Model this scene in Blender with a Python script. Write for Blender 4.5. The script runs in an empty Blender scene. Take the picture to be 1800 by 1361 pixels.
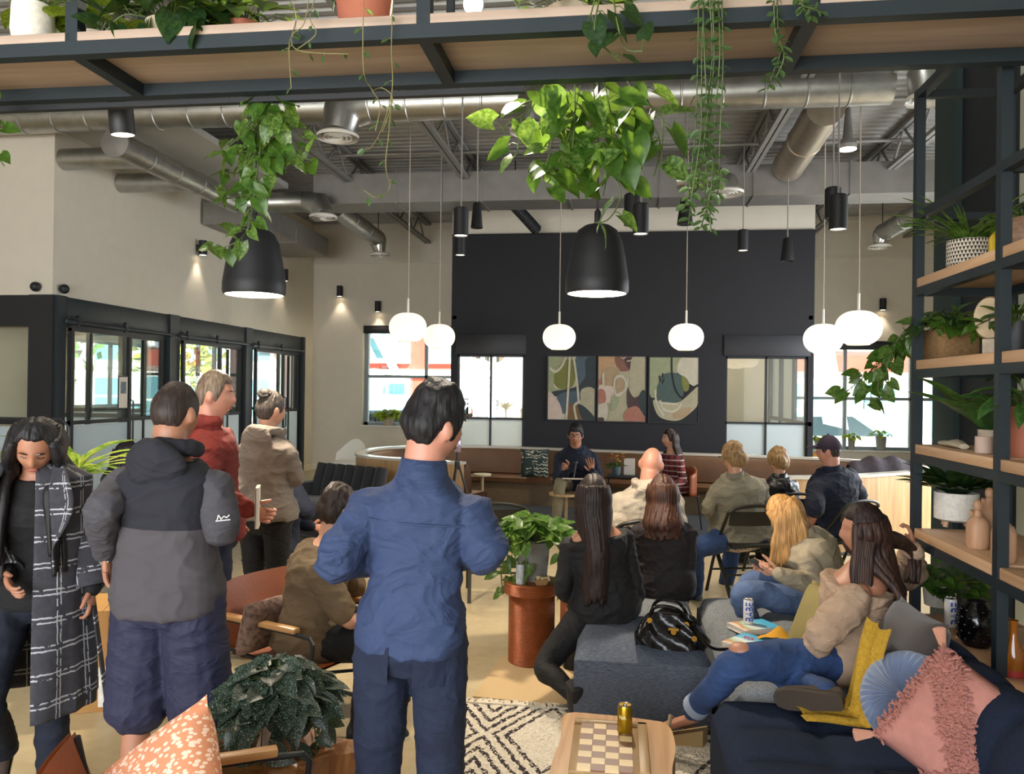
import bpy, bmesh, math, random
import numpy as np
from mathutils import Vector, Matrix, noise as mnoise
random.seed(7); rng = np.random.default_rng(7)
C = bpy.context.scene.collection
PI = math.pi; rad = math.radians
# ------------------------------------------------------------------ camera
FPX, W_, H_ = 1400.0, 1800.0, 1361.0
CAMH = 1.70
yaw, pitch, roll = rad(7.7), math.atan(5.5/FPX), 0.0126
F0 = Vector((-math.sin(yaw)*math.cos(pitch), math.cos(yaw)*math.cos(pitch), math.sin(pitch)))
Hh = Vector((math.cos(yaw), math.sin(yaw), 0)); U0 = Hh.cross(F0)
CR = Hh*math.cos(roll) + U0*math.sin(roll); CU = -Hh*math.sin(roll) + U0*math.cos(roll)
CAM = Vector((0, 0, CAMH))
cd = bpy.data.cameras.new('camera'); cam = bpy.data.objects.new('camera', cd); C.objects.link(cam)
cd.sensor_width = 36; cd.lens = 36*FPX/W_; cd.clip_end = 300; cd.clip_start = 0.05
M3 = Matrix((CR, CU, -F0)).transposed()
cam.matrix_world = Matrix.Translation(CAM) @ M3.to_4x4()
sc = bpy.context.scene; sc.camera = cam
sc.view_settings.view_transform = 'Standard'; sc.view_settings.look = 'None'
sc.view_settings.gamma = 1.0; sc.view_settings.use_curve_mapping = False
sc.view_settings.exposure = 1.36
def ray(px, py): return F0 + CR*((px-W_/2)/FPX) + CU*((H_/2-py)/FPX)
def G(px, py, z=0.0):
    r = ray(px, py); return CAM + r*((z-CAMH)/r.z)
def D(px, py, d): return CAM + ray(px, py)*d
def YP(px, py, Y):
    r = ray(px, py); return CAM + r*(Y/r.y)
def XP(px, py, X):
    r = ray(px, py); return CAM + r*(X/r.x)
# ------------------------------------------------------------------ world, sun
wd = bpy.data.worlds.new('World'); sc.world = wd; wd.use_nodes = True
wn = wd.node_tree; bg = wn.nodes['Background']
sky = wn.nodes.new('ShaderNodeTexSky'); sky.sky_type = 'HOSEK_WILKIE'; sky.turbidity = 2.6
sky.sun_direction = Vector((0.42, -0.60, 0.68)).normalized()
wn.links.new(sky.outputs[0], bg.inputs[0]); bg.inputs[1].default_value = 2.2
sl = bpy.data.lights.new('sun', 'SUN'); sl.energy = 15.0; sl.angle = rad(0.6); sl.color = (1, .95, .87)
so = bpy.data.objects.new('sun', sl); C.objects.link(so)
so.rotation_euler = Vector((-0.42, 0.60, -0.68)).to_track_quat('-Z', 'Y').to_euler()
# added area lamps that brighten the room with daylight-coloured fill
def area(name, loc, aim, sx, sy, power, col):
    l = bpy.data.lights.new(name, 'AREA'); l.shape = 'RECTANGLE'; l.size = sx; l.size_y = sy; l.energy = power; l.color = col
    o = bpy.data.objects.new(name, l); C.objects.link(o); o.location = loc
    o.rotation_euler = (Vector(aim)-Vector(loc)).to_track_quat('-Z', 'Y').to_euler(); return o
area('window_daylight', (-3.0, -3.4, 2.0), (-3.0, 6, 1.2), 7.0, 2.6, 260, (.93, .96, 1.0))  # added fill just inside the rear shopfront openings
area('side_window_daylight', (5.6, 9.5, 2.0), (0, 9.0, 1.0), 4.0, 2.4, 160, (.9, .95, 1.0))  # added fill lamp standing inside the room, no window on this side
# ------------------------------------------------------------------ materials
MATS = {}
def lin(c):
    if isinstance(c, str):
        c = [int(c[i:i+2], 16)/255 for i in (0, 2, 4)]
        c = [x/12.92 if x <= .04045 else ((x+.055)/1.055)**2.4 for x in c]
    return tuple(c)[:3]
def newmat(name):
    m = bpy.data.materials.new(name); m.use_nodes = True
    nt = m.node_tree; return m, nt, nt.nodes['Principled BSDF']
def nd(nt, t, **kw):
    n = nt.nodes.new(t)
    for k, v in kw.items():
        if k in n.inputs: n.inputs[k].default_value = v
        else: setattr(n, k, v)
    return n
def coords(nt, scale=(1, 1, 1), kind='Object', rot=(0, 0, 0)):
    tc = nt.nodes.new('ShaderNodeTexCoord'); mp = nt.nodes.new('ShaderNodeMapping')
    mp.inputs['Scale'].default_value = scale; mp.inputs['Rotation'].default_value = rot
    nt.links.new(tc.outputs[kind], mp.inputs[0]); return mp.outputs[0]
def math_n(nt, op, a, b=None, c=None):
    n = nt.nodes.new('ShaderNodeMath'); n.operation = op
    for i, x in enumerate((a, b, c)):
        if x is None: continue
        if isinstance(x, (int, float)): n.inputs[i].default_value = x
        else: nt.links.new(x, n.inputs[i])
    return n.outputs[0]
def mixc(nt, fac, a, b, blend='MIX'):
    n = nt.nodes.new('ShaderNodeMix'); n.data_type = 'RGBA'; n.blend_type = blend
    if isinstance(fac, (int, float)): n.inputs[0].default_value = fac
    else: nt.links.new(fac, n.inputs[0])
    for i, x in ((6, a), (7, b)):
        if isinstance(x, (tuple, list, str)): n.inputs[i].default_value = (*lin(x), 1)
        else: nt.links.new(x, n.inputs[i])
    return n.outputs[2]
def ramp(nt, fac, stops, interp='LINEAR'):
    n = nt.nodes.new('ShaderNodeValToRGB'); n.color_ramp.interpolation = interp
    e = n.color_ramp.elements
    while len(e) < len(stops): e.new(.5)
    for i, (p, c) in enumerate(stops):
        e[i].position = p; e[i].color = (*lin(c), 1)
    nt.links.new(fac, n.inputs[0]); return n.outputs[0]
def bumpn(nt, b, h, strength, dist=.01):
    n = nt.nodes.new('ShaderNodeBump'); n.inputs['Strength'].default_value = strength; n.inputs['Distance'].default_value = dist
    nt.links.new(h, n.inputs['Height']); nt.links.new(n.outputs[0], b.inputs['Normal']); return n
def mat(name, col, rough=.6, metal=0., var=.12, scale=6., bump=0., bscale=60., stretch=(1, 1, 1), bdist=.01, sheen=0., coat=0., trans=0., alpha=1., spec=.5, emit=None, es=0., bstretch=None, sss=0., wrinkle=0.):
    if name in MATS: return MATS[name]
    m, nt, b = newmat(name); c = np.array(lin(col))
    b.inputs['Roughness'].default_value = rough; b.inputs['Metallic'].default_value = metal
    b.inputs['Specular IOR Level'].default_value = spec
    if var > 0:
        n = nd(nt, 'ShaderNodeTexNoise', Scale=scale, Detail=4.0)
        nt.links.new(coords(nt, stretch), n.inputs[0])
        r = ramp(nt, n.outputs[0], [(.3, tuple(np.clip(c*(1-var), 0, 1))), (.7, tuple(np.clip(c*(1+var), 0, 1)))])
        nt.links.new(r, b.inputs['Base Color'])
    else: b.inputs['Base Color'].default_value = (*c, 1)
    if bump > 0:
        n2 = nd(nt, 'ShaderNodeTexNoise', Scale=bscale, Detail=3.0)
        nt.links.new(coords(nt, bstretch or stretch), n2.inputs[0]); bn = bumpn(nt, b, n2.outputs[0], bump, bdist)
        if wrinkle > 0:
            n3 = nd(nt, 'ShaderNodeTexNoise', Scale=4.5, Detail=3.5, Roughness=.45, Distortion=1.6); nt.links.new(coords(nt, (1, 1, 1.7)), n3.inputs[0])
            rg = math_n(nt, 'POWER', math_n(nt, 'SUBTRACT', 1., math_n(nt, 'ABSOLUTE', math_n(nt, 'MULTIPLY_ADD', n3.outputs[0], 5., -2.5))), 2.)
            b2 = nt.nodes.new('ShaderNodeBump'); b2.inputs['Strength'].default_value = wrinkle; b2.inputs['Distance'].default_value = .02; nt.links.new(rg, b2.inputs['Height']); nt.links.new(b2.outputs[0], bn.inputs['Normal'])
    if sheen: b.inputs['Sheen Weight'].default_value = sheen
    if coat: b.inputs['Coat Weight'].default_value = coat
    if trans: b.inputs['Transmission Weight'].default_value = trans
    if sss: b.inputs['Subsurface Weight'].default_value = sss; b.inputs['Subsurface Radius'].default_value = (.01, .004, .002)
    if alpha < 1: b.inputs['Alpha'].default_value = alpha
    if emit is not None:
        b.inputs['Emission Color'].default_value = (*lin(emit), 1); b.inputs['Emission Strength'].default_value = es
    MATS[name] = m; return m
def wood(name, c1, c2, axis='X', scale=3., rough=.45, knots=False):
    if name in MATS: return MATS[name]
    m, nt, b = newmat(name)
    st = {'X': (.6, 9, 9), 'Y': (9, .6, 9), 'Z': (9, 9, .6)}[axis]
    n = nd(nt, 'ShaderNodeTexNoise', Scale=scale, Detail=6.0, Distortion=.8); nt.links.new(coords(nt, st), n.inputs[0])
    col = ramp(nt, n.outputs[0], [(.3, c1), (.7, c2)])
    if knots:
        v = nd(nt, 'ShaderNodeTexVoronoi', Scale=1.7); nt.links.new(coords(nt, {'X': (.55, 3, 1), 'Y': (3, .55, 1), 'Z': (3, 1, .55)}[axis]), v.inputs[0])
        k = ramp(nt, v.outputs[0], [(.03, (0, 0, 0)), (.11, (1, 1, 1))])
        col = mixc(nt, k, tuple(np.array(lin(c1))*.35), col)
    nt.links.new(col, b.inputs['Base Color']); b.inputs['Roughness'].default_value = rough
    bumpn(nt, b, n.outputs[0], .15, .004); MATS[name] = m; return m
def emis(name, col, s):
    if name in MATS: return MATS[name]
    m = bpy.data.materials.new(name); m.use_nodes = True; nt = m.node_tree; nt.nodes.clear()
    e = nt.nodes.new('ShaderNodeEmission'); e.inputs[0].default_value = (*lin(col), 1); e.inputs[1].default_value = s
    o = nt.nodes.new('ShaderNodeOutputMaterial'); nt.links.new(e.outputs[0], o.inputs[0]); MATS[name] = m; return m
def glassmat(name, tint=(.93, .97, .97), gloss=.10, rough=0.0):
    if name in MATS: return MATS[name]
    m = bpy.data.materials.new(name); m.use_nodes = True; nt = m.node_tree; nt.nodes.clear()
    t = nt.nodes.new('ShaderNodeBsdfTransparent'); t.inputs[0].default_value = (*tint, 1)
    g = nt.nodes.new('ShaderNodeBsdfGlossy'); g.inputs['Roughness'].default_value = rough
    mx = nt.nodes.new('ShaderNodeMixShader'); mx.inputs[0].default_value = gloss
    o = nt.nodes.new('ShaderNodeOutputMaterial'); nt.links.new(t.outputs[0], mx.inputs[1]); nt.links.new(g.outputs[0], mx.inputs[2]); nt.links.new(mx.outputs[0], o.inputs[0])
    MATS[name] = m; return m
def frostmat(name, col=(.8, .88, .92)):
    if name in MATS: return MATS[name]
    m = bpy.data.materials.new(name); m.use_nodes = True; nt = m.node_tree; nt.nodes.clear()
    t = nt.nodes.new('ShaderNodeBsdfTranslucent'); t.inputs[0].default_value = (*col, 1)
    g = nt.nodes.new('ShaderNodeBsdfDiffuse'); g.inputs[0].default_value = (*col, 1)
    mx = nt.nodes.new('ShaderNodeMixShader'); mx.inputs[0].default_value = .4
    o = nt.nodes.new('ShaderNodeOutputMaterial'); nt.links.new(t.outputs[0], mx.inputs[1]); nt.links.new(g.outputs[0], mx.inputs[2]); nt.links.new(mx.outputs[0], o.inputs[0])
    MATS[name] = m; return m
# ------------------------------------------------------------------ mesh builders
def rotm(rx=0, ry=0, rz=0):
    return np.array(Matrix.Rotation(rz, 3, 'Z') @ Matrix.Rotation(ry, 3, 'Y') @ Matrix.Rotation(rx, 3, 'X'))
class MB:
    def __init__(s): s.v = []; s.f = []; s.mi = []; s.n = 0
    def add(s, v, f, mi=0):
        v = np.asarray(v, float); s.v.append(v); k = s.n
        s.f += [tuple(i+k for i in q) for q in f]; s.mi += [mi]*len(f); s.n += len(v); return s
    def box(s, c, size, R=None, bev=0., mi=0, seg=2):
        sx, sy, sz = [x/2 for x in size]
        if bev > 0:
            bm = bmesh.new(); bmesh.ops.create_cube(bm, size=1)
            for q in bm.verts: q.co = Vector((q.co.x*size[0], q.co.y*size[1], q.co.z*size[2]))
            bmesh.ops.bevel(bm, geom=bm.edges[:], offset=bev, segments=seg, affect='EDGES', profile=.5)
            v = np.array([q.co[:] for q in bm.verts]); f = [[q.index for q in p.verts] for p in bm.faces]; bm.free()
        else:
            v = np.array([(x, y, z) for x in (-sx, sx) for y in (-sy, sy) for z in (-sz, sz)])
            f = [(0, 1, 3, 2), (4, 6, 7, 5), (0, 4, 5, 1), (2, 3, 7, 6), (0, 2, 6, 4), (1, 5, 7, 3)]
        if R is not None: v = v @ np.asarray(R).T
        return s.add(v+np.asarray(c, float), f, mi)
    def bar(s, a, b, w, h, up=(0, 0, 1), mi=0, bev=0.):
        a, b = Vector(a), Vector(b); d = b-a; L = d.length; y = d.normalized(); u = Vector(up)
        if abs(y.dot(u)) > .99: u = Vector((1, 0, 0))
        x = y.cross(u).normalized(); z = x.cross(y)
        return s.box((a+b)/2, (w, L, h), np.array(Matrix((x, y, z)).transposed()), bev, mi)
    def tube(s, pts, r, n=8, mi=0, cap=True, sx=1., up=None):
        P = [Vector(p) for p in pts]; N = len(P)
        r = [r]*N if isinstance(r, (int, float)) else list(r)
        T = [(P[min(i+1, N-1)]-P[max(i-1, 0)]).normalized() for i in range(N)]
        u = Vector(up) if up is not None else (Vector((0, 0, 1)) if abs(T[0].z) < .9 else Vector((1, 0, 0)))
        u = (u - T[0]*u.dot(T[0])).normalized(); v = []
        for i in range(N):
            u = (u - T[i]*u.dot(T[i]))
            u = u.normalized() if u.length > 1e-6 else T[i].orthogonal().normalized()
            w = T[i].cross(u)
            for k in range(n):
                a = 2*PI*k/n; v.append(P[i] + u*(math.cos(a)*r[i]) + w*(math.sin(a)*r[i]*sx))
        f = [(i*n+k, i*n+(k+1) % n, (i+1)*n+(k+1) % n, (i+1)*n+k) for i in range(N-1) for k in range(n)]
        if cap: f += [tuple(range(n-1, -1, -1)), tuple(range((N-1)*n, N*n))]
        return s.add([q[:] for q in v], f, mi)
    def lathe(s, prof, n=24, c=(0, 0, 0), mi=0, R=None, capb=True, capt=True, sx=1., sy=1.):
        v = []
        for r, z in prof:
            for k in range(n): v.append((r*sx*math.cos(2*PI*k/n), r*sy*math.sin(2*PI*k/n), z))
        N = len(prof); f = [(i*n+k, i*n+(k+1) % n, (i+1)*n+(k+1) % n, (i+1)*n+k) for i in range(N-1) for k in range(n)]
        if capb: f.append(tuple(range(n-1, -1, -1)))
        if capt: f.append(tuple(range((N-1)*n, N*n)))
        v = np.array(v)
        if R is not None: v = v @ np.asarray(R).T
        return s.add(v+np.asarray(c, float), f, mi)
    def ell(s, c, r, n=16, m=10, R=None, mi=0):
        if isinstance(r, (int, float)): r = (r, r, r)
        v = [(0, 0, -1)]
        for i in range(1, m):
            t = PI*i/m-PI/2
            for k in range(n): v.append((math.cos(t)*math.cos(2*PI*k/n), math.cos(t)*math.sin(2*PI*k/n), math.sin(t)))
        v.append((0, 0, 1)); L = len(v)-1
        f = [(0, 1+(k+1) % n, 1+k) for k in range(n)]
        for i in range(m-2):
            f += [(1+i*n+k, 1+i*n+(k+1) % n, 1+(i+1)*n+(k+1) % n, 1+(i+1)*n+k) for k in range(n)]
        f += [(1+(m-2)*n+k, 1+(m-2)*n+(k+1) % n, L) for k in range(n)]
        v = np.array(v)*np.array(r)
        if R is not None: v = v @ np.asarray(R).T
        return s.add(v+np.asarray(c, float), f, mi)
    def grid(s, fn, nu, nv, mi=0, closeu=False):
        v = [fn(i/(nu-1 if not closeu else nu), j/(nv-1)) for j in range(nv) for i in range(nu)]; f = []
        for j in range(nv-1):
            for i in range(nu if closeu else nu-1):
                a, b = j*nu+i, j*nu+(i+1) % nu; f.append((a, b, b+nu, a+nu))
        return s.add(v, f, mi)
    def poly(s, pts, mi=0): return s.add(pts, [tuple(range(len(pts)))], mi)
    def prism(s, pts2, z0, z1, mi=0):
        n = len(pts2); v = [(x, y, z0) for x, y in pts2]+[(x, y, z1) for x, y in pts2]
        f = [tuple(range(n-1, -1, -1)), tuple(range(n, 2*n))]+[(i, (i+1) % n, n+(i+1) % n, n+i) for i in range(n)]
        return s.add(v, f, mi)
    def pillow(s, w, h, t, R=None, c=(0, 0, 0), n=14, mi=0, pinch=.1, p=.5):
        for sg in (1, -1):
            def fn(u, v):
                a, b = u*2-1, v*2-1
                k = max(0., (1-a**4)*(1-b**4))**p
                e = 1-pinch*(1-abs(b)**2)*abs(a)**3*.6; e2 = 1-pinch*(1-abs(a)**2)*abs(b)**3*.6
                q = np.array((a*w/2*e, b*h/2*e2, sg*t/2*k))
                return (np.asarray(R) @ q if R is not None else q)+np.asarray(c, float)
            k0 = len(s.f); s.grid(fn, n, n, mi)
            if sg < 0: s.f[k0:] = [q[::-1] for q in s.f[k0:]]
        return s
    def mesh(s, name, mats, smooth=True, ang=40, weld=False):
        me = bpy.data.meshes.new(name); V = np.concatenate(s.v) if s.v else np.zeros((0, 3))
        me.from_pydata(V.tolist(), [], s.f)
        for m in (mats if isinstance(mats, (list, tuple)) else [mats]): me.materials.append(m)
        if any(s.mi): me.polygons.foreach_set('material_index', s.mi)
        if weld:
            bm = bmesh.new(); bm.from_mesh(me); bmesh.ops.remove_doubles(bm, verts=bm.verts, dist=1e-4); bm.to_mesh(me); bm.free()
        if smooth:
            me.polygons.foreach_set('use_smooth', [True]*len(me.polygons))
            try: me.set_sharp_from_angle(angle=rad(ang))
            except Exception: pass
        me.update(); return me
def tag(o, label=None, cat=None, group=None, kind=None):
    for k, v in (('label', label), ('category', cat), ('group', group), ('kind', kind)):
        if v is not None: o[k] = v
    return o
def put(name, me, parent=None, loc=(0, 0, 0), rot=(0, 0, 0), scale=1.):
    o = bpy.data.objects.new(name, me); C.objects.link(o); o.parent = parent
    o.location = loc; o.rotation_euler = rot
    if scale != 1.: o.scale = (scale,)*3 if isinstance(scale, (int, float)) else scale
    return o
def part(name, mb, m, parent=None, label=None, smooth=True, ang=40, loc=(0, 0, 0), rot=(0, 0, 0), weld=False, kind=None):
    o = put(name, mb.mesh(name, m, smooth, ang, weld), parent, loc, rot)
    if label: o['label'] = label
    if kind: o['kind'] = kind
    return o
def thing(name, label, cat, loc=(0, 0, 0), rz=0., group=None):
    return tag(put(name, None, None, loc, (0, 0, rz)), label, cat, group)
def single(name, mb, m, label, cat, loc=(0, 0, 0), rot=(0, 0, 0), group=None, kind=None, ang=40, weld=False):
    return tag(part(name, mb, m, None, None, True, ang, loc, rot, weld), label, cat, group, kind)
def struct(name, mb, m, ang=40, parent=None, label=None):
    o = part(name, mb, m, parent, label, True, ang)
    if parent is None: o['kind'] = 'structure'
    return o
def copy_tree(o, parent=None):
    c = o.copy(); C.objects.link(c); c.parent = parent
    for ch in list(o.children): copy_tree(ch, c)
    return c
def lerp(a, b, t): return a+(b-a)*t
def catmull(P, n=8, closed=False):
    P = [np.asarray(p, float) for p in P]; out = []; N = len(P)
    for i in range(N if closed else N-1):
        if closed: p0, p1, p2, p3 = P[i-1], P[i], P[(i+1) % N], P[(i+2) % N]
        else: p0, p1, p2, p3 = P[max(i-1, 0)], P[i], P[i+1], P[min(i+2, N-1)]
        for k in range(n):
            t = k/n; out.append(.5*((2*p1)+(-p0+p2)*t+(2*p0-5*p1+4*p2-p3)*t*t+(-p0+3*p1-3*p2+p3)*t**3))
    if not closed: out.append(P[-1])
    return out
# shared materials
M_white = mat('wall_paint', 'CFC8BA', .85, var=.02, bump=.05, bscale=200)
M_black = mat('black_paint', '1B1B20', .75, var=.05)
M_bmetal = mat('black_metal', '1A1C20', .5, var=.05, scale=20)
M_frame = mat('navy_black_frame', '1E262C', .5, var=.05)
M_teal = mat('teal_paint', '26383A', .7, var=.05)
M_galv = mat('galvanised', 'B4B4B0', .38, 1., var=.14, scale=7, stretch=(1, 1, 1), bump=.08, bscale=25)
M_galv2 = mat('duct_painted', '8C8985', .5, .55, var=.08)
M_glass = glassmat('clear_glass'); M_frost = frostmat('frosted_glass')
M_chrome = mat('chrome', 'C8C8C8', .15, 1., var=0)
M_wplastic = mat('white_plastic', 'E8E4DA', .4, var=0)
# ================================================================== STRUCTURE
XL, YB, YF, ZC, YBLK = -6.35, 15.9, 8.2, 5.1, 12.6
# floor: sealed pale concrete
m, nt, b = newmat('concrete_floor')
n1 = nd(nt, 'ShaderNodeTexNoise', Scale=.9, Detail=8.0, Roughness=.65); nt.links.new(coords(nt), n1.inputs[0])
n2 = nd(nt, 'ShaderNodeTexNoise', Scale=14., Detail=5.0); nt.links.new(coords(nt), n2.inputs[0])
c = ramp(nt, n1.outputs[0], [(.32, 'A3936F'), (.5, 'B7A682'), (.68, 'C4B592')])
c = mixc(nt, .25, c, ramp(nt, n2.outputs[0], [(.3, '9A8A6A'), (.7, 'CFC0A0')]))
nt.links.new(c, b.inputs['Base Color']); b.inputs['Roughness'].default_value = .38; bumpn(nt, b, n2.outputs[0], .04, .003)
M_floor = m
fl = MB(); fl.box((-2.2, 6.2, -.1), (21, 20.4, .2)); struct('floor', fl, M_floor)
# ceiling: corrugated steel deck
ce = MB(); ys = []; y = -4.
while y < 16.1: ys += [(y, 0), (y+.075, 0), (y+.095, .045), (y+.14, .045)]; y += .16
v = []; f = []
for i, (yy, dz) in enumerate(ys): v += [(-12.6, yy, ZC+dz), (8.3, yy, ZC+dz)]
f = [(2*i, 2*i+1, 2*i+3, 2*i+2) for i in range(len(ys)-1)]
ce.add(v, f); k = len(v)
ce.box((-2.15, 6.2, ZC+.2), (21, 20.4, .1))
struct('ceiling', ce, mat('steel_deck', '9A9996', .5, .35, var=.06), ang=20)
# open-web roof joists running to the back wall
def joist(i, x, y0, y1):
    j = MB(); zt, zb = ZC-.02, ZC-.42
    for dx in (-.035, .035):
        j.box((x+dx, (y0+y1)/2, zt-.03), (.05, y1-y0, .05)); j.box((x+dx, (y0+y1)/2, zb), (.05, y1-y0, .05))
    yy = y0; up = True
    while yy < y1-.4:
        j.tube([(x, yy, zb if up else zt-.03), (x, yy+.45, zt-.03 if up else zb)], .016, 6); yy += .45; up = not up
    struct('trim_%d' % i, j, mat('joist_grey', '84827E', .55, .3, var=.05))
for i, x in enumerate((-3.9, -2.2, -.2, 1.7, 3.5, 5.3)): joist(i+1, x, 2.0, 15.8)
# left wall above the glazed fronts and its return
def wallbox(name, x0, x1, y0, y1, z0, z1, m, parent=None):
    w = MB(); w.box(((x0+x1)/2, (y0+y1)/2, (z0+z1)/2), (x1-x0, y1-y0, z1-z0)); return struct(name, w, m, parent=parent)
HZ = 2.71
w = MB(); w.box((XL-.1, (YF+15.9)/2, (HZ+ZC)/2), (.2, YB-YF, ZC-HZ)); w.box((XL-.1, 15.62, HZ/2), (.2, .56, HZ))
struct('wall_left', w, M_white)
wallbox('wall_left_return', -12.5, XL-.2, YF, YF+.2, HZ, ZC, M_white)
wallbox('wall_far_left', -12.7, -12.5, -4, YF+.2, 0, ZC, M_white)
# back wall with two window openings
WL = (-5.27, -2.42, .92, 3.0); WR = (3.3, 6.3, .62, 2.72)
w = MB(); xs = [XL-.2, WL[0], WL[1], WR[0], WR[1], 8.2]
for a, bq, z0, z1 in ((xs[0], xs[1], 0, ZC), (xs[2], xs[3], 0, ZC), (xs[4], xs[5], 0, ZC), (WL[0], WL[1], 0, WL[2]), (WL[0], WL[1], WL[3], ZC), (WR[0], WR[1], 0, WR[2]), (WR[0], WR[1], WR[3], ZC)):
    w.box(((a+bq)/2, YB+.15, (z0+z1)/2), (bq-a, .3, z1-z0))
struct('wall_back', w, M_white)
w = MB()
for x0, x1 in ((XL, YP(793, 440, 15.8).x), (3.2, 8.0)):
    w.box(((x0+x1)/2, YB-.012, 4.30), (x1-x0, .03, .05))
    w.box(((x0+x1)/2, YB-.012, 5.02), (x1-x0, .03, .06))
struct('trim_7', w, M_white)
bb = MB(); bb.box(((XL+WL[1])/2, YB-.01, .06), (WL[1]-XL, .02, .12)); struct('baseboard_back', bb, mat('baseboard_paint', 'D8D0BC', .6, var=0))
bb = MB(); bb.box((XL+.01, 15.6, .06), (.02, .58, .12)); struct('baseboard_left', bb, MATS['baseboard_paint'])
wallbox('wall_far_right', 8.1, 8.3, 6.5, 16.2, 0, ZC, M_white)
# right wall behind the shelving, ending in a green pilaster
XR = 2.46
M_pale = mat('pale_wall', 'B9BDAE', .85, var=.02)
wallbox('wall_right', XR, XR+.25, -4, 5.35, 0, ZC, M_pale)
wallbox('trim_8', XR-.02, XR+.3, 5.35, 6.15, 0, ZC, mat('navy_panel', '171D26', .6, var=.05))
wallbox('trim_9', XR-.06, XR+.36, 6.15, 6.55, 0, ZC, M_teal)
wallbox('wall_right_return', XR+.36, 8.3, 6.35, 6.55, 0, ZC, M_white)
# wall behind the camera with shopfront openings
w = MB()
for a, bq, z0, z1 in ((-12.7, -6.5, 0, ZC), (.5, 2.7, 0, ZC), (-6.5, .5, 0, .5), (-6.5, .5, 3.4, ZC)):
    w.box(((a+bq)/2, -3.9, (z0+z1)/2), (bq-a, .2, z1-z0))
struct('wall_front', w, M_white)
wf = MB()
for x in (-6.45, -4.2, -1.9, .45): wf.box((x, -3.9, 1.95), (.08, .12, 2.9))
for z in (.55, 3.35): wf.box((-3, -3.9, z), (7, .12, .1))
struct('window_1', wf, M_frame)
# windows of the back wall
def window(name, x0, x1, z0, z1, mull, rail, parent_reveal, dark=True, framem=None):
    fr = MB(); yy = YB+.18; fm = framem or mat('window_metal', '7E8A8C', .45, .3, var=0)
    for x in (x0+.04, x1-.04): fr.box((x, yy, (z0+z1)/2), (.08, .1, z1-z0))
    for z in (z0+.04, z1-.04): fr.box(((x0+x1)/2, yy, z), (x1-x0, .1, .08))
    root = struct(name, fr, fm)
    for x in mull: q = MB(); q.box((x, yy, (z0+z1)/2), (.06, .08, z1-z0)); part('mullion', q, fm, root)
    q = MB(); q.box(((x0+x1)/2, yy, rail), (x1-x0, .08, .06)); part('rail', q, fm, root)
    xs = [x0]+list(mull)+[x1]
    for a, bq in zip(xs[:-1], xs[1:]):
        for c0, c1 in ((z0, rail), (rail, z1)):
            q = MB(); q.box(((a+bq)/2, yy, (c0+c1)/2), (bq-a-.06, .008, c1-c0-.06)); part('pane', q, M_glass, root)
    q = MB(); q.box(((x0+x1)/2, YB+.06, z1-.09), (x1-x0-.02, .1, .15), bev=.02); part('roller_blind', q, M_bmetal, root)
    q = MB(); q.box(((x0+x1)/2, YB+.1, z0+.01), (x1-x0, .36, .02)); part('window_sill', q, M_wplastic, root)
window('window_2', *WL, (-3.96,), 1.95, None)
window('window_3', *WR, (YP(1489, 690, YB).x, 5.5), 1.62, None)
# ------------------------------------------------------------------ black volume (meeting room) with glazed openings
BX0, BX1 = YP(793, 600, YBLK).x, YP(1431, 600, YBLK).x
BT = 4.2
gl = [(YP(803, 700, YBLK).x, YP(921, 700, YBLK).x), (YP(1275, 700, YBLK).x, YP(1420, 700, YBLK).x)]
GT = 2.26
w = MB(); T = .16; yc = YBLK+T/2
for a, bq, z0, z1 in ((BX0, BX1, GT, BT), (gl[0][1], gl[1][0], 0, GT), (BX0, gl[0][0], 0, GT), (gl[1][1], BX1, 0, GT), (gl[0][0], gl[0][1], 0, .5), (gl[1][0], gl[1][1], 0, .5)):
    w.box(((a+bq)/2, yc, (z0+z1)/2), (bq-a, T, z1-z0))
w.box(((BX0+BX1)/2, YBLK-.008, BT-.01), (BX1-BX0, .03, .02))
struct('wall_feature', w, M_black)
wallbox('wall_feature_top', BX0, BX1, YBLK+.01, YBLK+.15, BT, ZC, M_white)
for i, (a, bq) in enumerate(gl):
    fr = MB(); yy = YBLK+.06
    for x in (a+.015, bq-.015): fr.box((x, yy, (GT+.5)/2), (.03, .06, GT-.5))
    for z in (.52, 1.24, GT-.015): fr.box(((a+bq)/2, yy, z), (bq-a, .06, .03))
    xm = lerp(a, bq, .5); fr.box((xm, yy, (GT+.5)/2), (.03, .06, GT-.5))
    root = struct('window_%d' % (4+i), fr, M_bmetal)
    for u0, u1 in ((a, xm), (xm, bq)):
        q = MB(); q.box(((u0+u1)/2, yy, (1.24+GT)/2), (u1-u0-.03, .008, GT-1.27)); part('pane', q, M_glass, root)
        q = MB(); q.box(((u0+u1)/2, yy, .88), (u1-u0-.03, .008, .7)); part('frosted_pane', q, M_frost, root)
    q = MB(); q.box(((a+bq)/2, YBLK-.012, GT+.17), (bq-a+.06, .02, .32), bev=.004); part('header_panel', q, mat('black_panel', '24252B', .5, var=.04), root)
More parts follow.
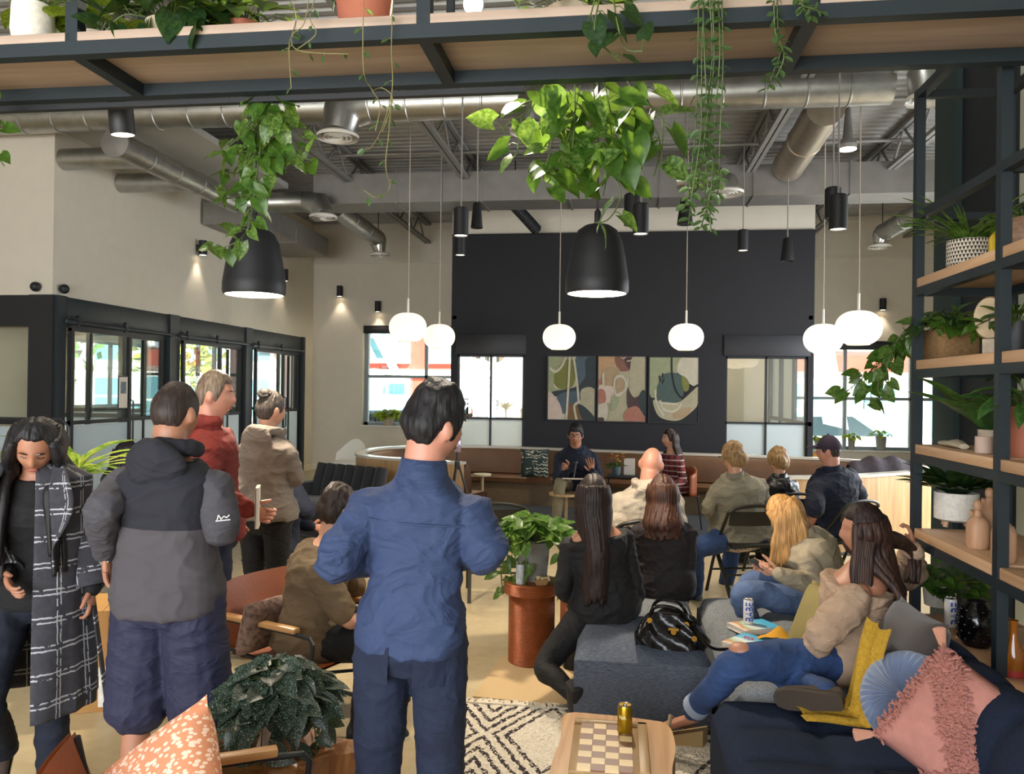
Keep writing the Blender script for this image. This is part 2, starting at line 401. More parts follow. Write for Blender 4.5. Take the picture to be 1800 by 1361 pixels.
# meeting room interior
M_cream = mat('cream_wall', 'DCC9A8', .8, var=.02)
wallbox('wall_meeting_divider', -.6, -.5, YBLK+.16, YB, 0, 2.9, M_cream)
wallbox('wall_meeting_divider_2', 1.05, 1.15, YBLK+.16, YB, 0, 2.9, M_cream)
wallbox('ceiling_meeting', BX0, BX1, YBLK+.16, YB, 2.9, 3.0, M_cream)
for s_, x in ((0, BX0+.05), (1, BX1-.05)):
    fr = MB()
    for yq in (YBLK+.22, 13.7, 14.8, YB-.06): fr.box((x, yq, 1.45), (.07, .07, 2.9))
    for z in (.05, 1.24, 2.86): fr.box((x, 14.25, z), (.06, 3.3, .06))
    root = struct('window_%d' % (6+s_), fr, M_bmetal)
    for y0, y1 in ((12.85, 13.66), (13.74, 14.76), (14.84, 15.8)):
        q = MB(); q.box((x, (y0+y1)/2, 2.05), (.008, y1-y0, 1.55)); part('pane', q, M_glass, root)
        q = MB(); q.box((x, (y0+y1)/2, .65), (.008, y1-y0, 1.1)); part('frosted_pane', q, M_frost, root)
    wallbox('wall_meeting_side_%d' % (s_+1), x-.06, x+.06, YBLK+.16, YB, 3.0, ZC, M_white)
# ------------------------------------------------------------------ glazed office fronts of the left wall
bays = [(8.2, 10.57), (10.57, 12.88), (12.88, 15.33)]
Z1, ZT = 1.26, 2.36
for i, (y0, y1) in enumerate(bays):
    fr = MB(); x = XL+.03
    fr.box((x-.06, y0+.07, HZ/2), (.2, .14, HZ)); fr.box((x-.06, y1-.05, HZ/2), (.2, .1, HZ))
    fr.box((x-.08, (y0+y1)/2, (ZT+HZ)/2), (.12, y1-y0, HZ-ZT)); fr.box((x-.06, (y0+y1)/2, .04), (.1, y1-y0, .08))
    root = struct('door_%d' % (i+1), fr, M_frame)
    q = MB(); q.box((x-.005, (y0+y1)/2+.02, (2.43+HZ)/2), (.04, y1-y0-.2, HZ-2.45), bev=.01); part('header_panel', q, M_frame, root)
    q = MB(); q.tube([(x+.07, y0+.1, ZT+.06), (x+.07, y1-.1, ZT+.06)], .022, 8); part('sliding_track', q, mat('grey_steel', '596066', .4, .8, var=0), root)
    ys_ = lerp(y0, y1, .55)
    # fixed glazing beyond, sliding leaf in front
    for (a, bq, xo, nm) in ((y0+.16, ys_, .07, 'sliding_leaf'), (ys_, y1-.12, -.05, 'fixed_leaf')):
        q = MB()
        for yy in (a+.025, bq-.025): q.box((x+xo, yy, ZT/2+.03), (.05, .05, ZT-.08))
        for z in (.07, Z1, ZT-.02): q.box((x+xo, (a+bq)/2, z), (.045, bq-a, .045))
        if nm == 'fixed_leaf': q.box((x+xo, (a+bq)/2, ZT/2), (.04, .035, ZT-.1))
        lf = part(nm, q, M_bmetal, root)
        g = MB(); g.box((x+xo, (a+bq)/2, (Z1+ZT)/2), (.008, bq-a-.06, ZT-Z1-.06)); part('pane', g, M_glass, lf)
        g = MB(); g.box((x+xo, (a+bq)/2, (Z1+.06)/2), (.008, bq-a-.06, Z1-.12)); part('frosted_pane', g, M_frost, lf)
        if nm == 'sliding_leaf':
            for yy in (a+.12, bq-.12):
                g = MB(); g.box((x+xo+.012, yy, ZT+.06), (.02, .035, .16)); g.lathe([(.04, -.02), (.04, .02)], 12, (x+xo+.02, yy, ZT+.1), R=rotm(0, PI/2, 0)); part('roller_hanger', g, M_bmetal, lf)
            g = MB(); g.tube([(x+xo+.02, bq-.03, .95), (x+xo+.07, bq-.03, .97), (x+xo+.07, bq-.03, 1.5), (x+xo+.02, bq-.03, 1.52)], .012, 8); part('pull_handle', g, M_bmetal, lf)
# corner post and glazing of the return front
fr = MB(); fr.box((XL-.12, YF+.05, HZ/2), (.3, .16, HZ)); fr.box((-9.3, YF+.1, (ZT+HZ)/2), (6, .18, HZ-ZT)); fr.box((-9.3, YF+.1, .05), (6, .1, .1))
for x in (-8.3, -10.2, -12.0): fr.box((x, YF+.1, ZT/2), (.07, .1, ZT))
fr.box((-9.3, YF+.1, Z1), (6, .06, .05))
root = struct('door_4', fr, M_bmetal)
for a, bq in ((-8.26, -6.62), (-10.16, -8.34)):
    q = MB(); q.box(((a+bq)/2, YF+.1, (Z1+ZT)/2), (bq-a, .008, ZT-Z1-.05)); part('pane', q, M_glass, root)
    q = MB(); q.box(((a+bq)/2, YF+.1, Z1/2), (bq-a, .008, Z1-.1)); part('frosted_pane', q, M_frost, root)
# offices behind the fronts
XO = -9.7
wallbox('wall_office_1', XO, -9.0, 8.57, 8.67, 0, 2.8, M_cream)
for i, y in enumerate((10.62, 12.93, 15.5)):
    fr = MB(); x1 = XL-.25; xs_ = [XO, lerp(XO, x1, .33), lerp(XO, x1, .67), x1]
    for x in xs_: fr.box((x, y, 1.4), (.06, .08, 2.8))
    for z in (.05, 1.26, 2.6): fr.box(((XO+x1)/2, y, z), (x1-XO, .07, .06))
    root = struct('window_%d' % (11+i), fr, M_bmetal)
    for a, bq in zip(xs_[:-1], xs_[1:]):
        q = MB(); q.box(((a+bq)/2, y, 1.93), (bq-a-.06, .008, 1.28)); part('pane', q, M_glass, root)
        q = MB(); q.box(((a+bq)/2, y, .65), (bq-a-.06, .008, 1.15)); part('frosted_pane' if i < 2 else 'pane', q, M_frost if i < 2 else M_glass, root)
wallbox('wall_office_5', -7.75, -7.65, 8.45, 9.7, 0, 2.8, M_cream)
wallbox('ceiling_office', -12.5, XL-.21, 8.41, 15.9, 2.8, 2.9, M_white)
w = MB(); w.box((XO-.1, 12.1, .3), (.2, 7.6, .6)); w.box((XO-.1, 12.1, 2.72), (.2, 7.6, .36)); w.box((XO-.1, 12.1, 3.9), (.2, 7.6, 2.0))
for y in (8.5, 10.62, 12.93, 15.6): w.box((XO-.1, y, 1.6), (.2, .4, 2.2))
struct('wall_office_outer', w, M_white)
for i, (y0, y1) in enumerate(((8.7, 10.42), (10.82, 12.73), (13.13, 15.4))):
    fr = MB()
    for y in (y0+.03, (y0+y1)/2, y1-.03): fr.box((XO-.1, y, 1.58), (.06, .06, 1.96))
    for z in (.63, 1.3, 2.51): fr.box((XO-.1, (y0+y1)/2, z), (.06, y1-y0, .06))
    root = struct('window_%d' % (8+i), fr, mat('window_metal', '7E8A8C', .45, .3, var=0))
    for a, bq in ((y0, (y0+y1)/2), ((y0+y1)/2, y1)):
        q = MB(); q.box((XO-.1, (a+bq)/2, 1.9), (.008, bq-a-.06, 1.15)); part('pane', q, M_glass, root)
        q = MB(); q.box((XO-.1, (a+bq)/2, .96), (.008, bq-a-.06, .6)); part('pane', q, M_glass, root)
# soffit of smooth board along the left wall
wallbox('ceiling_soffit', XL, -4.8, 8.3, 11.0, 4.58, 4.66, mat('soffit_paint', 'A6A49C', .8, var=.02))
# stage carpet: dark grey inset
cp = MB(); cp.box((.1, 10.3, .006), (5.6, 3.0, .012)); struct('floor_carpet', cp, mat('grey_carpet', '3C4046', .95, var=.2, scale=60, bump=.3, bscale=300))
# ------------------------------------------------------------------ outside
gd = MB(); gd.box((0, 40, -.35), (140, 130, .1)); struct('ground_outside', gd, mat('pale_paving', 'C9C6BE', .9, var=.08, scale=1))
M_brick = mat('red_facade', 'A4493A', .8, var=.12, scale=3); M_wtrim = mat('white_trim', 'F0EEE8', .7, var=.02)
M_bluewin = mat('reflecting_window', '6FA8B4', .15, var=.25, scale=.6, spec=.8)
def house(x0, x1, y, z1, cols, rows, wallm, label, band=None):
    t = thing('building', label, 'building', ((x0+x1)/2, y, -.3))
    wd_ = x1-x0; q = MB(); q.box((0, 3, z1/2), (wd_, 6, z1)); part('wall', q, wallm, t)
    q = MB(); q.box((0, 2.8, z1+.15), (wd_+.8, 7, .3)); part('roof', q, M_wtrim, t)
    if band:
        for z, h in band: q = MB(); q.box((0, -.06, z), (wd_, .12, h)); part('band_course', q, M_wtrim, t)
    for i in range(cols):
        for j in range(rows):
            cx = -wd_/2+(i+.5)*wd_/cols; cz = 1.5+j*2.5; ww = min(2.0, wd_/cols*.62)
            q = MB(); q.box((cx, -.08, cz), (ww+.24, .16, 2.04)); wo = part('window', q, M_wtrim, t)
            for sx in (-1, 1):
                for sz in (-1, 1): q = MB(); q.box((cx+sx*ww*.25, -.15, cz+sz*.44), (ww*.42, .06, .78)); part('window_pane', q, M_bluewin, wo)
    return t
tb = house(-12.5, -.5, 30, 8.5, 5, 3, M_brick, 'red and white house with paned windows seen through the back window', [(2.6, .3), (5.2, .35)])
# gable brackets of the house front
for x in (-3.1, 1.2):
    q = MB(); q.bar((x, -.3, 4.6), (x+1.2, -.3, 2.4), .25, .3, (0, 1, 0)); q.box((x+1.2, -.3, 2.3), (.8, .5, .2)); part('gable_bracket', q, M_wtrim, tb)
tb = house(2.5, 16, 27, 6.0, 6, 1, M_wtrim, 'white sided building with red eaves band beyond the right window')
q = MB(); q.box((0, -.1, 3.0), (13.5, .25, .55)); part('eaves_band', q, M_brick, tb)
for k in range(8): q = MB(); q.box((0, -.04-.01*k % 2, 3.5+k*.26), (13.5, .12, .2)); part('siding_board', q, mat('grey_blue_siding', 'A9BBC4', .7, var=.05), tb)
tb = house(-30, -20, 12, 7, 4, 2, M_brick, 'brick building seen through the office windows')
tb.rotation_euler = (0, 0, PI/2); tb.location = (-21, 11, -.3)
tb = house(-34, -15, 34, 7.5, 8, 2, M_wtrim, 'long white building seen through the far office glazing', [(3.0, .3)])
def street_tree(label, loc, h, r, m):
    t = thing('street_tree', label, 'tree', loc); q = MB(); q.tube([(0, 0, 0), (.05, 0, h*.3), (0, .05, h*.62)], [.14, .11, .07], 8); part('trunk', q, mat('bark', '4A3C30', .9), t)
    q = MB()
    for k in range(420):
        d_ = Vector((random.gauss(0, 1), random.gauss(0, 1), random.gauss(0, 1))).normalized()*r*random.uniform(.45, 1.); c_ = d_+Vector((0, 0, h*.68)); n_ = Vector((random.uniform(-1, 1), random.uniform(-1, 1), random.uniform(-1, 1))).normalized(); x_ = n_.orthogonal().normalized()*.2; y_ = n_.cross(x_)
        q.add([(c_-x_)[:], (c_-y_*.6)[:], (c_+x_)[:], (c_+y_*.6)[:]], [(0, 1, 2, 3)])
    part('crown', q, m, t, kind='stuff')
street_tree('yellow-green street tree beyond the third office', (-14.2, 24.0, -.3), 5.0, 1.9, mat('autumn_leaves', '9AA030', .8, var=.3, scale=2))
street_tree('green street tree beyond the second office', (-17.5, 22.0, -.3), 5.5, 2.0, mat('green_leaves', '5A7A38', .8, var=.3, scale=2))
def car(label, loc, rz, m, group=None):
    t = thing('parked_car', label, 'car', loc, rz)
    prof = [(-2.1, .35), (-2.15, .75), (-1.75, .95), (-1.0, 1.42), (.5, 1.45), (1.2, .98), (2.0, .82), (2.15, .4)]
    for nm, pf, wd_, mm in (('body', [(-2.15, .32), (-2.18, .75), (-1.8, .95), (1.2, .96), (2.05, .82), (2.15, .35)], 1.75, m), ('cabin', [(-1.75, .94), (-1.05, 1.42), (.45, 1.45), (1.2, .95)], 1.5, mat('car_glass', '24343A', .1, var=0))):
        q = MB(); n = len(pf); v = [(x, -wd_/2, z) for x, z in pf]+[(x, wd_/2, z) for x, z in pf]
        q.add(v, [tuple(range(n)), tuple(range(2*n-1, n-1, -1))]+[(i, n+i, n+(i+1) % n, (i+1) % n) for i in range(n)]); part(nm, q, mm, t)
    for sx in (-1.3, 1.35):
        for sy in (-.8, .8): q = MB(); q.lathe([(.12, -.1), (.33, -.1), (.33, .1), (.12, .1)], 20, (sx, sy, .33), R=rotm(PI/2, 0, 0)); part('wheel', q, M_bmetal, t)
car('white car parked beyond the right window', (5.2, 21.5, -.3), .15, mat('car_white', 'E8E8E8', .25, var=0))
car('silver car parked beyond the far office glazing', (-13.2, 19.5, -.3), .3, mat('car_silver', 'AEB4B8', .25, .4, var=0))
car('pale blue car parked outside the left back window', (-5.5, 21.0, -.3), .05, mat('car_blue', '7FA3B4', .25, var=0))
# ================================================================== CEILING SERVICES AND LAMPS
def seamed_duct(q, a, b, r, step=.45, n=20):
    a, b = Vector(a), Vector(b); L = (b-a).length; k = max(1, int(L/step)); pts = []; rs = []
    for i in range(k+1):
        t = i/k; p = a.lerp(b, t); d = (b-a).normalized()*.012
        if 0 < i < k: pts += [p-d, p-d*.5, p+d*.5, p+d]; rs += [r, r*1.05, r*1.05, r]
        else: pts.append(p); rs.append(r)
    q.tube(pts, rs, n)
def diffuser(t, c, r, m=None):
    c = Vector(c)
    q = MB(); q.lathe([(r, 0), (r*1.02, .03), (r*.9, .05), (r*.86, .04), (r*.9, .01)], 28, c, capb=False, capt=False); ring = part('diffuser_ring', q, m or mat('diffuser_white', 'D9D4CB', .5, var=0), t)
    for k in range(3):
        rr = r*(.72-.22*k); q = MB(); q.lathe([(rr, .0), (rr*.86, .05), (rr*.82, .05), (rr*.96, -.004)], 24, c, capb=False, capt=False); part('cone', q, MATS['diffuser_white'], ring)
# long round trunk duct crossing the room
t = thing('round_duct', 'long round galvanised duct crossing the room behind the hanging shelf', 'duct', (0, 7.9, 4.66))
q = MB(); seamed_duct(q, (-12.3, 0, 0), (XP(1600, 170, 2.9).x-.4, 0, 0), .17, .38); part('trunk', q, M_galv, t)
# elbow drops
for i, (px, lab) in enumerate(((605, None), (940, None))):
    p = YP(px, 200, 7.9); o = Vector((p.x, 0, 0))
    q = MB(); q.tube([o+Vector((.28, 0, .0)), o+Vector((.12, -.02, -.02)), o+Vector((0, -.08, -.12)), o+Vector((-.02, -.12, -.32))], [.17, .2, .2, .17], 20); e = part('elbow', q, M_galv, t)
    q = MB(); diffuser(e, o+Vector((-.02, -.12, -.37)), .21)
t.location.z -= .05
p = D(1625, 190, 7.2); t = thing('duct_diffuser', 'round ceiling diffuser with elbow seen through the top of the plant shelf', 'diffuser', p)
q = MB(); q.tube([(-.2, 0, .5), (0, 0, .42), (.04, 0, .1)], .17, 18); part('elbow', q, M_galv, t); diffuser(t, (.04, 0, .06), .2)
# spiral duct along the left wall
a = D(203, 252, 8.55); t = thing('spiral_duct', 'capped spiral duct with two stubs along the left wall', 'duct', a)
q = MB(); seamed_duct(q, (0, 0, 0), (0, 2.75, 0), .14, .5); part('trunk', q, M_galv, t)
q = MB(); q.lathe([(.16, 0), (.16, .02), (.1, .03), (.03, .04)], 20, (0, -.0, 0), R=rotm(PI/2, 0, 0)); part('end_cap', q, M_galv2, t)
for yy in (.45, 1.5): q = MB(); q.tube([(0, yy, -.02), (XL-a.x+.005, yy, -.02)], .12, 18); part('stub', q, M_galv, t)
q = MB(); q.tube([(0, 2.6, 0), (.2, 2.75, 0), (1.0, 2.75, 0)], .14, 18); part('branch', q, M_galv, t)
q = MB(); q.tube([(1.0, 2.75, 0), (1.2, 2.75, -.03), (1.28, 2.73, -.2)], [.14, .17, .16], 18); part('elbow', q, M_galv, t); diffuser(t, (1.28, 2.73, -.24), .19)
# rectangular ducts
def rect_duct(label, c, size, seams, axis):
    t = thing('rectangular_duct', label, 'duct', c)
    q = MB(); q.box((0, 0, 0), size); part('duct_body', q, M_galv2, t)
    L = size[axis]; k = int(L/seams)
    for i in range(1, k):
        u = -L/2+i*L/k; cc = [0, 0, 0]; cc[axis] = u; ss = [size[0]+.03, size[1]+.03, size[2]+.03]; ss[axis] = .03
        q = MB(); q.box(cc, ss); part('flange', q, M_galv2, t)
x0, x1 = YP(560, 330, 11.2).x, YP(1660, 330, 11.2).x
rect_duct('wide rectangular metal duct crossing above the black wall', ((x0+x1)/2, 11.3, 4.56), (x1-x0, .6, .42), 1.15, 0)
rect_duct('rectangular metal duct along the left wall', (-5.88, 12.85, 4.33), (.85, 3.0, .34), 1.1, 1)
# drops near the back windows
for i, (pa, pb, pc, lab) in enumerate((((590, 366, 12.6), (664, 420, 14.3), (668, 450, 14.3), 'round duct dropping beside the left back window'), ((1640, 360, 11.6), (1552, 410, 13.0), (1546, 436, 13.0), 'round duct dropping beside the right back window'))):
    A, B_, Cc = D(*pa), D(*pb), D(*pc); t = thing('branch_duct', lab, 'duct', Cc)
    q = MB(); seamed_duct(q, A-Cc, B_-Cc, .15, .5); part('trunk', q, M_galv, t)
    q = MB(); q.tube([B_-Cc, (B_-Cc)*.7+Vector((0, 0, .02)), Vector((0, 0, .06))], [.15, .15, .1], 16); part('elbow', q, M_chrome, t)
    diffuser(t, (0, 0, 0), .18); e_ = (B_-Cc)*.85; q = MB(); q.tube([e_, (e_.x, e_.y, ZC-Cc.z)], .008, 6); part('hanger_rod', q, M_bmetal, t)
A, B_ = D(1452, 188, 8.35), D(1386, 292, 10.55); t = thing('sloping_duct', 'thick round duct sloping down to the rectangular duct', 'duct', B_)
q = MB(); seamed_duct(q, A-B_, (0, 0, 0), .2, .9); part('trunk', q, mat('warm_galvanised', 'B2A593', .4, .8, var=.08), t)
q = MB(); q.lathe([(.21, -.02), (.21, .02)], 20, (0, 0, 0), R=np.array((A-B_).to_track_quat('Z', 'Y').to_matrix())); part('collar', q, M_galv2, t)
p = D(1276, 342, 9.2); t = thing('duct_diffuser', 'hooded round diffuser below the ceiling beside hanging strings', 'diffuser', p)
q = MB(); q.tube([(-.55, .1, .2), (-.15, .05, .22), (-.02, 0, .1), (0, 0, .03)], [.1, .15, .17, .17], 18); part('hood', q, M_galv, t); diffuser(t, (0, 0, 0), .2)
p0, p1 = D(905, 362, 11.8), D(944, 405, 12.2); t = MB(); pts = [(p0-p1).lerp(Vector((0, 0, 0)), i/24) for i in range(25)]; t.tube([(p0-p1), (p0.x-p1.x, p0.y-p1.y, ZC-p1.z)], .01, 6)
t.tube(pts, [.09 if i % 2 else .075 for i in range(25)], 12); single('flexible_duct', t, M_bmetal, 'short ribbed black flexible duct above the black wall', 'duct', p1)
# sprinkler pipes
for i, (z, y, lab) in enumerate(((4.86, 10.4, 'thin grey sprinkler pipe just before the rectangular duct'), (4.95, 9.2, 'thin grey conduit under the roof deck'))):
    q = MB(); q.tube([(-4.0, 0, 0), (7.5, 0, 0)], .022, 8); single('sprinkler_pipe', q, mat('joist_grey', '84827E'), lab, 'pipe', (0, y, z))
# round low-bay lamp under the deck
p = D(1490, 262, 9.5); t = thing('ceiling_lamp', 'small round lamp with pale diffuser under the roof deck', 'lamp', p)
q = MB(); q.lathe([(.1, 0), (.11, .05), (.06, .13), (.03, .5)], 18); part('housing', q, M_galv2, t); q = MB(); q.lathe([(.1, -.01), (.1, 0)], 18); part('diffuser', q, emis('soft_lamp', 'FFF4E4', 3), t)
# ------------------------------------------------------------------ big black bell pendants
M_matte = mat('matte_black', '17181C', .55, var=.04, scale=3); M_glow = emis('lamp_glow', 'FFE9C8', 9.0)
def spot(name, loc, power, angle=70, aim=(0, 0, -1), col=(1, .86, .68), size=.05):
    l = bpy.data.lights.new(name, 'SPOT'); l.energy = power; l.spot_size = rad(angle); l.spot_blend = .5; l.shadow_soft_size = size; l.color = col
    o = bpy.data.objects.new(name, l); C.objects.link(o); o.location = loc; o.rotation_euler = Vector(aim).to_track_quat('-Z', 'Y').to_euler()
for px, pyb, d, lab in ((447, 519, 5.0, 'large matte black bell pendant above the seated man in brown'), (1049, 517, 4.85, 'large matte black bell pendant in front of the black wall')):
    p = D(px, pyb, d); r = .193; t = thing('bell_pendant', lab, 'pendant lamp', p, 0, 'black bell pendants')
    q = MB(); q.lathe([(r*.96, 0), (r, .02), (r*1.0, .075), (r*.99, .085), (r*.9, .2), (r*.78, .32), (r*.62, .385), (r*.4, .415), (r*.12, .43), (r*.1, .43), (r*.38, .405), (r*.74, .31), (r*.93, .08), (r*.93, 0)], 40, capb=False, capt=False); sh = part('shade', q, M_matte, t)
    q = MB(); q.lathe([(.02, .41), (.02, .5), (.008, .52)], 12); part('socket_cap', q, M_matte, t)
    q = MB(); q.tube([(0, 0, .5), (0, 0, ZC-p.z-.01)], .006, 6); part('cord', q, M_bmetal, t)
    q = MB(); q.lathe([(.0, .0), (r*.9, 0), (r*.9, .012)], 32, capt=False); part('diffuser', q, M_glow, t)
    spot('pendant_light', p+Vector((0, 0, -.03)), 60, 130)
# ------------------------------------------------------------------ pleated globe pendants
def paper_globe(label, px, py, d, wpx):
    R = wpx/2*d/FPX; p = D(px, py, d); t = thing('globe_pendant', label, 'pendant lamp', p, 0, 'pleated globe pendants')
    q = MB(); n = 96
    def fn(u, v):
        a = 2*PI*u; th = lerp(-PI/2+.32, PI/2-.25, v); k = 1+.018*(1 if int(round(u*n)) % 2 else -1)*math.cos(th)
        rr = R*math.copysign(abs(math.cos(th))**.75, math.cos(th))*k; return (rr*math.cos(a), rr*math.sin(a), R*.80*math.sin(th))
    q.grid(fn, n, 16, closeu=True); part('shade', q, MATS['paper_shade'], t, ang=180)
    q = MB(); q.lathe([(R*.5, -R*.77), (R*.5, -R*.75), (R*.45, -R*.75), (R*.45, -R*.77)], 24, capb=False, capt=False); part('rim_ring', q, M_wplastic, t)
    q = MB(); q.lathe([(.02, R*.72), (.03, R*.78), (.015, R*.86)], 12); q.tube([(0, 0, R*.8), (0, 0, .35)], .014, 8); part('stem', q, M_wplastic, t)
    q = MB(); q.tube([(0, 0, .3), (0, 0, ZC-p.z-.01)], .006, 6); part('cord', q, mat('cord_beige', 'B7A998', .6, var=0), t)
    q = MB(); q.ell((0, 0, -R*.1), .055, 14, 10); part('bulb', q, emis('bulb_glow', 'FFEFD2', 7), t)
m, nt, b = newmat('paper_shade'); nt.nodes.clear()
tl = nt.nodes.new('ShaderNodeBsdfTranslucent'); tl.inputs[0].default_value = (.95, .92, .84, 1); df = nt.nodes.new('ShaderNodeBsdfDiffuse'); df.inputs[0].default_value = (.9, .86, .76, 1)
mx = nt.nodes.new('ShaderNodeMixShader'); mx.inputs[0].default_value = .3; ee = nt.nodes.new('ShaderNodeEmission'); ee.inputs[0].default_value = (1, .93, .8, 1); ee.inputs[1].default_value = .06
ad = nt.nodes.new('ShaderNodeAddShader'); oo = nt.nodes.new('ShaderNodeOutputMaterial')
nt.links.new(tl.outputs[0], mx.inputs[1]); nt.links.new(df.outputs[0], mx.inputs[2]); nt.links.new(mx.outputs[0], ad.inputs[0]); nt.links.new(ee.outputs[0], ad.inputs[1]); nt.links.new(ad.outputs[0], oo.inputs[0]); MATS['paper_shade'] = m
for a in (('pleated globe pendant over the left end of the banquette, nearer the standing man in blue', 717, 576, 9.6, 65), ('pleated globe pendant touching the edge of the left back window and black wall', 772, 592, 11.2, 55),
          ('pleated globe pendant above the green striped cushion side of the paintings', 983, 593, 10.9, 57), ('pleated globe pendant above the painting with the dark curved line', 1206, 593, 10.4, 60),
          ('pleated globe pendant at the right edge of the black wall', 1447, 596, 9.4, 66), ('largest pleated globe pendant before the right back window', 1509, 577, 8.0, 77)): paper_globe(*a)
# ------------------------------------------------------------------ black cylinder pendants
M_spotface = emis('spot_face', 'FFE7C0', 4.0)
def cyl_pendant(label, px, yb, d, r, h, taper=1., lit=True):
    p = D(px, yb, d); t = thing('cylinder_pendant', label, 'pendant lamp', p, 0, 'black cylinder pendants')
    q = MB(); q.lathe([(r*.9, 0), (r, 0), (r*lerp(1, taper, .95), h*.95), (r*taper*.8, h), (r*.12, h+.01)], 24, capb=False); part('housing', q, M_matte, t)
    q = MB(); q.lathe([(r*.9, .01), (r*.9, .02)], 20); part('lens', q, M_spotface if lit else M_matte, t)
    q = MB(); q.tube([(0, 0, h), (0, 0, ZC-p.z-.01)], .008, 6); part('cord', q, mat('cord_grey', '8E8B86', .6, var=0), t)
    if lit: spot('cylinder_light', p+Vector((0, 0, -.03)), 55, 75)
for a in (('lit cylinder pendant beside a tapered one above the left edge of the black wall', 810, 415, 7.6, .072, .27), ('tapered dark pendant beside the lit cylinder left of the black wall', 838, 401, 7.9, .06, .25, .62, False),
          ('small lit cylinder pendant against the top left corner of the black wall', 809, 449, 10.5, .07, .27), ('lit cylinder pendant hanging behind the central trailing plant', 1126, 412, 7.3, .072, .28),
          ('unlit wide cylinder pendant just behind the central trailing plant', 1113, 396, 8.6, .1, .34, 1., False), ('lit cylinder pendant right of the black wall before the white wall', 1473, 404, 7.0, .078, .31),
          ('dark cylinder pendant half hidden beside the lit one before the white wall', 1464, 385, 7.6, .075, .3, 1., False), ('small lit cylinder pendant against the upper right of the black wall', 1306, 441, 10.3, .068, .27),
          ('small tapered unlit pendant near the right edge of the black wall', 1384, 459, 10.4, .085, .3, .7, False), ('grey hooded pendant in the tips of the hanging strings', 1204, 395, 9.0, .09, .3, .6, False)): cyl_pendant(*a)
# wall sconces: short black cylinders
for px, py, wall, lab in ((597, 512, 'B', 'short black wall sconce high on the back wall near the corner'), (664, 539, 'B', 'short black wall sconce above the left back window'), (1552, 535, 'B', 'short black wall sconce above the right back window'), (501, 484, 'L', 'short black wall sconce behind the bell pendant on the left wall'), (357, 436, 'L', 'short black wall sconce on the left wall under the dangling vine')):
    p = YP(px, py, YB-.1) if wall == 'B' else XP(px, py, XL+.1)
    t = thing('wall_sconce', lab, 'wall lamp', p, 0 if wall == 'B' else PI/2, 'black wall sconces')
    q = MB(); q.lathe([(.055, -.11), (.06, -.11), (.06, .11), (.03, .112)], 18, capb=False); part('housing', q, M_matte, t)
    q = MB(); q.lathe([(.054, -.105), (.054, -.1)], 16); part('lens', q, M_spotface, t); q = MB(); q.box((0, .07, 0), (.05, .06, .1)); part('bracket', q, M_matte, t)
    spot('sconce_light', p+Vector((0, 0, -.14)), 5, 80)
# track spots
def track_spot(label, px, py, d, aim, bright, power):
    p = D(px, py, d); t = thing('track_spotlight', label, 'spotlight', p, 0); a = Vector(aim).normalized(); R = np.array(a.to_track_quat('Z', 'Y').to_matrix())
    q = MB(); q.lathe([(.05, -.14), (.055, -.12), (.055, .02), (.05, .03)], 20, R=R, capt=False); part('housing', q, M_matte, t)
    q = MB(); q.lathe([(.05, .024), (.05, .028)], 20, R=R); part('lens', q, bright, t)
    q = MB(); q.tube([a*-.06, a*-.06+Vector((0, 0, .18))], .014, 8); q.box(a*-.06+Vector((0, 0, .2)), (.18, .04, .04)); part('yoke', q, M_bmetal, t)
    q = MB(); q.tube([a*-.06+Vector((0, 0, .2)), a*-.06+Vector((0, 0, ZC-p.z-.02))], .008, 6); part('drop_rod', q, M_bmetal, t)
    spot('track_light', p+a*.04, power, 90, a)
pb = D(832, 8, 4.1)
track_spot('dazzling spotlight shining above the hanging shelf', 832, 8, 4.1, CAM+Vector((0, 0, .1))-pb, emis('dazzle', 'FFF6E6', 260), 170)
track_spot('black track spotlight under the left end of the hanging shelf', 215, 226, 3.7, (.05, .1, -1), M_spotface, 40)
# meeting room and office ceiling lamps (real fittings on those ceilings)
for i, (x, y, z, pw) in enumerate(((-1.5, 14.2, 2.88, 55), (2.0, 14.2, 2.88, 18), (-8.0, 9.6, 2.78, 26), (-8.0, 11.8, 2.78, 3), (-8.0, 14.2, 2.78, 3), (-10.5, 9.4, 2.78, 30))):
    q = MB(); q.lathe([(.12, 0), (.13, .02)], 20); single('recessed_downlight', q, M_spotface, ['round downlight in the left meeting room ceiling', 'round downlight in the right meeting room ceiling', 'round downlight in the first office ceiling', 'round downlight in the second office ceiling', 'round downlight in the third office ceiling', 'round downlight in the corner office ceiling'][i], 'ceiling lamp', (x, y, z-.02), group='recessed downlights')
    l = bpy.data.lights.new('downlight', 'POINT'); l.energy = pw; l.color = (1, .86, .66); l.shadow_soft_size = .1; o = bpy.data.objects.new('downlight', l); C.objects.link(o); o.location = (x, y, z-.12)
# small black wall speakers at the left corner
for p, lab in ((YP(62, 504, YF-.05), 'small round black wall device on the return wall'), (XP(113, 508, XL+.05), 'small round black wall device by the corner on the left wall')):
    q = MB(); q.ell((0, 0, 0), .055, 16, 10); q.lathe([(.03, -.05), (.03, .0)], 12, R=rotm(PI/2, 0, 0) if 'return' in lab else rotm(0, PI/2, 0)); single('wall_device', q, M_matte, lab, 'device', p)
# ================================================================== BANQUETTE
BZ = .83
tp = [(808, 813), (755, 809), (700, 806), (655, 803), (630, 799.5), (624.5, 796), (632, 791), (665, 785.5), (720, 783), (800, 782.5), (880, 783.5), (1040, 789.5), (1240, 797), (1400, 802), (1500, 807), (1580, 813), (1640, 821), (1645, 826), (1600, 829.5), (1550, 833), (1503, 836), (1440, 837.5), (1386, 838)]
BP = [G(x, y, BZ) for x, y in tp]
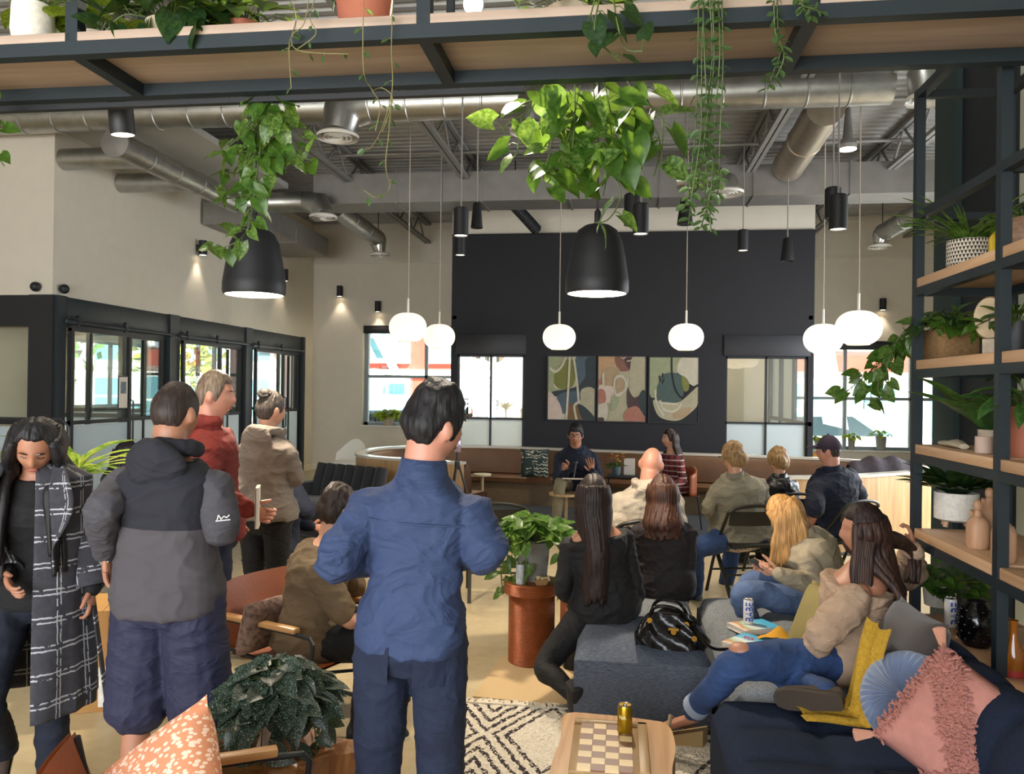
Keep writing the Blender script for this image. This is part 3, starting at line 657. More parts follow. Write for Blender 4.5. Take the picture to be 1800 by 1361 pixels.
# smooth the depth: keep a rounded plan
pth = [np.array((p.x, p.y)) for p in BP]
pth = catmull(pth, 6)
def off(P, k):
    out = []
    for i in range(len(P)):
        t = P[min(i+1, len(P)-1)]-P[max(i-1, 0)]; t = t/max(1e-6, np.linalg.norm(t)); out.append(P[i]+np.array((t[1], -t[0]))*k)
    return out
for _ in range(14):
    q_ = [p.copy() for p in pth]
    for i in range(1, len(pth)-1): pth[i] = .25*q_[i-1]+.5*q_[i]+.25*q_[i+1]
def resample(P, step):
    L = [0]
    for a, b_ in zip(P[:-1], P[1:]): L.append(L[-1]+np.linalg.norm(b_-a))
    n = max(2, int(L[-1]/step)); out = []
    for k in range(n+1):
        s_ = L[-1]*k/n; i = min(np.searchsorted(L, s_, 'right')-1, len(P)-2); t = (s_-L[i])/max(1e-6, L[i+1]-L[i]); out.append(P[i]*(1-t)+P[i+1]*t)
    return out
pth = resample(pth, .09)
SG = 1.0
def sweep(prof, P, sgn=1.0):
    q = MB(); rows = []
    n = len(prof); O = [off(P, o*SG) for o, z in prof]; v = []
    for i in range(len(P)):
        for k, (o, z) in enumerate(prof): v.append((O[k][i][0], O[k][i][1], z))
    f = [(i*n+k, (i+1)*n+k, (i+1)*n+(k+1) % n, i*n+(k+1) % n) for i in range(len(P)-1) for k in range(n)]
    f += [tuple(range(n)), tuple(range(len(P)*n-1, (len(P)-1)*n-1, -1))]
    q.add(v, f); return q
M_veneer = wood('oak_veneer', 'A8845A', 'C8A273', 'Z', 2.2, .45); M_leath = mat('tan_leather', '62432A', .5, var=.12, scale=5, bump=.15, bscale=90)
M_tanbase = mat('tan_fabric_base', '705D45', .85, var=.1, scale=20, bump=.2, bscale=200); M_seat = mat('caramel_leather', '6A472A', .5, var=.12, scale=5, bump=.1, bscale=60)
base = thing('banquette', 'long curved tan leather banquette with oak back and pale ledge', 'bench', (pth[len(pth)//2][0], pth[len(pth)//2][1], 0))
ofs = np.array((base.location.x, base.location.y)); PL = [p-ofs for p in pth]
part('oak_back', sweep([(0, 0), (0, BZ-.03), (.09, BZ-.03), (.09, 0)], PL), M_veneer, base)
part('ledge', sweep([(-.015, BZ-.03), (-.015, BZ), (.13, BZ), (.13, BZ-.03)], PL), mat('pale_ledge', 'C9C2B4', .25, var=.02), base)
nseg = 9; i0s = [int(len(PL)*k/nseg) for k in range(nseg+1)]
for k in range(nseg):
    S = PL[i0s[k]:i0s[k+1]+1]
    if len(S) < 3: continue
    part('back_cushion', sweep([(.095, .42), (.10, .74), (.13, .79), (.17, .79), (.21, .74), (.24, .60), (.25, .44)], S), M_leath, base)
    part('seat_cushion', sweep([(.1, .34), (.1, .42), (.5, .435), (.56, .43), (.58, .40), (.57, .34)], S), M_seat, base)
part('seat_base', sweep([(.095, .0), (.095, .34), (.52, .34), (.52, .0)], PL), M_tanbase, base)
# rounded end panel by the speaker
p = G(962, 842, .44)
def pad(name, w, h, t, m, label, cat, loc, rot, pinch=.12, group=None, p=.5, extra=None):
    q = MB(); q.pillow(w, h, t, pinch=pinch, p=p, n=16); o = single(name, q, m, label, cat, loc, rot, group, weld=True, ang=60); return o
# striped dark cushion on the bench
m, nt, b = newmat('dark_green_striped'); cc = coords(nt, (1, 1, 1))
wv = nd(nt, 'ShaderNodeTexWave', Scale=6.5, Distortion=9.0, Detail=3.0); wv.bands_direction = 'Y'; wv.inputs['Detail Scale'].default_value = 2.; nt.links.new(cc, wv.inputs[0])
nz = nd(nt, 'ShaderNodeTexNoise', Scale=7.); nt.links.new(cc, nz.inputs[0])
k = math_n(nt, 'MULTIPLY', math_n(nt, 'GREATER_THAN', wv.outputs['Fac'], .82), math_n(nt, 'GREATER_THAN', nz.outputs[0], .47))
nt.links.new(mixc(nt, k, '1B2A2A', 'A7A189'), b.inputs['Base Color']); b.inputs['Roughness'].default_value = .9; M_stripe = m
pc = G(940, 838, .44)
pad('throw_cushion', .42, .42, .13, M_stripe, 'dark green cushion with pale dashed stripes on the banquette', 'cushion', (pc.x, pc.y-.05, .44+.2), (rad(78), 0, rad(6)))
pc = G(1428, 836, .44)
pad('throw_cushion', .36, .36, .12, mat('mustard_cloth', 'B07A2A', .85, var=.1), 'mustard cushion leaning in the right curve of the banquette', 'cushion', (pc.x+.05, pc.y-.1, .44+.19), (rad(75), 0, rad(-15)))
# coat thrown over the right ledge
q = MB()
def fn(u, v):
    a = u*2-1; z = .845+.12*(1-a*a)**.5*math.sin(PI*min(1, v*1.2+.05))-.34*max(0, v-.45)*1.8-.10*max(0, .2-v)*5*1.2; yy = lerp(-.06, .36, v)
    return (a*.42, yy, z+.02*math.sin(u*21+v*4))
q.grid(fn, 24, 14); pc = G(1555, 820, .85)
single('dark_coat', q, mat('dark_coat_cloth', '3A3238', .7, var=.3, scale=12, bump=.4, bscale=25), 'dark shiny coat thrown over the banquette ledge', 'coat', (pc.x, pc.y-.1, 0))
# ================================================================== PAINTINGS (flat abstract canvases)
AC = {'sage': '8E9270', 'olive': '6F7034', 'blue': '47565E', 'dark': '2B3436', 'cream': 'B9B09A', 'sand': 'A39A7E', 'brown': '6E5430', 'tan': 'A08868', 'rust': '7E5546', 'rose': 'A06A58', 'plum': '4A3534', 'peach': 'B08C66', 'teal': '42524C', 'black': '141518', 'pink': 'C0AC9C'}
AM = {k: mat('paint_'+k, v, .7, var=.08, scale=14) for k, v in AC.items()}; AK = list(AC)
def painting(label, px0, px1, py0, py1, shapes, bgc, lines):
    A, B_ = YP(px0, py1, YBLK-.03), YP(px1, py0, YBLK-.03); w_, h_ = B_.x-A.x, B_.z-A.z
    t = thing('painting', label, 'painting', ((A.x+B_.x)/2, YBLK-.015, A.z), 0, 'abstract triptych')
    q = MB(); q.box((0, 0, h_/2), (w_, .03, h_)); part('canvas', q, AM[bgc], t)
    q = MB()
    for (x, z, sx, sz) in ((-w_/2-.008, h_/2, .016, h_+.03), (w_/2+.008, h_/2, .016, h_+.03), (0, -.008, w_, .016), (0, h_+.008, w_, .016)): q.box((x, 0, z), (sx, .045, sz))
    part('frame', q, M_bmetal, t)
    for i, (cn, pts) in enumerate(shapes):
        q = MB(); P = catmull([np.array(p_, float) for p_ in pts], 4, True)
        P = [(min(max(x, 0), 1), min(max(y, 0), 1)) for x, y in P]
        q.poly([((x-.5)*w_, -.0155-.0006*i, (1-y)*h_) for x, y in P]); part('painted_patch', q, AM[cn], t, smooth=False)
    for i, (cn, pts, r) in enumerate(lines):
        P = catmull([np.array(p_, float) for p_ in pts], 6); q = MB(); off_ = -.0155-.0006*(len(shapes)+i); v = []; f = []
        for j in range(len(P)):
            d_ = P[min(j+1, len(P)-1)]-P[max(j-1, 0)]; d_ = d_/max(1e-6, np.linalg.norm(d_)); nn = np.array((-d_[1], d_[0]))*r
            for s_ in (1, -1): x, y = np.clip(P[j]+nn*s_, 0, 1); v.append(((x-.5)*w_, off_, (1-y)*h_))
        f = [(2*j, 2*j+1, 2*j+3, 2*j+2) for j in range(len(P)-1)]; q.add(v, f); part('painted_line', q, AM[cn], t, smooth=False)
painting('abstract painting with olive patch and two long cream lines', 963, 1046, 627.5, 737, [
    ('sage', [(0, 0), (.5, 0), (.35, .3), (0, .35)]), ('olive', [(.12, .3), (.35, .06), (.58, .1), (.55, .45), (.3, .52), (.14, .45)]), ('sage', [(0, .3), (.12, .3), (.14, .5), (.5, .52), (.4, .58), (0, .57)]),
    ('blue', [(.6, 0), (1, 0), (1, .5), (.7, .52), (.6, .3)]), ('dark', [(.8, .05), (1, 0), (1, .5), (.68, .5), (.74, .38), (.8, .3)]), ('dark', [(.05, .57), (.5, .5), (.7, .45), (.7, .56), (.4, .6), (.2, .64)]),
    ('blue', [(.2, .62), (.7, .55), (.62, .8), (.4, .9), (.3, .88)]), ('pink', [(0, .57), (.15, .64), (.28, .8), (.3, 1), (0, 1)]), ('sand', [(.72, .52), (1, .52), (1, .95), (.85, .88), (.72, .75)]), ('brown', [(.45, .78), (.6, .75), (.74, .85), (.76, 1), (.4, 1)]), ('dark', [(.64, .76), (.8, .8), (1, .95), (1, 1), (.76, 1)])], 'cream',
    [('cream', [(.02, .18), (.15, .24), (.28, .16), (.38, 0)], .022), ('cream', [(.46, 0), (.44, .4), (.4, 1)], .022), ('cream', [(.54, 0), (.62, .4), (.66, .72)], .022), ('cream', [(.66, .72), (.57, .79), (.62, 1)], .022)])
painting('abstract painting in peach, rust and plum with a cream loop', 1051, 1135, 627.5, 740, [
    ('peach', [(0, 0), (.35, 0), (.3, .2), (.1, .25), (0, .3)]), ('rust', [(.35, 0), (.72, 0), (.74, .18), (.45, .22)]), ('plum', [(.55, .03), (.72, .02), (.74, .2), (.62, .17)]), ('sand', [(.72, 0), (1, 0), (1, .55), (.8, .62), (.66, .5)]),
    ('tan', [(.1, .2), (.4, .16), (.45, .3), (.3, .45), (.05, .48)]), ('rose', [(0, .36), (.07, .36), (.07, .45), (0, .46)]), ('pink', [(0, .48), (.3, .46), (.38, .56), (.26, .72), (0, .7)]), ('rose', [(0, .52), (.14, .53), (.16, .7), (0, .72)]),
    ('tan', [(.38, .38), (.56, .36), (.56, .55), (.42, .6)]), ('plum', [(.62, .46), (.68, .55), (.78, .63), (.96, .55), (1, .55), (.9, .78), (.64, .8)]), ('dark', [(.88, .58), (1, .53), (1, .9), (.9, .85)]), ('rose', [(.58, .84), (.8, .76), (.92, .84), (1, .95), (1, 1), (.6, 1)]), ('sage', [(.28, .62), (.44, .6), (.42, .76), (.3, .84)]), ('cream', [(0, .76), (.2, .74), (.2, .96), (0, .95)]), ('plum', [(0, .95), (.12, .95), (.12, 1), (0, 1)])], 'sand',
    [('cream', [(.34, .48), (.36, .34), (.48, .3), (.58, .38), (.56, .52), (.42, .6), (.35, .55)], .02), ('cream', [(.62, .32), (.6, .5), (.44, .58)], .016), ('cream', [(.1, .26), (.1, .44), (.02, .46)], .02), ('cream', [(.48, 0), (.53, .03), (.58, .0)], .008), ('cream', [(.6, .07), (.68, .06), (.73, .03)], .008), ('sage', [(.22, .72), (.24, .85), (.22, .98)], .012)])
painting('abstract painting with a dark teal disc and black curved line', 1141, 1228, 629, 742, [
    ('sage', [(0, 0), (.66, 0), (.62, .2), (.4, .3), (.18, .4), (.14, .6), (.0, .56)]), ('cream', [(.66, 0), (1, 0), (1, .42), (.82, .4), (.7, .3), (.56, .2)]), ('teal', [(.16, .55), (.2, .35), (.3, .25), (.55, .24), (.7, .34), (.7, .55), (.6, .68), (.2, .68)]),
    ('sand', [(.08, .66), (.3, .69), (.62, .68), (.9, .5), (1, .45), (1, .7), (.86, .84), (.6, .97), (.3, .95), (.15, .86)]), ('olive', [(.66, .28), (.8, .36), (.8, .5), (.7, .5)]), ('tan', [(.5, .85), (.85, .76), (.8, .88), (.55, .95)])], 'black',
    [('black', [(.45, 0), (.46, .25), (.54, .5), (.68, .62), (.82, .5), (1, .42)], .018), ('cream', [(.12, .5), (.15, .7), (.3, .9)], .02), ('cream', [(.22, .66), (.3, .8), (.5, .83), (.62, .76), (.66, .7)], .018), ('cream', [(.2, .7), (.6, .72)], .016), ('black', [(.2, .28), (.22, .37)], .014), ('black', [(.27, .24), (.27, .31)], .014), ('black', [(.26, .4), (.3, .33)], .012)])
# ================================================================== RUG, MAT
m, nt, b = newmat('moroccan_rug'); cc = coords(nt, (1, 1, 1)); sep = nt.nodes.new('ShaderNodeSeparateXYZ'); nt.links.new(cc, sep.inputs[0])
def tri(x, per): return math_n(nt, 'ABSOLUTE', math_n(nt, 'SUBTRACT', math_n(nt, 'FRACT', math_n(nt, 'DIVIDE', x, per)), .5))
nz = nd(nt, 'ShaderNodeTexNoise', Scale=30., Detail=3.); nt.links.new(cc, nz.inputs[0])
jx = math_n(nt, 'MULTIPLY_ADD', nz.outputs[0], .03, sep.outputs[0]); jy = math_n(nt, 'MULTIPLY_ADD', nz.outputs[0], .03, sep.outputs[1])
dd = math_n(nt, 'ADD', math_n(nt, 'MULTIPLY', tri(jx, .62), 1.3), tri(jy, .86))
rings = math_n(nt, 'FRACT', math_n(nt, 'MULTIPLY', dd, 7.5))
ln = math_n(nt, 'LESS_THAN', rings, .4); zone = math_n(nt, 'GREATER_THAN', dd, .33)
nz2 = nd(nt, 'ShaderNodeTexNoise', Scale=75., Detail=2.); nt.links.new(cc, nz2.inputs[0])
dash = math_n(nt, 'GREATER_THAN', nz2.outputs[0], .42)
kk = math_n(nt, 'MULTIPLY', math_n(nt, 'MULTIPLY', ln, zone), dash)
rugc = mixc(nt, kk, ramp(nt, nz2.outputs[0], [(.3, 'BFB5A3'), (.7, 'E2DACA')]), '2E262A')
nt.links.new(rugc, b.inputs['Base Color']); b.inputs['Roughness'].default_value = 1.; bumpn(nt, b, nz2.outputs[0], 1., .02)
q = MB(); RX0, RX1, RY0, RY1 = -.86, 1.35, .9, 4.22
def fn(u, v):
    x, y = lerp(RX0, RX1, u), lerp(RY0, RY1, v); e = .03*mnoise.noise(Vector((x*6, y*6, 0)))
    return (x+(e if u in (0., 1.) else 0), y+(e if v in (0., 1.) else 0), .018+.010*mnoise.noise(Vector((x*22, y*22, 3)))+.004*mnoise.noise(Vector((x*60, y*60, 3))))
q.grid(fn, 150, 200)
t = thing('shag_rug', 'cream shag rug with broken dark diamond rings under the chess table', 'rug', (0, 0, 0))
part('pile', q, m, t, ang=180)
q = MB()
for i in range(260):
    x = lerp(RX0, RX1, i/260); q.tube([(x, RY1-.01, .02), (x+random.uniform(-.02, .02), RY1+.04, .02), (x+random.uniform(-.04, .04), RY1+random.uniform(.06, .11), .008)], [.008, .006, .002], 5)
part('fringe', q, mat('rug_cream', 'D8CFBE', 1., var=.1), t, kind='stuff')
m, nt, b = newmat('jute_weave'); cc = coords(nt, (1, 1, 1)); ck = nd(nt, 'ShaderNodeTexChecker', Scale=95.); nt.links.new(cc, ck.inputs[0])
nz = nd(nt, 'ShaderNodeTexNoise', Scale=25.); nt.links.new(cc, nz.inputs[0])
nt.links.new(mixc(nt, nz.outputs[0], mixc(nt, ck.outputs['Fac'], 'A88D68', 'CDB48C'), 'C0A57C'), b.inputs['Base Color']); b.inputs['Roughness'].default_value = 1; bumpn(nt, b, ck.outputs['Fac'], .6, .006)
q = MB(); q.prism([(-.78, 4.32), (-.2, 4.27), (-.02, 4.3), (-.06, 5.1), (-.72, 5.0)], .002, .014); single('jute_mat', q, m, 'small woven jute mat beside the copper stool', 'mat')
# ================================================================== SECTIONAL SOFA
M_navy = mat('navy_tweed', '1B2538', .95, var=.25, scale=90, bump=.35, bscale=260, spec=.2); M_grey = mat('grey_tweed', '7C8084', .95, var=.35, scale=40, stretch=(6, 1.2, 6), bump=.35, bscale=220, spec=.2)
def tufted(q, x0, x1, y0, y1, z0, z1, nx, ny, puff=.03, r=.05):
    # upholstered block, quilted top
    NX, NY = nx*8+1, ny*8+1
    def fn(u, v):
        x, y = lerp(x0, x1, u), lerp(y0, y1, v); a = abs(math.sin(PI*nx*u)); c = abs(math.sin(PI*ny*v)) if ny > 0 else 1
        ed = min((x-x0), (x1-x), (y-y0), (y1-y)); k = min(1, ed/r); rr = r*(1-math.sqrt(max(0, 1-(1-k)**2)))
        return (x, y, z1-puff+puff*(a**.35)*(c**.35)-rr)
    q.grid(fn, NX, NY)
    def side(u, v):
        P = [(x0, y0), (x1, y0), (x1, y1), (x0, y1)]; s_ = u*4; i = int(s_) % 4; t = s_-int(s_); a, c = P[i], P[(i+1) % 4]
        w_ = .012*math.sin(PI*v); x, y = lerp(a[0], c[0], t), lerp(a[1], c[1], t); return (x+(x-(x0+x1)/2)*w_*.5, y+(y-(y0+y1)/2)*w_*.5, lerp(z0, z1-puff-r*.98, v))
    q.grid(side, 48, 6, closeu=True)
sofa = thing('sectional_sofa', 'navy tufted sofa with long seat along the plant shelf', 'sofa', (.8, 2.5, 0))
L = lambda v: Vector(v)-Vector((.8, 2.5, 0))
def shift(q, o=(.8, 2.5, 0)):
    q.v = [a-np.array(o) for a in q.v]; return q
SX0, SX1 = .40, 1.13
for i, (y0, y1) in enumerate(((1.25, 2.33), (2.34, 3.46))):
    q = MB(); tufted(q, SX0, SX1, y0, y1, .07, .43, 2, 4, .03, .06); part('seat', shift(q), M_navy, sofa, ang=70)
for i, (y0, y1) in enumerate(((1.25, 2.33), (2.34, 3.46))):
    q = MB()
    def fn(u, v):
        y = lerp(y0, y1, v); a = u*PI*1.1; k = abs(math.sin(PI*4*v))**.4
        th = lerp(-.35, PI+.1, u); r = .13+.022*k
        x = 1.27-math.cos(th)*r*1.0; z = .54+math.sin(th)*r*1.35
        if u < .12: z = lerp(.40, z, u/.12); x = lerp(1.12, x, u/.12)
        if u > .9: z = lerp(z, .08, (u-.9)/.1)
        return (x, y, z)
    q.grid(fn, 26, 33); part('backrest', shift(q), M_navy, sofa, ang=80)
    q = MB(); q.box((1.27, (y0+y1)/2, .3), (.24, y1-y0, .46), bev=.03); part('back_base', shift(q), M_navy, sofa)
for x in (.5, 1.3):
    for y in (1.4, 3.35): q = MB(); q.box((x, y, .035), (.14, .06, .07), bev=.008); part('foot', shift(q), wood('foot_wood', '6B4423', '8A5C33', 'X'), sofa)
gs = thing('sectional_sofa', 'grey tweed sofa section beyond the navy one with books lying on it', 'sofa', (.8, 4.1, 0))
q = MB(); tufted(q, .50, 1.13, 3.48, 5.15, .07, .43, 2, 4, .03, .06); part('seat', shift(q, (.8, 4.1, 0)), M_grey, gs, ang=70)
q = MB(); q.box((1.27, 4.32, .34), (.26, 1.66, .6), bev=.1, seg=4); part('backrest', shift(q, (.8, 4.1, 0)), M_grey, gs, ang=60)
for x in (.58, 1.3):
    for y in (3.6, 5.0): q = MB(); q.box((x, y, .035), (.14, .06, .07), bev=.008); part('foot', shift(q, (.8, 4.1, 0)), MATS['foot_wood'], gs)
ot = thing('ottoman', 'grey tweed ottoman carrying the black handbag', 'ottoman', (.13, 4.37, 0))
q = MB(); tufted(q, -.34, .335, -.36, .36, .06, .43, 2, 1, .02, .06); part('cushion_block', q, mat('dark_grey_tweed', '565C68', .95, var=.35, scale=40, stretch=(1.2, 6, 6), bump=.3, bscale=220, spec=.2), ot, ang=70)
for x in (-.26, .26):
    for y in (-.28, .28): q = MB(); q.box((x, y, .03), (.1, .06, .06)); part('foot', q, MATS['foot_wood'], ot)
ot2 = thing('ottoman', 'grey tweed ottoman behind the handbag under the woman in brown', 'ottoman', (.12, 5.12, 0))
q = MB(); tufted(q, -.33, .33, -.36, .36, .06, .43, 2, 1, .02, .06); part('cushion_block', q, M_grey, ot2, ang=70)
for x in (-.26, .26):
    for y in (-.28, .28): q = MB(); q.box((x, y, .03), (.1, .06, .06)); part('foot', q, MATS['foot_wood'], ot2)
# ================================================================== CUSHIONS AND THROW
def round_pleated(loc, rot):
    q = MB(); n = 72; R = .175
    for sg in (1, -1):
        k0 = len(q.f)
        def fn(u, v):
            a = 2*PI*u; r = R*v; pl = (1 if int(round(u*n)) % 2 else -1)*.009*math.sin(PI*min(1, v*1.0))
            h = .075*math.sqrt(max(0, 1-v**3))*(.25+.75*min(1, v/.35))
            return (r*math.cos(a), r*math.sin(a), sg*(h+pl+.001))
        q.grid(fn, n, 14, closeu=True)
        if sg < 0: q.f[k0:] = [w_[::-1] for w_ in q.f[k0:]]
    t = thing('round_cushion', 'round pleated pale blue velvet cushion on the navy sofa', 'cushion', loc); t.rotation_euler = rot
    part('pleated_cover', q, mat('blue_velvet', '717F9A', .8, var=.12, scale=9, sheen=.3), t, ang=25, weld=True)
    q = MB(); q.ell((0, 0, .022), (.014, .014, .008)); part('button', q, MATS['blue_velvet'], t)
_p = D(1604, 1237, 2.95); round_pleated((_p.x-.02, _p.y, _p.z+.02), (rad(62), rad(0), rad(-48)))
t = thing('tufted_cushion', 'pink cushion with shaggy tufted diamond and corner tassels', 'cushion', (*D(1690, 1285, 2.62).xy, D(1690, 1285, 2.62).z)); t.rotation_euler = (rad(58), rad(24), rad(-46)); t.scale = (.84,)*3
M_pink = mat('dusty_pink', 'B0776B', .9, var=.1, scale=20, bump=.2, bscale=160)
q = MB(); q.pillow(.48, .48, .17, pinch=.12, n=18); part('cover', q, M_pink, t, weld=True, ang=70)
q = MB()
def ptz(a, b_): return .085*max(0., (1-a**4)*(1-b_**4))**.5
for i in range(2600):
    a, b_ = random.uniform(-1, 1), random.uniform(-1, 1)
    if not ((abs(a+b_) < .38 and abs(a) < .95) or (abs(a) > .82 and abs(b_) < .97) or (a-b_ > .95)): continue
    x, y, z = a*.232, b_*.232, ptz(a, b_); dx, dy = random.uniform(-.014, .014), random.uniform(-.014, .014)
    q.tube([(x, y, z-.004), (x+dx, y+dy, z+.012), (x+dx*1.8, y+dy*1.8, z+.004)], [.006, .005, .0035], 4)
part('tufting', q, M_pink, t, kind='stuff')
for sx in (-1, 1):
    for sy in (-1, 1):
        q = MB(); d = Vector((sx, sy, -.1)).normalized(); Rq = np.array(d.to_track_quat('Z', 'Y').to_matrix()); p0 = np.array((sx*.215, sy*.215, 0.))
        q.ell(p0+np.array(d)*.012, .014, 12, 8); q.tube([p0+np.array(d)*(.02+.007*k) for k in range(11)], [.009+.0013*k+.0016*(k % 2) for k in range(11)], 18)
        for k in range(18): an = 2*PI*k/18; o_ = Rq @ np.array((math.cos(an)*.02, math.sin(an)*.02, 0)); q.tube([p0+np.array(d)*.03+o_*.55, p0+np.array(d)*.098+o_*1.12], [.003, .0035], 5)
        part('tassel', q, mat('tassel_peach', 'C08A70', .9, var=.1), t)
pad('throw_cushion', .42, .42, .15, mat('taupe_velvet', '3E3734', .85, var=.15, sheen=.3), 'dark taupe cushion against the navy sofa back behind the brunette', 'cushion', (1.13, 3.34, .655), (rad(70), 0, rad(-86)))
pad('throw_cushion', .38, .38, .14, mat('olive_cloth', '8A7C4A', .85, var=.1, bump=.15, bscale=30), 'olive green cushion between the two women on the grey sofa', 'cushion', (.97, 3.93, .60), (rad(66), 0, rad(-66)))
q = MB()
def fn(u, v):
    y = lerp(3.16, 3.40, u); s_ = v*1.0
    if s_ < .55: x, z = lerp(1.02, .94, s_/.55), lerp(.80, .45, s_/.55)
    else: x, z = lerp(.94, .72, (s_-.55)/.45), .447
    return (x+.012*math.sin(u*14+v*3)-.02*u, y+.02*math.sin(v*9), z+.008*math.sin(u*17+v*6)+.006)
q.grid(fn, 24, 40); single('mustard_throw', q, mat('mustard_knit', 'B08A24', .95, var=.2, scale=80, bump=.5, bscale=200), 'mustard knitted throw hanging beside the brunette', 'blanket')
# ================================================================== CHESS TABLE
ct = thing('stump_table', 'pale live-edge wooden block table holding the chessboard', 'table', (0, 2.83, 0)); M_maple = wood('maple', 'B07F50', 'D3A877', 'Y', 2.0, .35, True)
q = MB(); out = [(-.2, .33), (-.06, .35), (.12, .33), (.2, .29), (.215, .1), (.19, -.1), (.2, -.34), (-.19, -.36), (-.215, -.1), (-.2, .1)]
out = [tuple(p) for p in catmull([np.array(p) for p in out], 5, True)]; q.prism(out, .30, .42); part('slab', q, M_maple, ct, ang=50)
q = MB(); q.prism([(x*.82, y*.82) for x, y in out], 0.0, .30); part('block', q, M_maple, ct, ang=50)
cb = thing('chessboard', 'wooden chessboard with a thick frame on the block table', 'board game', (-.02, 2.86, .421)); bw = .047
q = MB(); q.box((.0, 0, .008), (.27, .40, .016), bev=.003); part('base', q, wood('walnut_frame', '8A6A3E', 'A58250', 'Y'), cb)
q = MB(); q.box((.118, 0, .022), (.036, .40, .014), bev=.003); part('frame_rail', q, MATS['walnut_frame'], cb); q = MB(); q.box((0, .19, .022), (.27, .02, .014), bev=.003); part('frame_rail', q, MATS['walnut_frame'], cb)
M_dk, M_lt = mat('dark_square', '7B5646', .4, var=.1), mat('light_square', 'D9BE90', .4, var=.1)
qd = MB(); qd.box((0, 0, 0), (bw-.0015, bw-.0015, .006)); dm, lm = qd.mesh('dark_square', M_dk, False), None; ql = MB(); ql.box((0, 0, 0), (bw-.0015, bw-.0015, .006)); lm = ql.mesh('light_square', M_lt, False)
for i in range(5):
    for j in range(8):
        if i == 4: continue
        put('dark_square' if (i+j) % 2 == 0 else 'light_square', dm if (i+j) % 2 == 0 else lm, cb, (-.108+bw*(i+.5), .176-bw*(j+.5), .019))
def can(label, loc, r, h, m, rz=0., text=None, tcol=None, horiz=False):
    t = thing('drink_can', label, 'can', loc, rz)
    q = MB(); q.lathe([(r*.8, 0), (r, .008), (r, h-.012), (r*.88, h-.002)], 24); part('body', q, m, t)
    q = MB(); q.lathe([(r*.9, h-.004), (r*.9, h), (r*.8, h), (r*.78, h-.004)], 24); q.ell((0, -r*.25, h-.001), (r*.3, r*.4, .003), 10, 6); part('lid', q, M_chrome, t)
    if text:
        cu = bpy.data.curves.new('lettering', 'FONT'); cu.body = text; cu.size = h*.30; cu.align_x = 'CENTER'; cu.align_y = 'CENTER'; cu.extrude = .0004; cu.offset = .001
        tm = bpy.data.objects.new('tmp', cu); C.objects.link(tm); dg = bpy.context.evaluated_depsgraph_get(); me = bpy.data.meshes.new_from_object(tm.evaluated_get(dg)); bpy.data.objects.remove(tm)
        bm = bmesh.new(); bm.from_mesh(me); bmesh.ops.subdivide_edges(bm, edges=bm.edges[:], cuts=1); xs = [v.co.x for v in bm.verts]; sc_ = (h*.74)/max(1e-6, max(xs)-min(xs))
        for v in bm.verts:
            if horiz: a = v.co.x*.5/r-.35; v.co = Vector((math.sin(a)*(r+.0008), -math.cos(a)*(r+.0008+v.co.z), h*.66+v.co.y*.5)); continue
            a = v.co.y*sc_*1.3/r; v.co = Vector((math.sin(-a)*-(r+.0008)*-1, -math.cos(a)*(r+.0008+v.co.z), h*.5+v.co.x*sc_))
        bm.to_mesh(me); bm.free(); me.materials.clear(); me.materials.append(tcol); put('lettering', me, t)
    return t
M_blue_ink = mat('blue_ink', '2A50A8', .5, var=0); M_cwhite = mat('can_white', 'DAD6D2', .35, var=0)
can('gold drink can standing on the block table behind the chessboard', (*G(1098, 1296, .42).xy, .42), .0275, .122, mat('gold_can', 'A8861E', .3, .8, var=.1), 0, 'NA', mat('pale_ink', 'D8C890', .5, var=0), True)
BK1, BK2 = G(1325, 1108, .43), G(1318, 1136, .43)
# books on the grey sofa
m, nt, b = newmat('book_cover_blue'); cc = coords(nt, (1, 1, 1)); sep = nt.nodes.new('ShaderNodeSeparateXYZ'); nt.links.new(cc, sep.inputs[0]); nz = nd(nt, 'ShaderNodeTexNoise', Scale=9.); nt.links.new(cc, nz.inputs[0])
hh = math_n(nt, 'ADD', math_n(nt, 'MULTIPLY', sep.outputs[1], 4.2), math_n(nt, 'MULTIPLY_ADD', nz.outputs[0], .5, .25))
nt.links.new(ramp(nt, hh, [(.1, 'E8D8C0'), (.2, 'D88A60'), (.28, 'A8C090'), (.45, 'E8F0F0'), (.55, '7CC4DC'), (.9, '4FB0D8')]), b.inputs['Base Color']); b.inputs['Roughness'].default_value = .35
def book(label, loc, rz, size, cover, pages=True, rx=0., extra=None):
    w_, h_, t_ = size; t = thing('book', label, 'book', loc, rz, None); t.rotation_euler = (rx, 0, rz)
    q = MB(); q.box((0, 0, t_-.001), (w_, h_, .002)); q.box((0, 0, .001), (w_, h_, .002)); q.box((-w_/2+.001, 0, t_/2), (.002, h_, t_)); part('cover', q, cover, t)
    q = MB(); q.box((.002, 0, t_/2), (w_-.006, h_-.006, t_-.004)); part('pages', q, mat('paper', 'DDD2C4', .9, var=.05), t); return t
b1 = book('blue illustrated book lying under the white can', (BK1.x, BK1.y, .432), rad(-62), (.16, .23, .028), m)
b2 = book('blue illustrated book with pink title lying near the yellow cloth', (BK2.x-.02, BK2.y, .432), rad(-38), (.15, .22, .026), m)
q = MB()
for k, (x, y) in enumerate(((-.03, .05), (-.012, .052), (.008, .05), (-.02, .028), (0, .026), (.02, .03))): q.box((x, y, .0275), (.012, .014, .001), R=rotm(0, 0, .3*k))
part('title_mark', q, mat('pink_ink', 'C8486A', .5, var=0), b2)
can('white can with blue lettering standing on the blue book', (BK1.x-.028, BK1.y+.01, .461), .0265, .134, M_cwhite, rad(10), 'BABE', M_blue_ink)
q = MB()
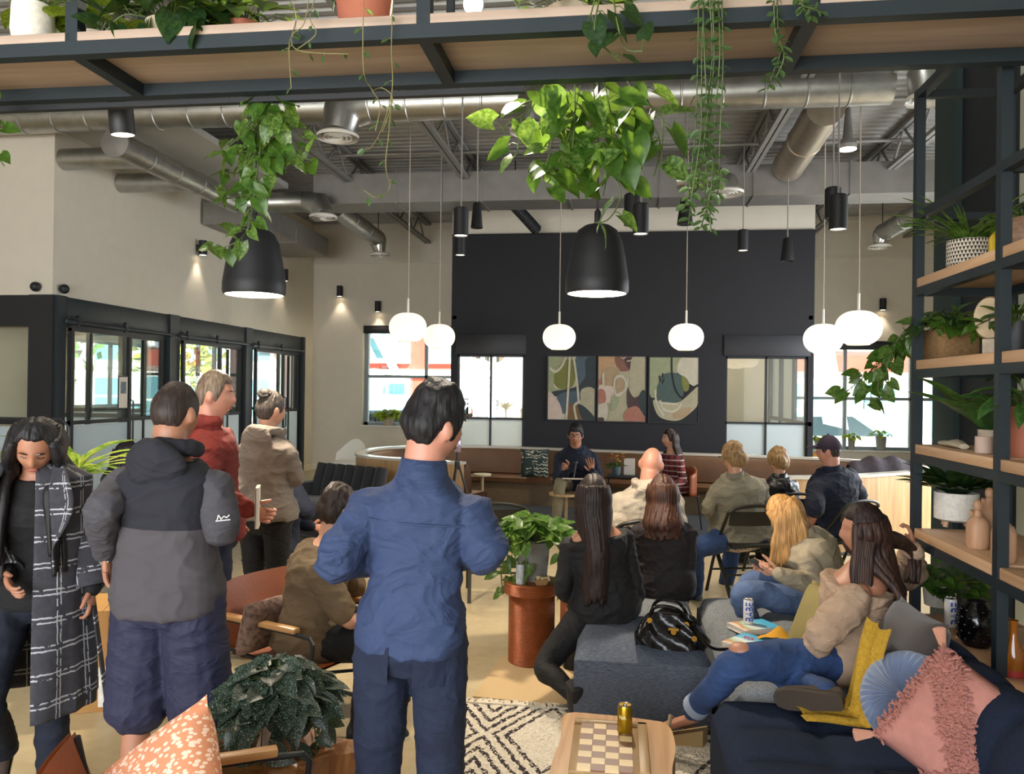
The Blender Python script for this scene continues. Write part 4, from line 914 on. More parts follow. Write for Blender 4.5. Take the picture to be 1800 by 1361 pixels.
def fn(u, v): 
    return (lerp(-.11, .11, u), lerp(-.05, .06, v), .004+.075*max(0, 1-abs(u-.45)*2.3)*max(0, 1-abs(v-.4)*1.4)+.006*math.sin(u*11+v*5)+.006)
q.grid(fn, 22, 14); yl = G(1382, 1133, .43); single('yellow_cloth', q, mat('yellow_cloth', 'CC9420', .85, var=.08), 'folded bright yellow cloth lying beside the books', 'cloth', (yl.x-.03, yl.y-.02, .445), (0, 0, rad(-20)))
# ================================================================== HANDBAG
hb = thing('handbag', 'glossy black leather handbag with gold hardware on the grey ottoman', 'handbag', (*G(1180, 1138, .43).xy, .432), rad(-8)); hb.location.y += .05
M_patent = mat('patent_black', '050507', .22, var=.2, scale=8, bump=.45, bscale=7, spec=.35, bdist=.03)
q = MB()
def fn(u, v):
    a = 2*PI*u; h = v; k = lerp(1., .62, h**1.4)*(1+.05*math.sin(a*5+h*6)); w_ = .185*k*(1.0 if h > .08 else .93); dpt = .10*lerp(1, .45, h)
    sx = math.copysign(abs(math.cos(a))**.7, math.cos(a)); sy = math.copysign(abs(math.sin(a))**.7, math.sin(a)); return (w_*sx*1.05, dpt*sy+.012*math.sin(a*7+h*9), .165*h-.04*math.cos(a)**2*h+.008*math.sin(a*5))
q.grid(fn, 40, 14, closeu=True); q.poly([fn(i/40, 1) for i in range(40)]); q.poly([fn(i/40, 0) for i in range(39, -1, -1)]); part('body', q, M_patent, hb, ang=80)
for sy in (-.04, .05):
    q = MB(); q.tube([np.array(p) for p in catmull([(-.10, sy, .12), (-.09, sy*1.2, .175), (-.05, sy*1.5, .20), (.02, sy*1.5, .195), (.06, sy*1.2, .165), (.08, sy, .12)], 6)], .009, 8); part('handle', q, M_patent, hb)
M_gold = mat('gold_metal', 'C9A24A', .25, 1., var=0)
for (x, y, z) in ((-.1, -.06, .125), (.08, -.06, .12), (0.02, -.088, .085), (.12, -.08, .06)): q = MB(); q.lathe([(.006, -.003), (.014, -.003), (.014, .003), (.006, .003)], 12, (x, y, z), R=rotm(PI/2, 0, 0)); part('buckle', q, M_gold, hb)
q = MB(); q.box((.02, -.092, .1), (.05, .006, .012)); part('clasp_plate', q, M_gold, hb)
q = MB(); q.tube([np.array(p) for p in catmull([(.12, -.06, .12), (.17, -.09, .05), (.22, -.08, .02), (.28, -.05, .015)], 6)], .008, 6); part('strap', q, M_patent, hb)
# ================================================================== COPPER STOOLS WITH POTTED PLANT
M_copper = mat('copper_cord', '8C4A22', .4, .35, var=.15, scale=14)
def spool(label, loc, r, h):
    t = thing('spool_stool', label, 'stool', loc, 0, None)
    prof = []; z = .0; n = int((h-.07)/.0085)
    for i in range(n): z = .0+i*.0085; prof += [(r*.80, z), (r*.815, z+.003), (r*.815, z+.0055), (r*.80, z+.0085)]
    q = MB(); q.lathe(prof, 36); part('drum', q, M_copper, t, ang=15)
    prof = []
    for i in range(8): z = h-.072+i*.0085; prof += [(r*.985, z), (r, z+.003), (r, z+.0055), (r*.985, z+.0085)]
    q = MB(); q.lathe(prof, 36); part('top_rim', q, M_copper, t, ang=15)
    q = MB(); q.lathe([(r*.97, h-.012), (r*.97, h-.003), (r*.93, h)], 36); part('top', q, mat('copper_top', '7A4526', .35, .3, var=.2), t)
SP = G(935, 1178, 0); SP = Vector((SP.x-.02, SP.y+.13, 0)); SH = .50
spool('coiled copper spool stool carrying the potted pothos', (SP.x, SP.y, .015), .178, SH)
spool('second coiled copper stool half hidden behind the woman in black', (SP.x+.27, SP.y+.42, 0), .15, .42)
# ================================================================== LEATHER ARMCHAIRS
M_cognac = mat('cognac_leather', '8A4A28', .45, var=.15, scale=6, bump=.12, bscale=80); M_oak = wood('oak_arm', 'B98450', 'D6A870', 'Y', 3.0, .4)
def lounge_chair(label, loc, rz):
    # local +y faces the front
    t = thing('leather_armchair', label, 'armchair', loc, rz, None); hw, fy, by = .30, .30, -.30
    for sx in (-1, 1):
        x = sx*hw; q = MB(); q.tube([(x, by, .0), (x, by+.02, .40), (x, by-.02, .52), (x, by-.05, .67)], .011, 8); part('rear_leg', q, M_bmetal, t)
        q = MB(); q.tube([(x, fy-.04, .0), (x, fy, .25), (x, fy+.02, .49), (x, fy-.0, .515), (x, fy-.12, .52)], .011, 8); part('front_leg', q, M_bmetal, t)
        
        for a_, b_ in (((x, by+.02, .52), (x, fy-.05, .52)), ((x, by+.0, .38), (x, fy+.01, .33)), ((x, by, .012), (x, fy-.04, .012))): q = MB(); q.tube([a_, b_], .01, 8); part('side_rail', q, M_bmetal, t)
        q = MB(); q.box((x, -.03, .538), (.045, .50, .028), bev=.008); part('armrest', q, M_oak, t)
    q = MB(); q.tube([(-hw, by+.02, .2), (hw, fy-.02, .2)], .009, 8); q.tube([(hw, by+.02, .2), (-hw, fy-.02, .2)], .009, 8); part('cross_brace', q, M_bmetal, t)
    q = MB()
    def fs(u, v): return (lerp(-hw+.01, hw-.01, u), lerp(by+.05, fy-.0, v), lerp(.36, .35, v)-.03*math.sin(PI*u)*math.sin(PI*v))
    q.grid(fs, 12, 12); q.grid(lambda u, v: tuple(np.array(fs(1-u, v))-np.array((0, 0, .012))), 12, 12); part('seat_sling', q, M_cognac, t, ang=80)
    q = MB()
    def fb(u, v): return (lerp(-hw-.012, hw+.012, u), lerp(by+.05, by-.055, v)-.05*math.sin(PI*u), lerp(.36, .68, v))
    q.grid(fb, 12, 12); q.grid(lambda u, v: tuple(np.array(fb(1-u, v))-np.array((0, .014, 0))), 12, 12); part('back_sling', q, M_cognac, t, ang=80)
    return t
lounge_chair('cognac leather armchair holding the man in the brown shirt', (-1.60, 3.99, 0), rad(-112))
lounge_chair('cognac leather armchair with a coral patterned cushion in the foreground', (-1.11, 2.06, 0), rad(-60))
pad('throw_cushion', .28, .28, .11, mat('taupe_print', '7A6258', .85, var=.6, scale=40), 'mottled taupe cushion wedged behind the man in brown', 'cushion', (-1.76, 3.80, .51), (rad(74), 0, rad(-112)))
m, nt, b = newmat('coral_print'); vo = nd(nt, 'ShaderNodeTexVoronoi', Scale=52.); nt.links.new(coords(nt, (1, 1.6, 1)), vo.inputs[0]); nz = nd(nt, 'ShaderNodeTexNoise', Scale=30.); nt.links.new(coords(nt), nz.inputs[0])
kq = math_n(nt, 'LESS_THAN', math_n(nt, 'ADD', vo.outputs[0], math_n(nt, 'MULTIPLY', nz.outputs[0], .3)), .56)
nt.links.new(mixc(nt, kq, 'C98561', 'E6C3AC'), b.inputs['Base Color']); b.inputs['Roughness'].default_value = .9
pp = D(225, 1345, 2.42)
pad('throw_cushion', .44, .44, .16, m, 'coral cushion with pale speckled print in the foreground armchair', 'cushion', (-1.20, 1.98, .56), (Matrix.Rotation(rad(-28), 3, 'Z') @ Matrix.Rotation(rad(66), 3, 'X') @ Matrix.Rotation(rad(42), 3, 'Z')).to_euler(), .08)
# ================================================================== ROOT-WOOD TABLE
rt = thing('root_table', 'knobbly root-wood side table under the silver-leaved plant', 'table', (*G(450, 1345, .38).xy, 0)); rt.location.y += .10
q = MB(); M_root = wood('root_wood', '6B3F22', 'A5713F', 'Z', 2.5, .35)
def fn(u, v):
    a = 2*PI*u; r = .23*(1+.22*math.sin(3*a+1)+.12*math.sin(7*a))*lerp(.75, 1.0, v)*(1+.06*mnoise.noise(Vector((math.cos(a)*3, math.sin(a)*3, v*4)))); return (r*1.15*math.cos(a), r*.9*math.sin(a), .40*v)
q.grid(fn, 60, 12, closeu=True); q.poly([fn(i/60, 1) for i in range(60)]); part('root_block', q, M_root, rt, ang=50)
for (x, y, s_) in ((.1, -.12, .1), (-.15, -.08, .09), (.2, .02, .08)): q = MB(); q.ell((x, y, .33), (s_, s_*.8, s_*.9), 14, 10); part('burl_knob', q, M_root, rt)
# cardboard boxes
def carton(label, c, size, rz, tape=True):
    t = thing('cardboard_box', label, 'box', c, rz); w_, d_, h_ = size; mm = mat('cardboard', 'B0854C', .9, var=.08, bump=.05, bscale=80)
    q = MB(); q.box((0, 0, h_/2), size, bev=.004); part('carton', q, mm, t)
    for sx in (-1, 1): q = MB(); q.box((sx*w_*.25, 0, h_+.003), (w_*.49, d_, .006), R=rotm(0, sx*-.02, 0)); part('flap', q, mm, t)
    q = MB(); q.box((.02, -d_/2-.002, h_*.25), (w_*.18, .003, h_*.4)); part('shipping_label', q, mat('label_white', 'DEDAD0', .7, var=.15, scale=40), t)
    q = MB(); q.box((0, -d_/2-.0015, h_*.5), (.05, .002, h_)); part('tape', q, mat('tape_tan', 'A8783C', .3, var=.05), t)
p = G(165, 1262, 0); carton('tall cardboard box on the floor beside the woman in plaid', (p.x-.08, p.y+.25, 0), (.42, .38, .52), rad(22))
# tubular rack at the far left
p = D(64, 737, 5.6); t = thing('tubular_rack', 'black tubular metal rack by the glazed office front', 'rack', (p.x, p.y, 0))
q = MB(); z = p.z; q.tube([(-.6, 0, 0), (-.6, 0, z-.05), (-.55, 0, z), (.2, 0, z), (.25, 0, z-.05), (.25, 0, 0)], .011, 8); part('hoop', q, M_bmetal, t)
q = MB(); q.tube([(-.6, -.2, .012), (-.6, .2, .012)], .011, 8); q.tube([(.25, -.2, .012), (.25, .2, .012)], .011, 8); part('foot_bar', q, M_bmetal, t)
q = MB(); q.box((.19, 0, z-.12), (.06, .03, .03), bev=.006); part('clamp', q, M_bmetal, t)
# ================================================================== PEOPLE
def remesh(mb, name, m, vox, smooth=4, disp=None, factor=.5, extra=None):
    me = mb.mesh('tmp_'+name, m, smooth=False); o = bpy.data.objects.new('tmp_'+name, me); C.objects.link(o)
    r = o.modifiers.new('r', 'REMESH'); r.mode = 'VOXEL'; r.voxel_size = vox; r.adaptivity = 0
    if smooth: sm = o.modifiers.new('s', 'SMOOTH'); sm.factor = factor; sm.iterations = smooth
    dg = bpy.context.evaluated_depsgraph_get(); out = bpy.data.meshes.new_from_object(o.evaluated_get(dg)); out.name = name
    bpy.data.objects.remove(o); bpy.data.meshes.remove(me)
    if disp is not None:
        n = len(out.vertices); co = np.empty(n*3); out.vertices.foreach_get('co', co); no = np.empty(n*3); out.vertex_normals.foreach_get('vector', no)
        co, no = co.reshape(-1, 3), no.reshape(-1, 3); d = np.array([disp(Vector(c)) for c in co]); co = co+no*d[:, None]; out.vertices.foreach_set('co', co.ravel())
    if extra is not None:   # append closed finger chains rooted inside the palm
        bm = bmesh.new(); bm.from_mesh(out); e = extra.mesh('tmp', m, smooth=True); bm.from_mesh(e); bm.to_mesh(out); bm.free(); bpy.data.meshes.remove(e)
    out.materials.clear()
    for q in (m if isinstance(m, (list, tuple)) else [m]): out.materials.append(q)
    out.polygons.foreach_set('use_smooth', [True]*len(out.polygons)); out.update(); return out
def folds(amp=.006, f=(7, 7, 16), seed=0.):
    amp = amp*.95
    def d(c):
        a = mnoise.noise(Vector((c.x*f[0]+seed, c.y*f[1], c.z*f[2]))); w = mnoise.noise(Vector((c.x*3+seed, c.y*3+5, c.z*3)))
        r = 1-abs(mnoise.noise(Vector((c.x*5+c.z*6+seed, c.y*5, c.z*9-c.x*4))))*2
        r2 = (1-abs(mnoise.noise(Vector((c.x*4+c.z*7+seed*2, c.y*4+c.z*3, c.z*10-c.x*7)))))**5
        r3 = (1-abs(mnoise.noise(Vector((c.x*6-c.z*9+seed, c.y*5+3, c.z*8+c.x*8)))))**6
        return amp*(.5*a+.5*w+.5*max(0, r-.55)+.85*r2+.85*r3-.5)
    return d
def gauss(x, s): return math.exp(-x*x/(2*s*s))
def head_pt(th, ph, fem=False, off=0.):
    x, y, z = math.sin(th)*math.cos(ph), math.cos(th)*math.cos(ph), math.sin(ph)
    X, Y, Z = .0745*x, .094*y, .118*z; fr = max(0, y)
    if z < 0:
        t = -z; X *= 1-((.36 if fem else .27) if y > 0 else .09)*t**1.7
        if y < 0: Y *= 1-.42*t**1.3
        else: Y *= 1-.10*t**2; Z *= 1-.02*fr
    else: X *= 1+.03*math.sin(PI*z); Y *= 1.0
    Y -= .007*fr*gauss(X, .05)*(1 if z > -.2 else .6)
    if y > 0:
        k = 1. if y > .25 else y/.25
        nz = -.018; Y += k*.024*gauss(X, .0105)*(gauss(Z-nz, .013) if Z < nz else gauss(Z-nz, .03)); Y += k*.004*gauss(abs(X)-.013, .006)*gauss(Z-nz, .008)
        Y -= k*.011*gauss(abs(X)-.031, .015)*gauss(Z-.012, .011); Y += k*.005*gauss(abs(X)-.03, .02)*gauss(Z-.034, .007)
        Y += k*.0065*gauss(X, .019)*(gauss(Z+.054, .0045)+gauss(Z+.064, .005)); Y -= k*.003*gauss(X, .02)*gauss(Z+.0590, .0022)
        Y += k*.008*gauss(X, .018)*gauss(Z+.095, .014); Y += k*.004*gauss(abs(X)-.045, .015)*gauss(Z+.012, .018)
    v = Vector((X, Y, Z))
    if off: v += Vector((x, y, z))*off
    return v
def head_mb(q, R, c, s, fem=False, nu=64, nv=48):
    def fn(u, v): p = head_pt(2*PI*u, lerp(-PI/2+.02, PI/2-.02, v), fem)*s; return np.asarray(R) @ np.array(p)+np.array(c)
    q.grid(fn, nu, nv, closeu=True); n = nu; k = q.n-nu*nv; q.f.append(tuple(k+i for i in range(nu-1, -1, -1))); q.f.append(tuple(k+(nv-1)*nu+i for i in range(nu))); q.mi += [0, 0]
    for sx in (-1, 1):
        cc = np.asarray(R) @ np.array((sx*.080*s, -.012*s, -.006*s))+np.array(c); q.ell(cc, (.0125*s, .020*s, .033*s), 12, 10, R=np.asarray(R) @ rotm(.15, 0, sx*-.35))
def smst(a, b, x): t = min(1, max(0, (x-a)/(b-a))); return t*t*(3-2*t)
def hair_cap(R, c, s, thick=.014, front=.062, side=-.01, back=-.07, fem=False, rough=.004, sideburn=0., part_x=None, top=0., bald=None, seed=0.):
    q = MB(); nu, nv = 96, 64
    def fn(u, v):
        th = 2*PI*u; ph = lerp(-PI/2+.05, PI/2-.02, v); p = head_pt(th, ph, fem); y = math.cos(th)*math.cos(ph); x = abs(math.sin(th)*math.cos(ph))
        # hairline height as a function of azimuth
        az = abs(((u+.5) % 1)-.5)*2   # 0 front, 1 back
        hl = lerp(front, side, smst(.22, .42, az)); hl = lerp(hl, back, smst(.55, .75, az))
        if sideburn: hl -= sideburn*gauss(az-.44, .05)
        m = smst(hl-.008, hl+.008, p.z)
        if bald is not None: m *= smst(bald, bald-.02, p.z)
        nz = mnoise.noise(Vector((p.x*60+seed, p.y*60, p.z*22)))*rough+mnoise.noise(Vector((p.x*18+seed, p.y*18, p.z*12)))*rough*1.5
        h = thick*(.55+.45*smst(hl, hl+.05, p.z))+top*smst(.04, .11, p.z)+nz
        o = lerp(-.012, h, m); d = Vector((math.sin(th)*math.cos(ph), math.cos(th)*math.cos(ph), math.sin(ph)))
        if part_x is not None and p.z > .05: o -= .006*gauss(p.x-part_x, .004)
        p = (p+d*o)*s; return np.asarray(R) @ np.array(p)+np.array(c)
    q.grid(fn, nu, nv, closeu=True); k = q.n-nu*nv; q.f.append(tuple(k+(nv-1)*nu+i for i in range(nu))); q.mi += [0]
    return q
def hair_mat(name, col, hi, rough=.55):
    if name in MATS: return MATS[name]
    m, nt, b = newmat(name); n = nd(nt, 'ShaderNodeTexNoise', Scale=9., Detail=6.); nt.links.new(coords(nt, (9, 9, .7)), n.inputs[0])
    nt.links.new(ramp(nt, n.outputs[0], [(.35, col), (.72, hi)]), b.inputs['Base Color']); b.inputs['Roughness'].default_value = rough; b.inputs['Specular IOR Level'].default_value = .4
    bumpn(nt, b, n.outputs[0], .6, .008); MATS[name] = m; return m
def skin_mat(name, col): return mat(name, col, .5, var=.07, scale=14, bump=.05, bscale=120, sss=.08)
SK_fair, SK_tan, SK_pink = skin_mat('skin_fair', 'C08D72'), skin_mat('skin_tan', 'A8745A'), skin_mat('skin_pink', 'C08670')
M_eye = mat('eye_white', 'E8E2DA', .2, var=0); M_iris = mat('iris_dark', '1E1512', .15, var=0); M_lip = mat('lip_rose', '9A5248', .45, var=0)
def hand_geo(palm, fing, wrist, d, nrm, side, s, curl=.5, spread=.06, thumb=.6, curls=None):
    d, nrm = Vector(d).normalized(), Vector(nrm); nrm = (nrm-d*nrm.dot(d)).normalized(); lat = d.cross(nrm)*side  # thumb side
    w = Vector(wrist); P = lambda a, b_, c_: w+d*(a*s)+lat*(b_*s)+nrm*(c_*s)
    palm.tube([P(-.02, 0, 0), P(.02, 0, 0), P(.06, .002, 0), P(.09, 0, 0)], [.022*s, .027*s, .036*s, .034*s], 12, sx=.5, up=lat)
    ln = [.066, .075, .070, .055]
    for i in range(4):
        b0 = .030-.020*i; ax = lat; cu = curls[i] if curls else curl; p = P(.072, b0, 0); dd = (d+lat*(spread*(1.5-i))).normalized(); pts = [p, P(.09, b0, 0)+dd*.004]; seg = ln[i]*s
        for k, fr in enumerate((.45, .32, .23)):
            an = cu*(.55+.5*k); rot = Matrix.Rotation(an*-1, 3, dd.cross(nrm)) if True else None
            dd = (dd*math.cos(an)+nrm*math.sin(an)).normalized() if k == 0 else (dd*math.cos(an)+(dd.cross(dd.cross(nrm))*-1).normalized()*math.sin(an)).normalized()
            pts.append(pts[-1]+dd*(seg*fr))
        fing.tube(pts, [.0095*s, .0093*s, .0085*s, .0078*s, .0058*s], 8)
    dd = (d*.55+lat*.75+nrm*.35*thumb).normalized(); p = P(.02, .018, .003); q1 = p+dd*.04*s; d2 = (dd*.6+d*.6+nrm*.3*thumb).normalized(); q2 = q1+d2*.03*s; q3 = q2+(d2+nrm*.2*thumb).normalized()*.024*s
    fing.tube([p, q1, q2, q3], [.0125*s, .0112*s, .0098*s, .0068*s], 8)
TR = [(-.15, .105, .10), (-.09, .160, .125), (-.02, .172, .128), (.05, .165, .12), (.13, .148, .108), (.22, .148, .108), (.31, .164, .118), (.39, .176, .118), (.43, .164, .108), (.465, .128, .094), (.495, .092, .08), (.525, .068, .069), (.56, .058, .061)]
class Person:
    def __init__(s, label, rz, H, pelvis, neck, head=(0, 0, 0), fem=False, width=1., depth=1., skin=None, lean_bend=0., vox=.011, headshift=(0, 0, 0)):
        s.label, s.rz, s.s, s.fem, s.skin, s.vox = label, rz, H/1.75, fem, skin or SK_fair, vox
        pw, nw = Vector(pelvis), Vector(neck); s.loc = Vector((pw.x, pw.y, 0)); s.Ri = Matrix.Rotation(-rz, 3, 'Z')
        s.P, s.N = s.L(pw), s.L(nw); s.A = (s.N-s.P).normalized(); X = Vector((1, 0, 0)); X = (X-s.A*X.dot(s.A)).normalized(); s.X = X; s.F = s.A.cross(X)
        s.len = (s.N-s.P).length; s.bend = lean_bend; s.w, s.dp = width, depth
        s.HR = np.array(Matrix.Rotation(head[0], 3, 'Z') @ Matrix.Rotation(-head[1], 3, 'X') @ Matrix.Rotation(head[2], 3, 'Y'))
        hs = s.s*1.0; s.hs = hs; s.Hc = s.N+s.A*.018*hs+Vector(s.HR @ np.array((0, .022, .118)))*hs+Vector(headshift)
        s.root = thing('person', label, 'person', s.loc, rz); s.body = MB(); s.fing = MB(); s.arm = {}; s.leg = {}
    def L(s, w): return s.Ri @ (Vector(w)-s.loc)
    def J(s, j):  # joint: (px,py,d) -> local
        return s.L(D(*j))
    def spine(s, t):
        k = t/.54; return s.P+s.A*(s.len*k)+s.F*(s.bend*(math.sin(PI*min(1, max(0, k)))))
    def torso(s, q, off=0., t0=-.2, t1=1., wk=1., flare=0., n=28, hem_flat=True, dk=1.):
        rows = [(t, rx, ry) for t, rx, ry in TR if t0-.001 <= t <= t1]; pts = []
        if hem_flat and t0 > TR[0][0]:
            i = next(i for i, r in enumerate(TR) if r[0] > t0); a, b_ = TR[i-1], TR[i]; u = (t0-a[0])/(b_[0]-a[0]); rows = [(t0, lerp(a[1], b_[1], u), lerp(a[2], b_[2], u))]+[r for r in rows if r[0] > t0+.01]
        v = []
        for t, rx, ry in rows:
            if s.fem: rx *= {True: .90, False: 1.}[t > .28]*(.92 if .08 < t < .28 else 1.0); ry *= 1.0
            rx = rx*s.s*s.w*wk+off+flare*max(0, .2-t); ry = ry*s.s*s.dp*dk+off+flare*max(0, .2-t); c = s.spine(t)
            if s.fem and .25 < t < .42: c = c+s.F*.012
            for k in range(n):
                a = 2*PI*k/n; ca, sa = math.cos(a), math.sin(a); pw = .85
                v.append(c+s.X*(math.copysign(abs(ca)**pw, ca)*rx)+s.F*(math.copysign(abs(sa)**pw, sa)*ry))
        N = len(rows); f = [(i*n+k, i*n+(k+1) % n, (i+1)*n+(k+1) % n, (i+1)*n+k) for i in range(N-1) for k in range(n)]+[tuple(range(n-1, -1, -1)), tuple(range((N-1)*n, N*n))]
        q.add([p[:] for p in v], f)
    def shoulder(s, sd): return s.spine(.383)+s.X*(sd*(.150 if s.fem else .170)*s.s*s.w*getattr(s, 'shk', 1.))
    def limb(s, q, pts, rad_, n=16):
        P = [Vector(p) for p in pts]; C_ = [Vector(c) for c in catmull([np.array(p) for p in P], 6)]; m_ = len(C_); K = len(P)-1; R_ = []
        for i in range(m_):
            t = i/(m_-1)*K; k = min(int(t), K-1); R_.append(lerp(rad_[k], rad_[k+1], t-k))
        q.tube(C_, R_, n); q.ell(C_[0], R_[0], n, 8); q.ell(C_[-1], R_[-1], n, 8)
    def set_arm(s, sd, elbow, wrist, hand=None, loc=False):
        e, w = (Vector(elbow), Vector(wrist)) if loc else (s.J(elbow), s.J(wrist)); s.arm[sd] = (s.shoulder(sd), e, w, hand)
    def set_leg(s, sd, knee, ankle, toe=None, loc=False, hipdx=.09):
        k, a = (Vector(knee), Vector(ankle)) if loc else (s.J(knee), s.J(ankle)); h = s.P+s.X*(sd*hipdx*s.s)-s.A*.03*s.s; s.leg[sd] = (h, k, a, Vector(toe).normalized() if toe is not None else Vector((0, 1, 0)))
    def armpts(s, sd):
        sh, e, w, _ = s.arm[sd]; return [sh, (sh+e)/2+(0*(w-e)), e, (e+w)/2, w]
    def legpts(s, sd):
        h, k, a, _ = s.leg[sd]; return [h, (h+k)/2, k, (k+a)/2, a]
    def finish_body(s):
        k = s.s*.97; fk = .88 if s.fem else 1.
        s.torso(s.body, -.012)
        for sd in s.arm:
            s.limb(s.body, s.armpts(sd), [.052*k*fk, .046*k*fk, .038*k*fk, .037*k*fk, .026*k*fk]); sh, e, w, hd = s.arm[sd]
            if hd is None: hd = dict(d=(w-e), n=-s.X*sd+s.F*.3, curl=.5)
            if hd: hand_geo(s.body, s.fing, w, hd.get('d', w-e), hd.get('n', -s.X*sd), hd.get('side', sd)*-1 if hd.get('flip') else sd, s.s*(.92 if s.fem else 1.03), hd.get('curl', .5), hd.get('spread', .05), hd.get('thumb', .5))
        for sd in s.leg: s.limb(s.body, s.legpts(sd), [.085*k, .074*k, .054*k, .052*k, .036*k])
        s.body.tube([s.N-s.A*.06*s.s, s.N+s.A*.0, s.Hc+Vector(s.HR @ np.array((0, -.022, -.05)))*s.hs], [.070*s.s*fk, .065*s.s*fk, .064*s.s*fk], 18)
        head_mb(s.body, s.HR, s.Hc, s.hs, s.fem)
        me = remesh(s.body, 'body', s.skin, s.vox if s.vox > .008 else .007, 2, extra=s.fing, factor=.35); return put('body', me, s.root)
    def top(s, m, name='shirt', off=.016, hem=-.09, sleeve=(.066, .060, .053, .050, .042), sleeves=True, hood=False, collar=False, bare=(), amp=.006, f=(7, 7, 16), flare=.05, sleeve_end=1., sleeve_mat=None, wk=1., neckt=.505, dk=1., cuff=False, hoodm=None):
        neckt = .53 if collar else neckt; q = MB(); k = s.s*(.92 if s.fem else 1.); s.torso(q, off, hem, neckt, wk, flare, dk=dk); parts_ = [(name, q, m)]
        for sd in s.arm:
            if not sleeves: continue
            P = s.armpts(sd); R_ = [r*k for r in sleeve]
            if sleeve_end < 1.:
                C_ = [Vector(c) for c in catmull([np.array(p) for p in P], 6)]; nk = max(3, int(len(C_)*sleeve_end)); P = C_[:nk:3]+[C_[nk-1]]; R_ = [lerp(R_[0], R_[2], i/(len(P)-1)) for i in range(len(P))]
            else: P = P[:-1]+[P[-1]+(P[-1]-P[-2]).normalized()*.005]
            if sd in bare: C_ = [Vector(c) for c in catmull([np.array(p) for p in P], 4)]; P, R_ = C_[2:], [np.interp((i+2)/(len(C_)-1), [0, .25, .5, .75, 1], R_) for i in range(len(C_)-2)]
            tgt = q if sleeve_mat is None else MB()
            s.limb(tgt, P, R_)
            if sleeve_mat is not None: parts_.append(('sleeve', tgt, sleeve_mat))
        if hood:
            c = s.N+s.A*.0-s.F*.045*s.s; tgt = q if hoodm is None else MB()
            for a in np.linspace(-2.0, 2.0, 11):
                p0 = s.N+s.A*(.02-.012*abs(a))*s.s+(s.X*math.sin(a)*.098-s.F*math.cos(a)*.085)*s.s; tgt.ell(p0, .033*s.s, 12, 8)
            tgt.ell(s.N-s.A*.06*s.s-s.F*.105*s.s, (.115*s.s, .045*s.s, .11*s.s), 18, 12, R=np.array(Matrix((s.X, s.F, s.A)).transposed()) @ rotm(.25, 0, 0))
            if hoodm is not None: parts_.append(('hood', tgt, hoodm))
        if collar:
            v = []; n = 30
            for z, r_, dz in ((-.055, .088, 0), (.018, .071, 0), (.020, .067, 0), (-.03, .062, 0)):
                for kk in range(n):
                    a = 2*PI*kk/n; v.append(s.N+s.A*((z+.012-.022*max(0, math.sin(a)))*s.s)+(s.X*math.cos(a)+s.F*math.sin(a)*1.02)*(r_*s.s))
            cq = MB(); cq.add([p[:] for p in v], [(i*n+kk, i*n+(kk+1) % n, ((i+1) % 4)*n+(kk+1) % n, ((i+1) % 4)*n+kk) for i in range(4) for kk in range(n)]); part('collar', cq, m, s.root, ang=70)
        for i, (nm, mb, mm) in enumerate(parts_): put(nm, remesh(mb, nm, mm, s.vox, 3, folds(amp, f, len(s.label)+i*3.1)), s.root)
        if cuff:
            for sd in s.arm:
                w, e = s.arm[sd][2], s.arm[sd][1]; d = (w-e).normalized(); q = MB(); q.tube([w-d*.03, w+d*.015], sleeve[-1]*k*1.08, 16); part('cuff', q, sleeve_mat or m, s.root)
    def bottom(s, m, name='trousers', off=.013, legr=(.098, .090, .070, .066, .056), top_t=.03, amp=.005, f=(8, 8, 11), end=1., wk=1., dk=1.):
        q = MB(); s.torso(q, off, -.2, top_t, wk, hem_flat=False, dk=dk)
        for sd in s.leg:
            P = s.legpts(sd); R_ = [r*s.s for r in legr]
            if end < 1.:
                C_ = [Vector(c) for c in catmull([np.array(p) for p in P], 6)]; nk = max(3, int(len(C_)*end)); P = C_[:nk:3]+[C_[nk-1]]; R_ = [lerp(R_[0], R_[2], i/(len(P)-1)) for i in range(len(P))]
            s.limb(q, P, R_)
        put(name, remesh(q, name, m, s.vox, 3, folds(amp, f, len(s.label)*1.7)), s.root)
    def shoes(s, m, sole=None, sides=(-1, 1), sock=None, L_=.26, upv=None):
        for sd in sides:
            h, k, a, toe = s.leg[sd]; up = Vector((0, 0, 1)); up = (k-a).normalized() if abs(toe.z) > .5 else up; up = Vector(upv) if upv is not None else up; x = toe.cross(up).normalized(); up = x.cross(toe); q = MB(); sc_ = s.s*L_/.26
            g = a-up*.075*s.s; rows = [(-.075, .024, .045), (-.06, .034, .075), (-.02, .036, .085), (.04, .040, .062), (.10, .046, .046), (.15, .045, .036), (.185, .032, .026), (.195, .012, .014)]; v = []; n = 14
            for y, w, hh in rows:
                for kk in range(n):
                    an = 2*PI*kk/n; v.append(g+toe*y*sc_+x*math.cos(an)*w*sc_+up*((math.sin(an)*.5+.5)*hh*sc_+.012))
            q.add([p[:] for p in v], [(i*n+kk, i*n+(kk+1) % n, (i+1)*n+(kk+1) % n, (i+1)*n+kk) for i in range(len(rows)-1) for kk in range(n)]+[tuple(range(n-1, -1, -1)), tuple(range((len(rows)-1)*n, len(rows)*n))])
            so_ = part('shoe', q, m, s.root, ang=80)
            q = MB(); v = []
            for zz in (0, .02):
                for y, w, hh in rows: v.append(g+toe*y*sc_+x*w*1.04*sc_+up*zz)
                for y, w, hh in rows[::-1]: v.append(g+toe*y*sc_-x*w*1.04*sc_+up*zz)
            nn = len(rows)*2; q.add([p[:] for p in v], [tuple(range(nn-1, -1, -1)), tuple(range(nn, 2*nn))]+[(i, (i+1) % nn, nn+(i+1) % nn, nn+i) for i in range(nn)]); part('sole', q, sole or M_bmetal, so_)
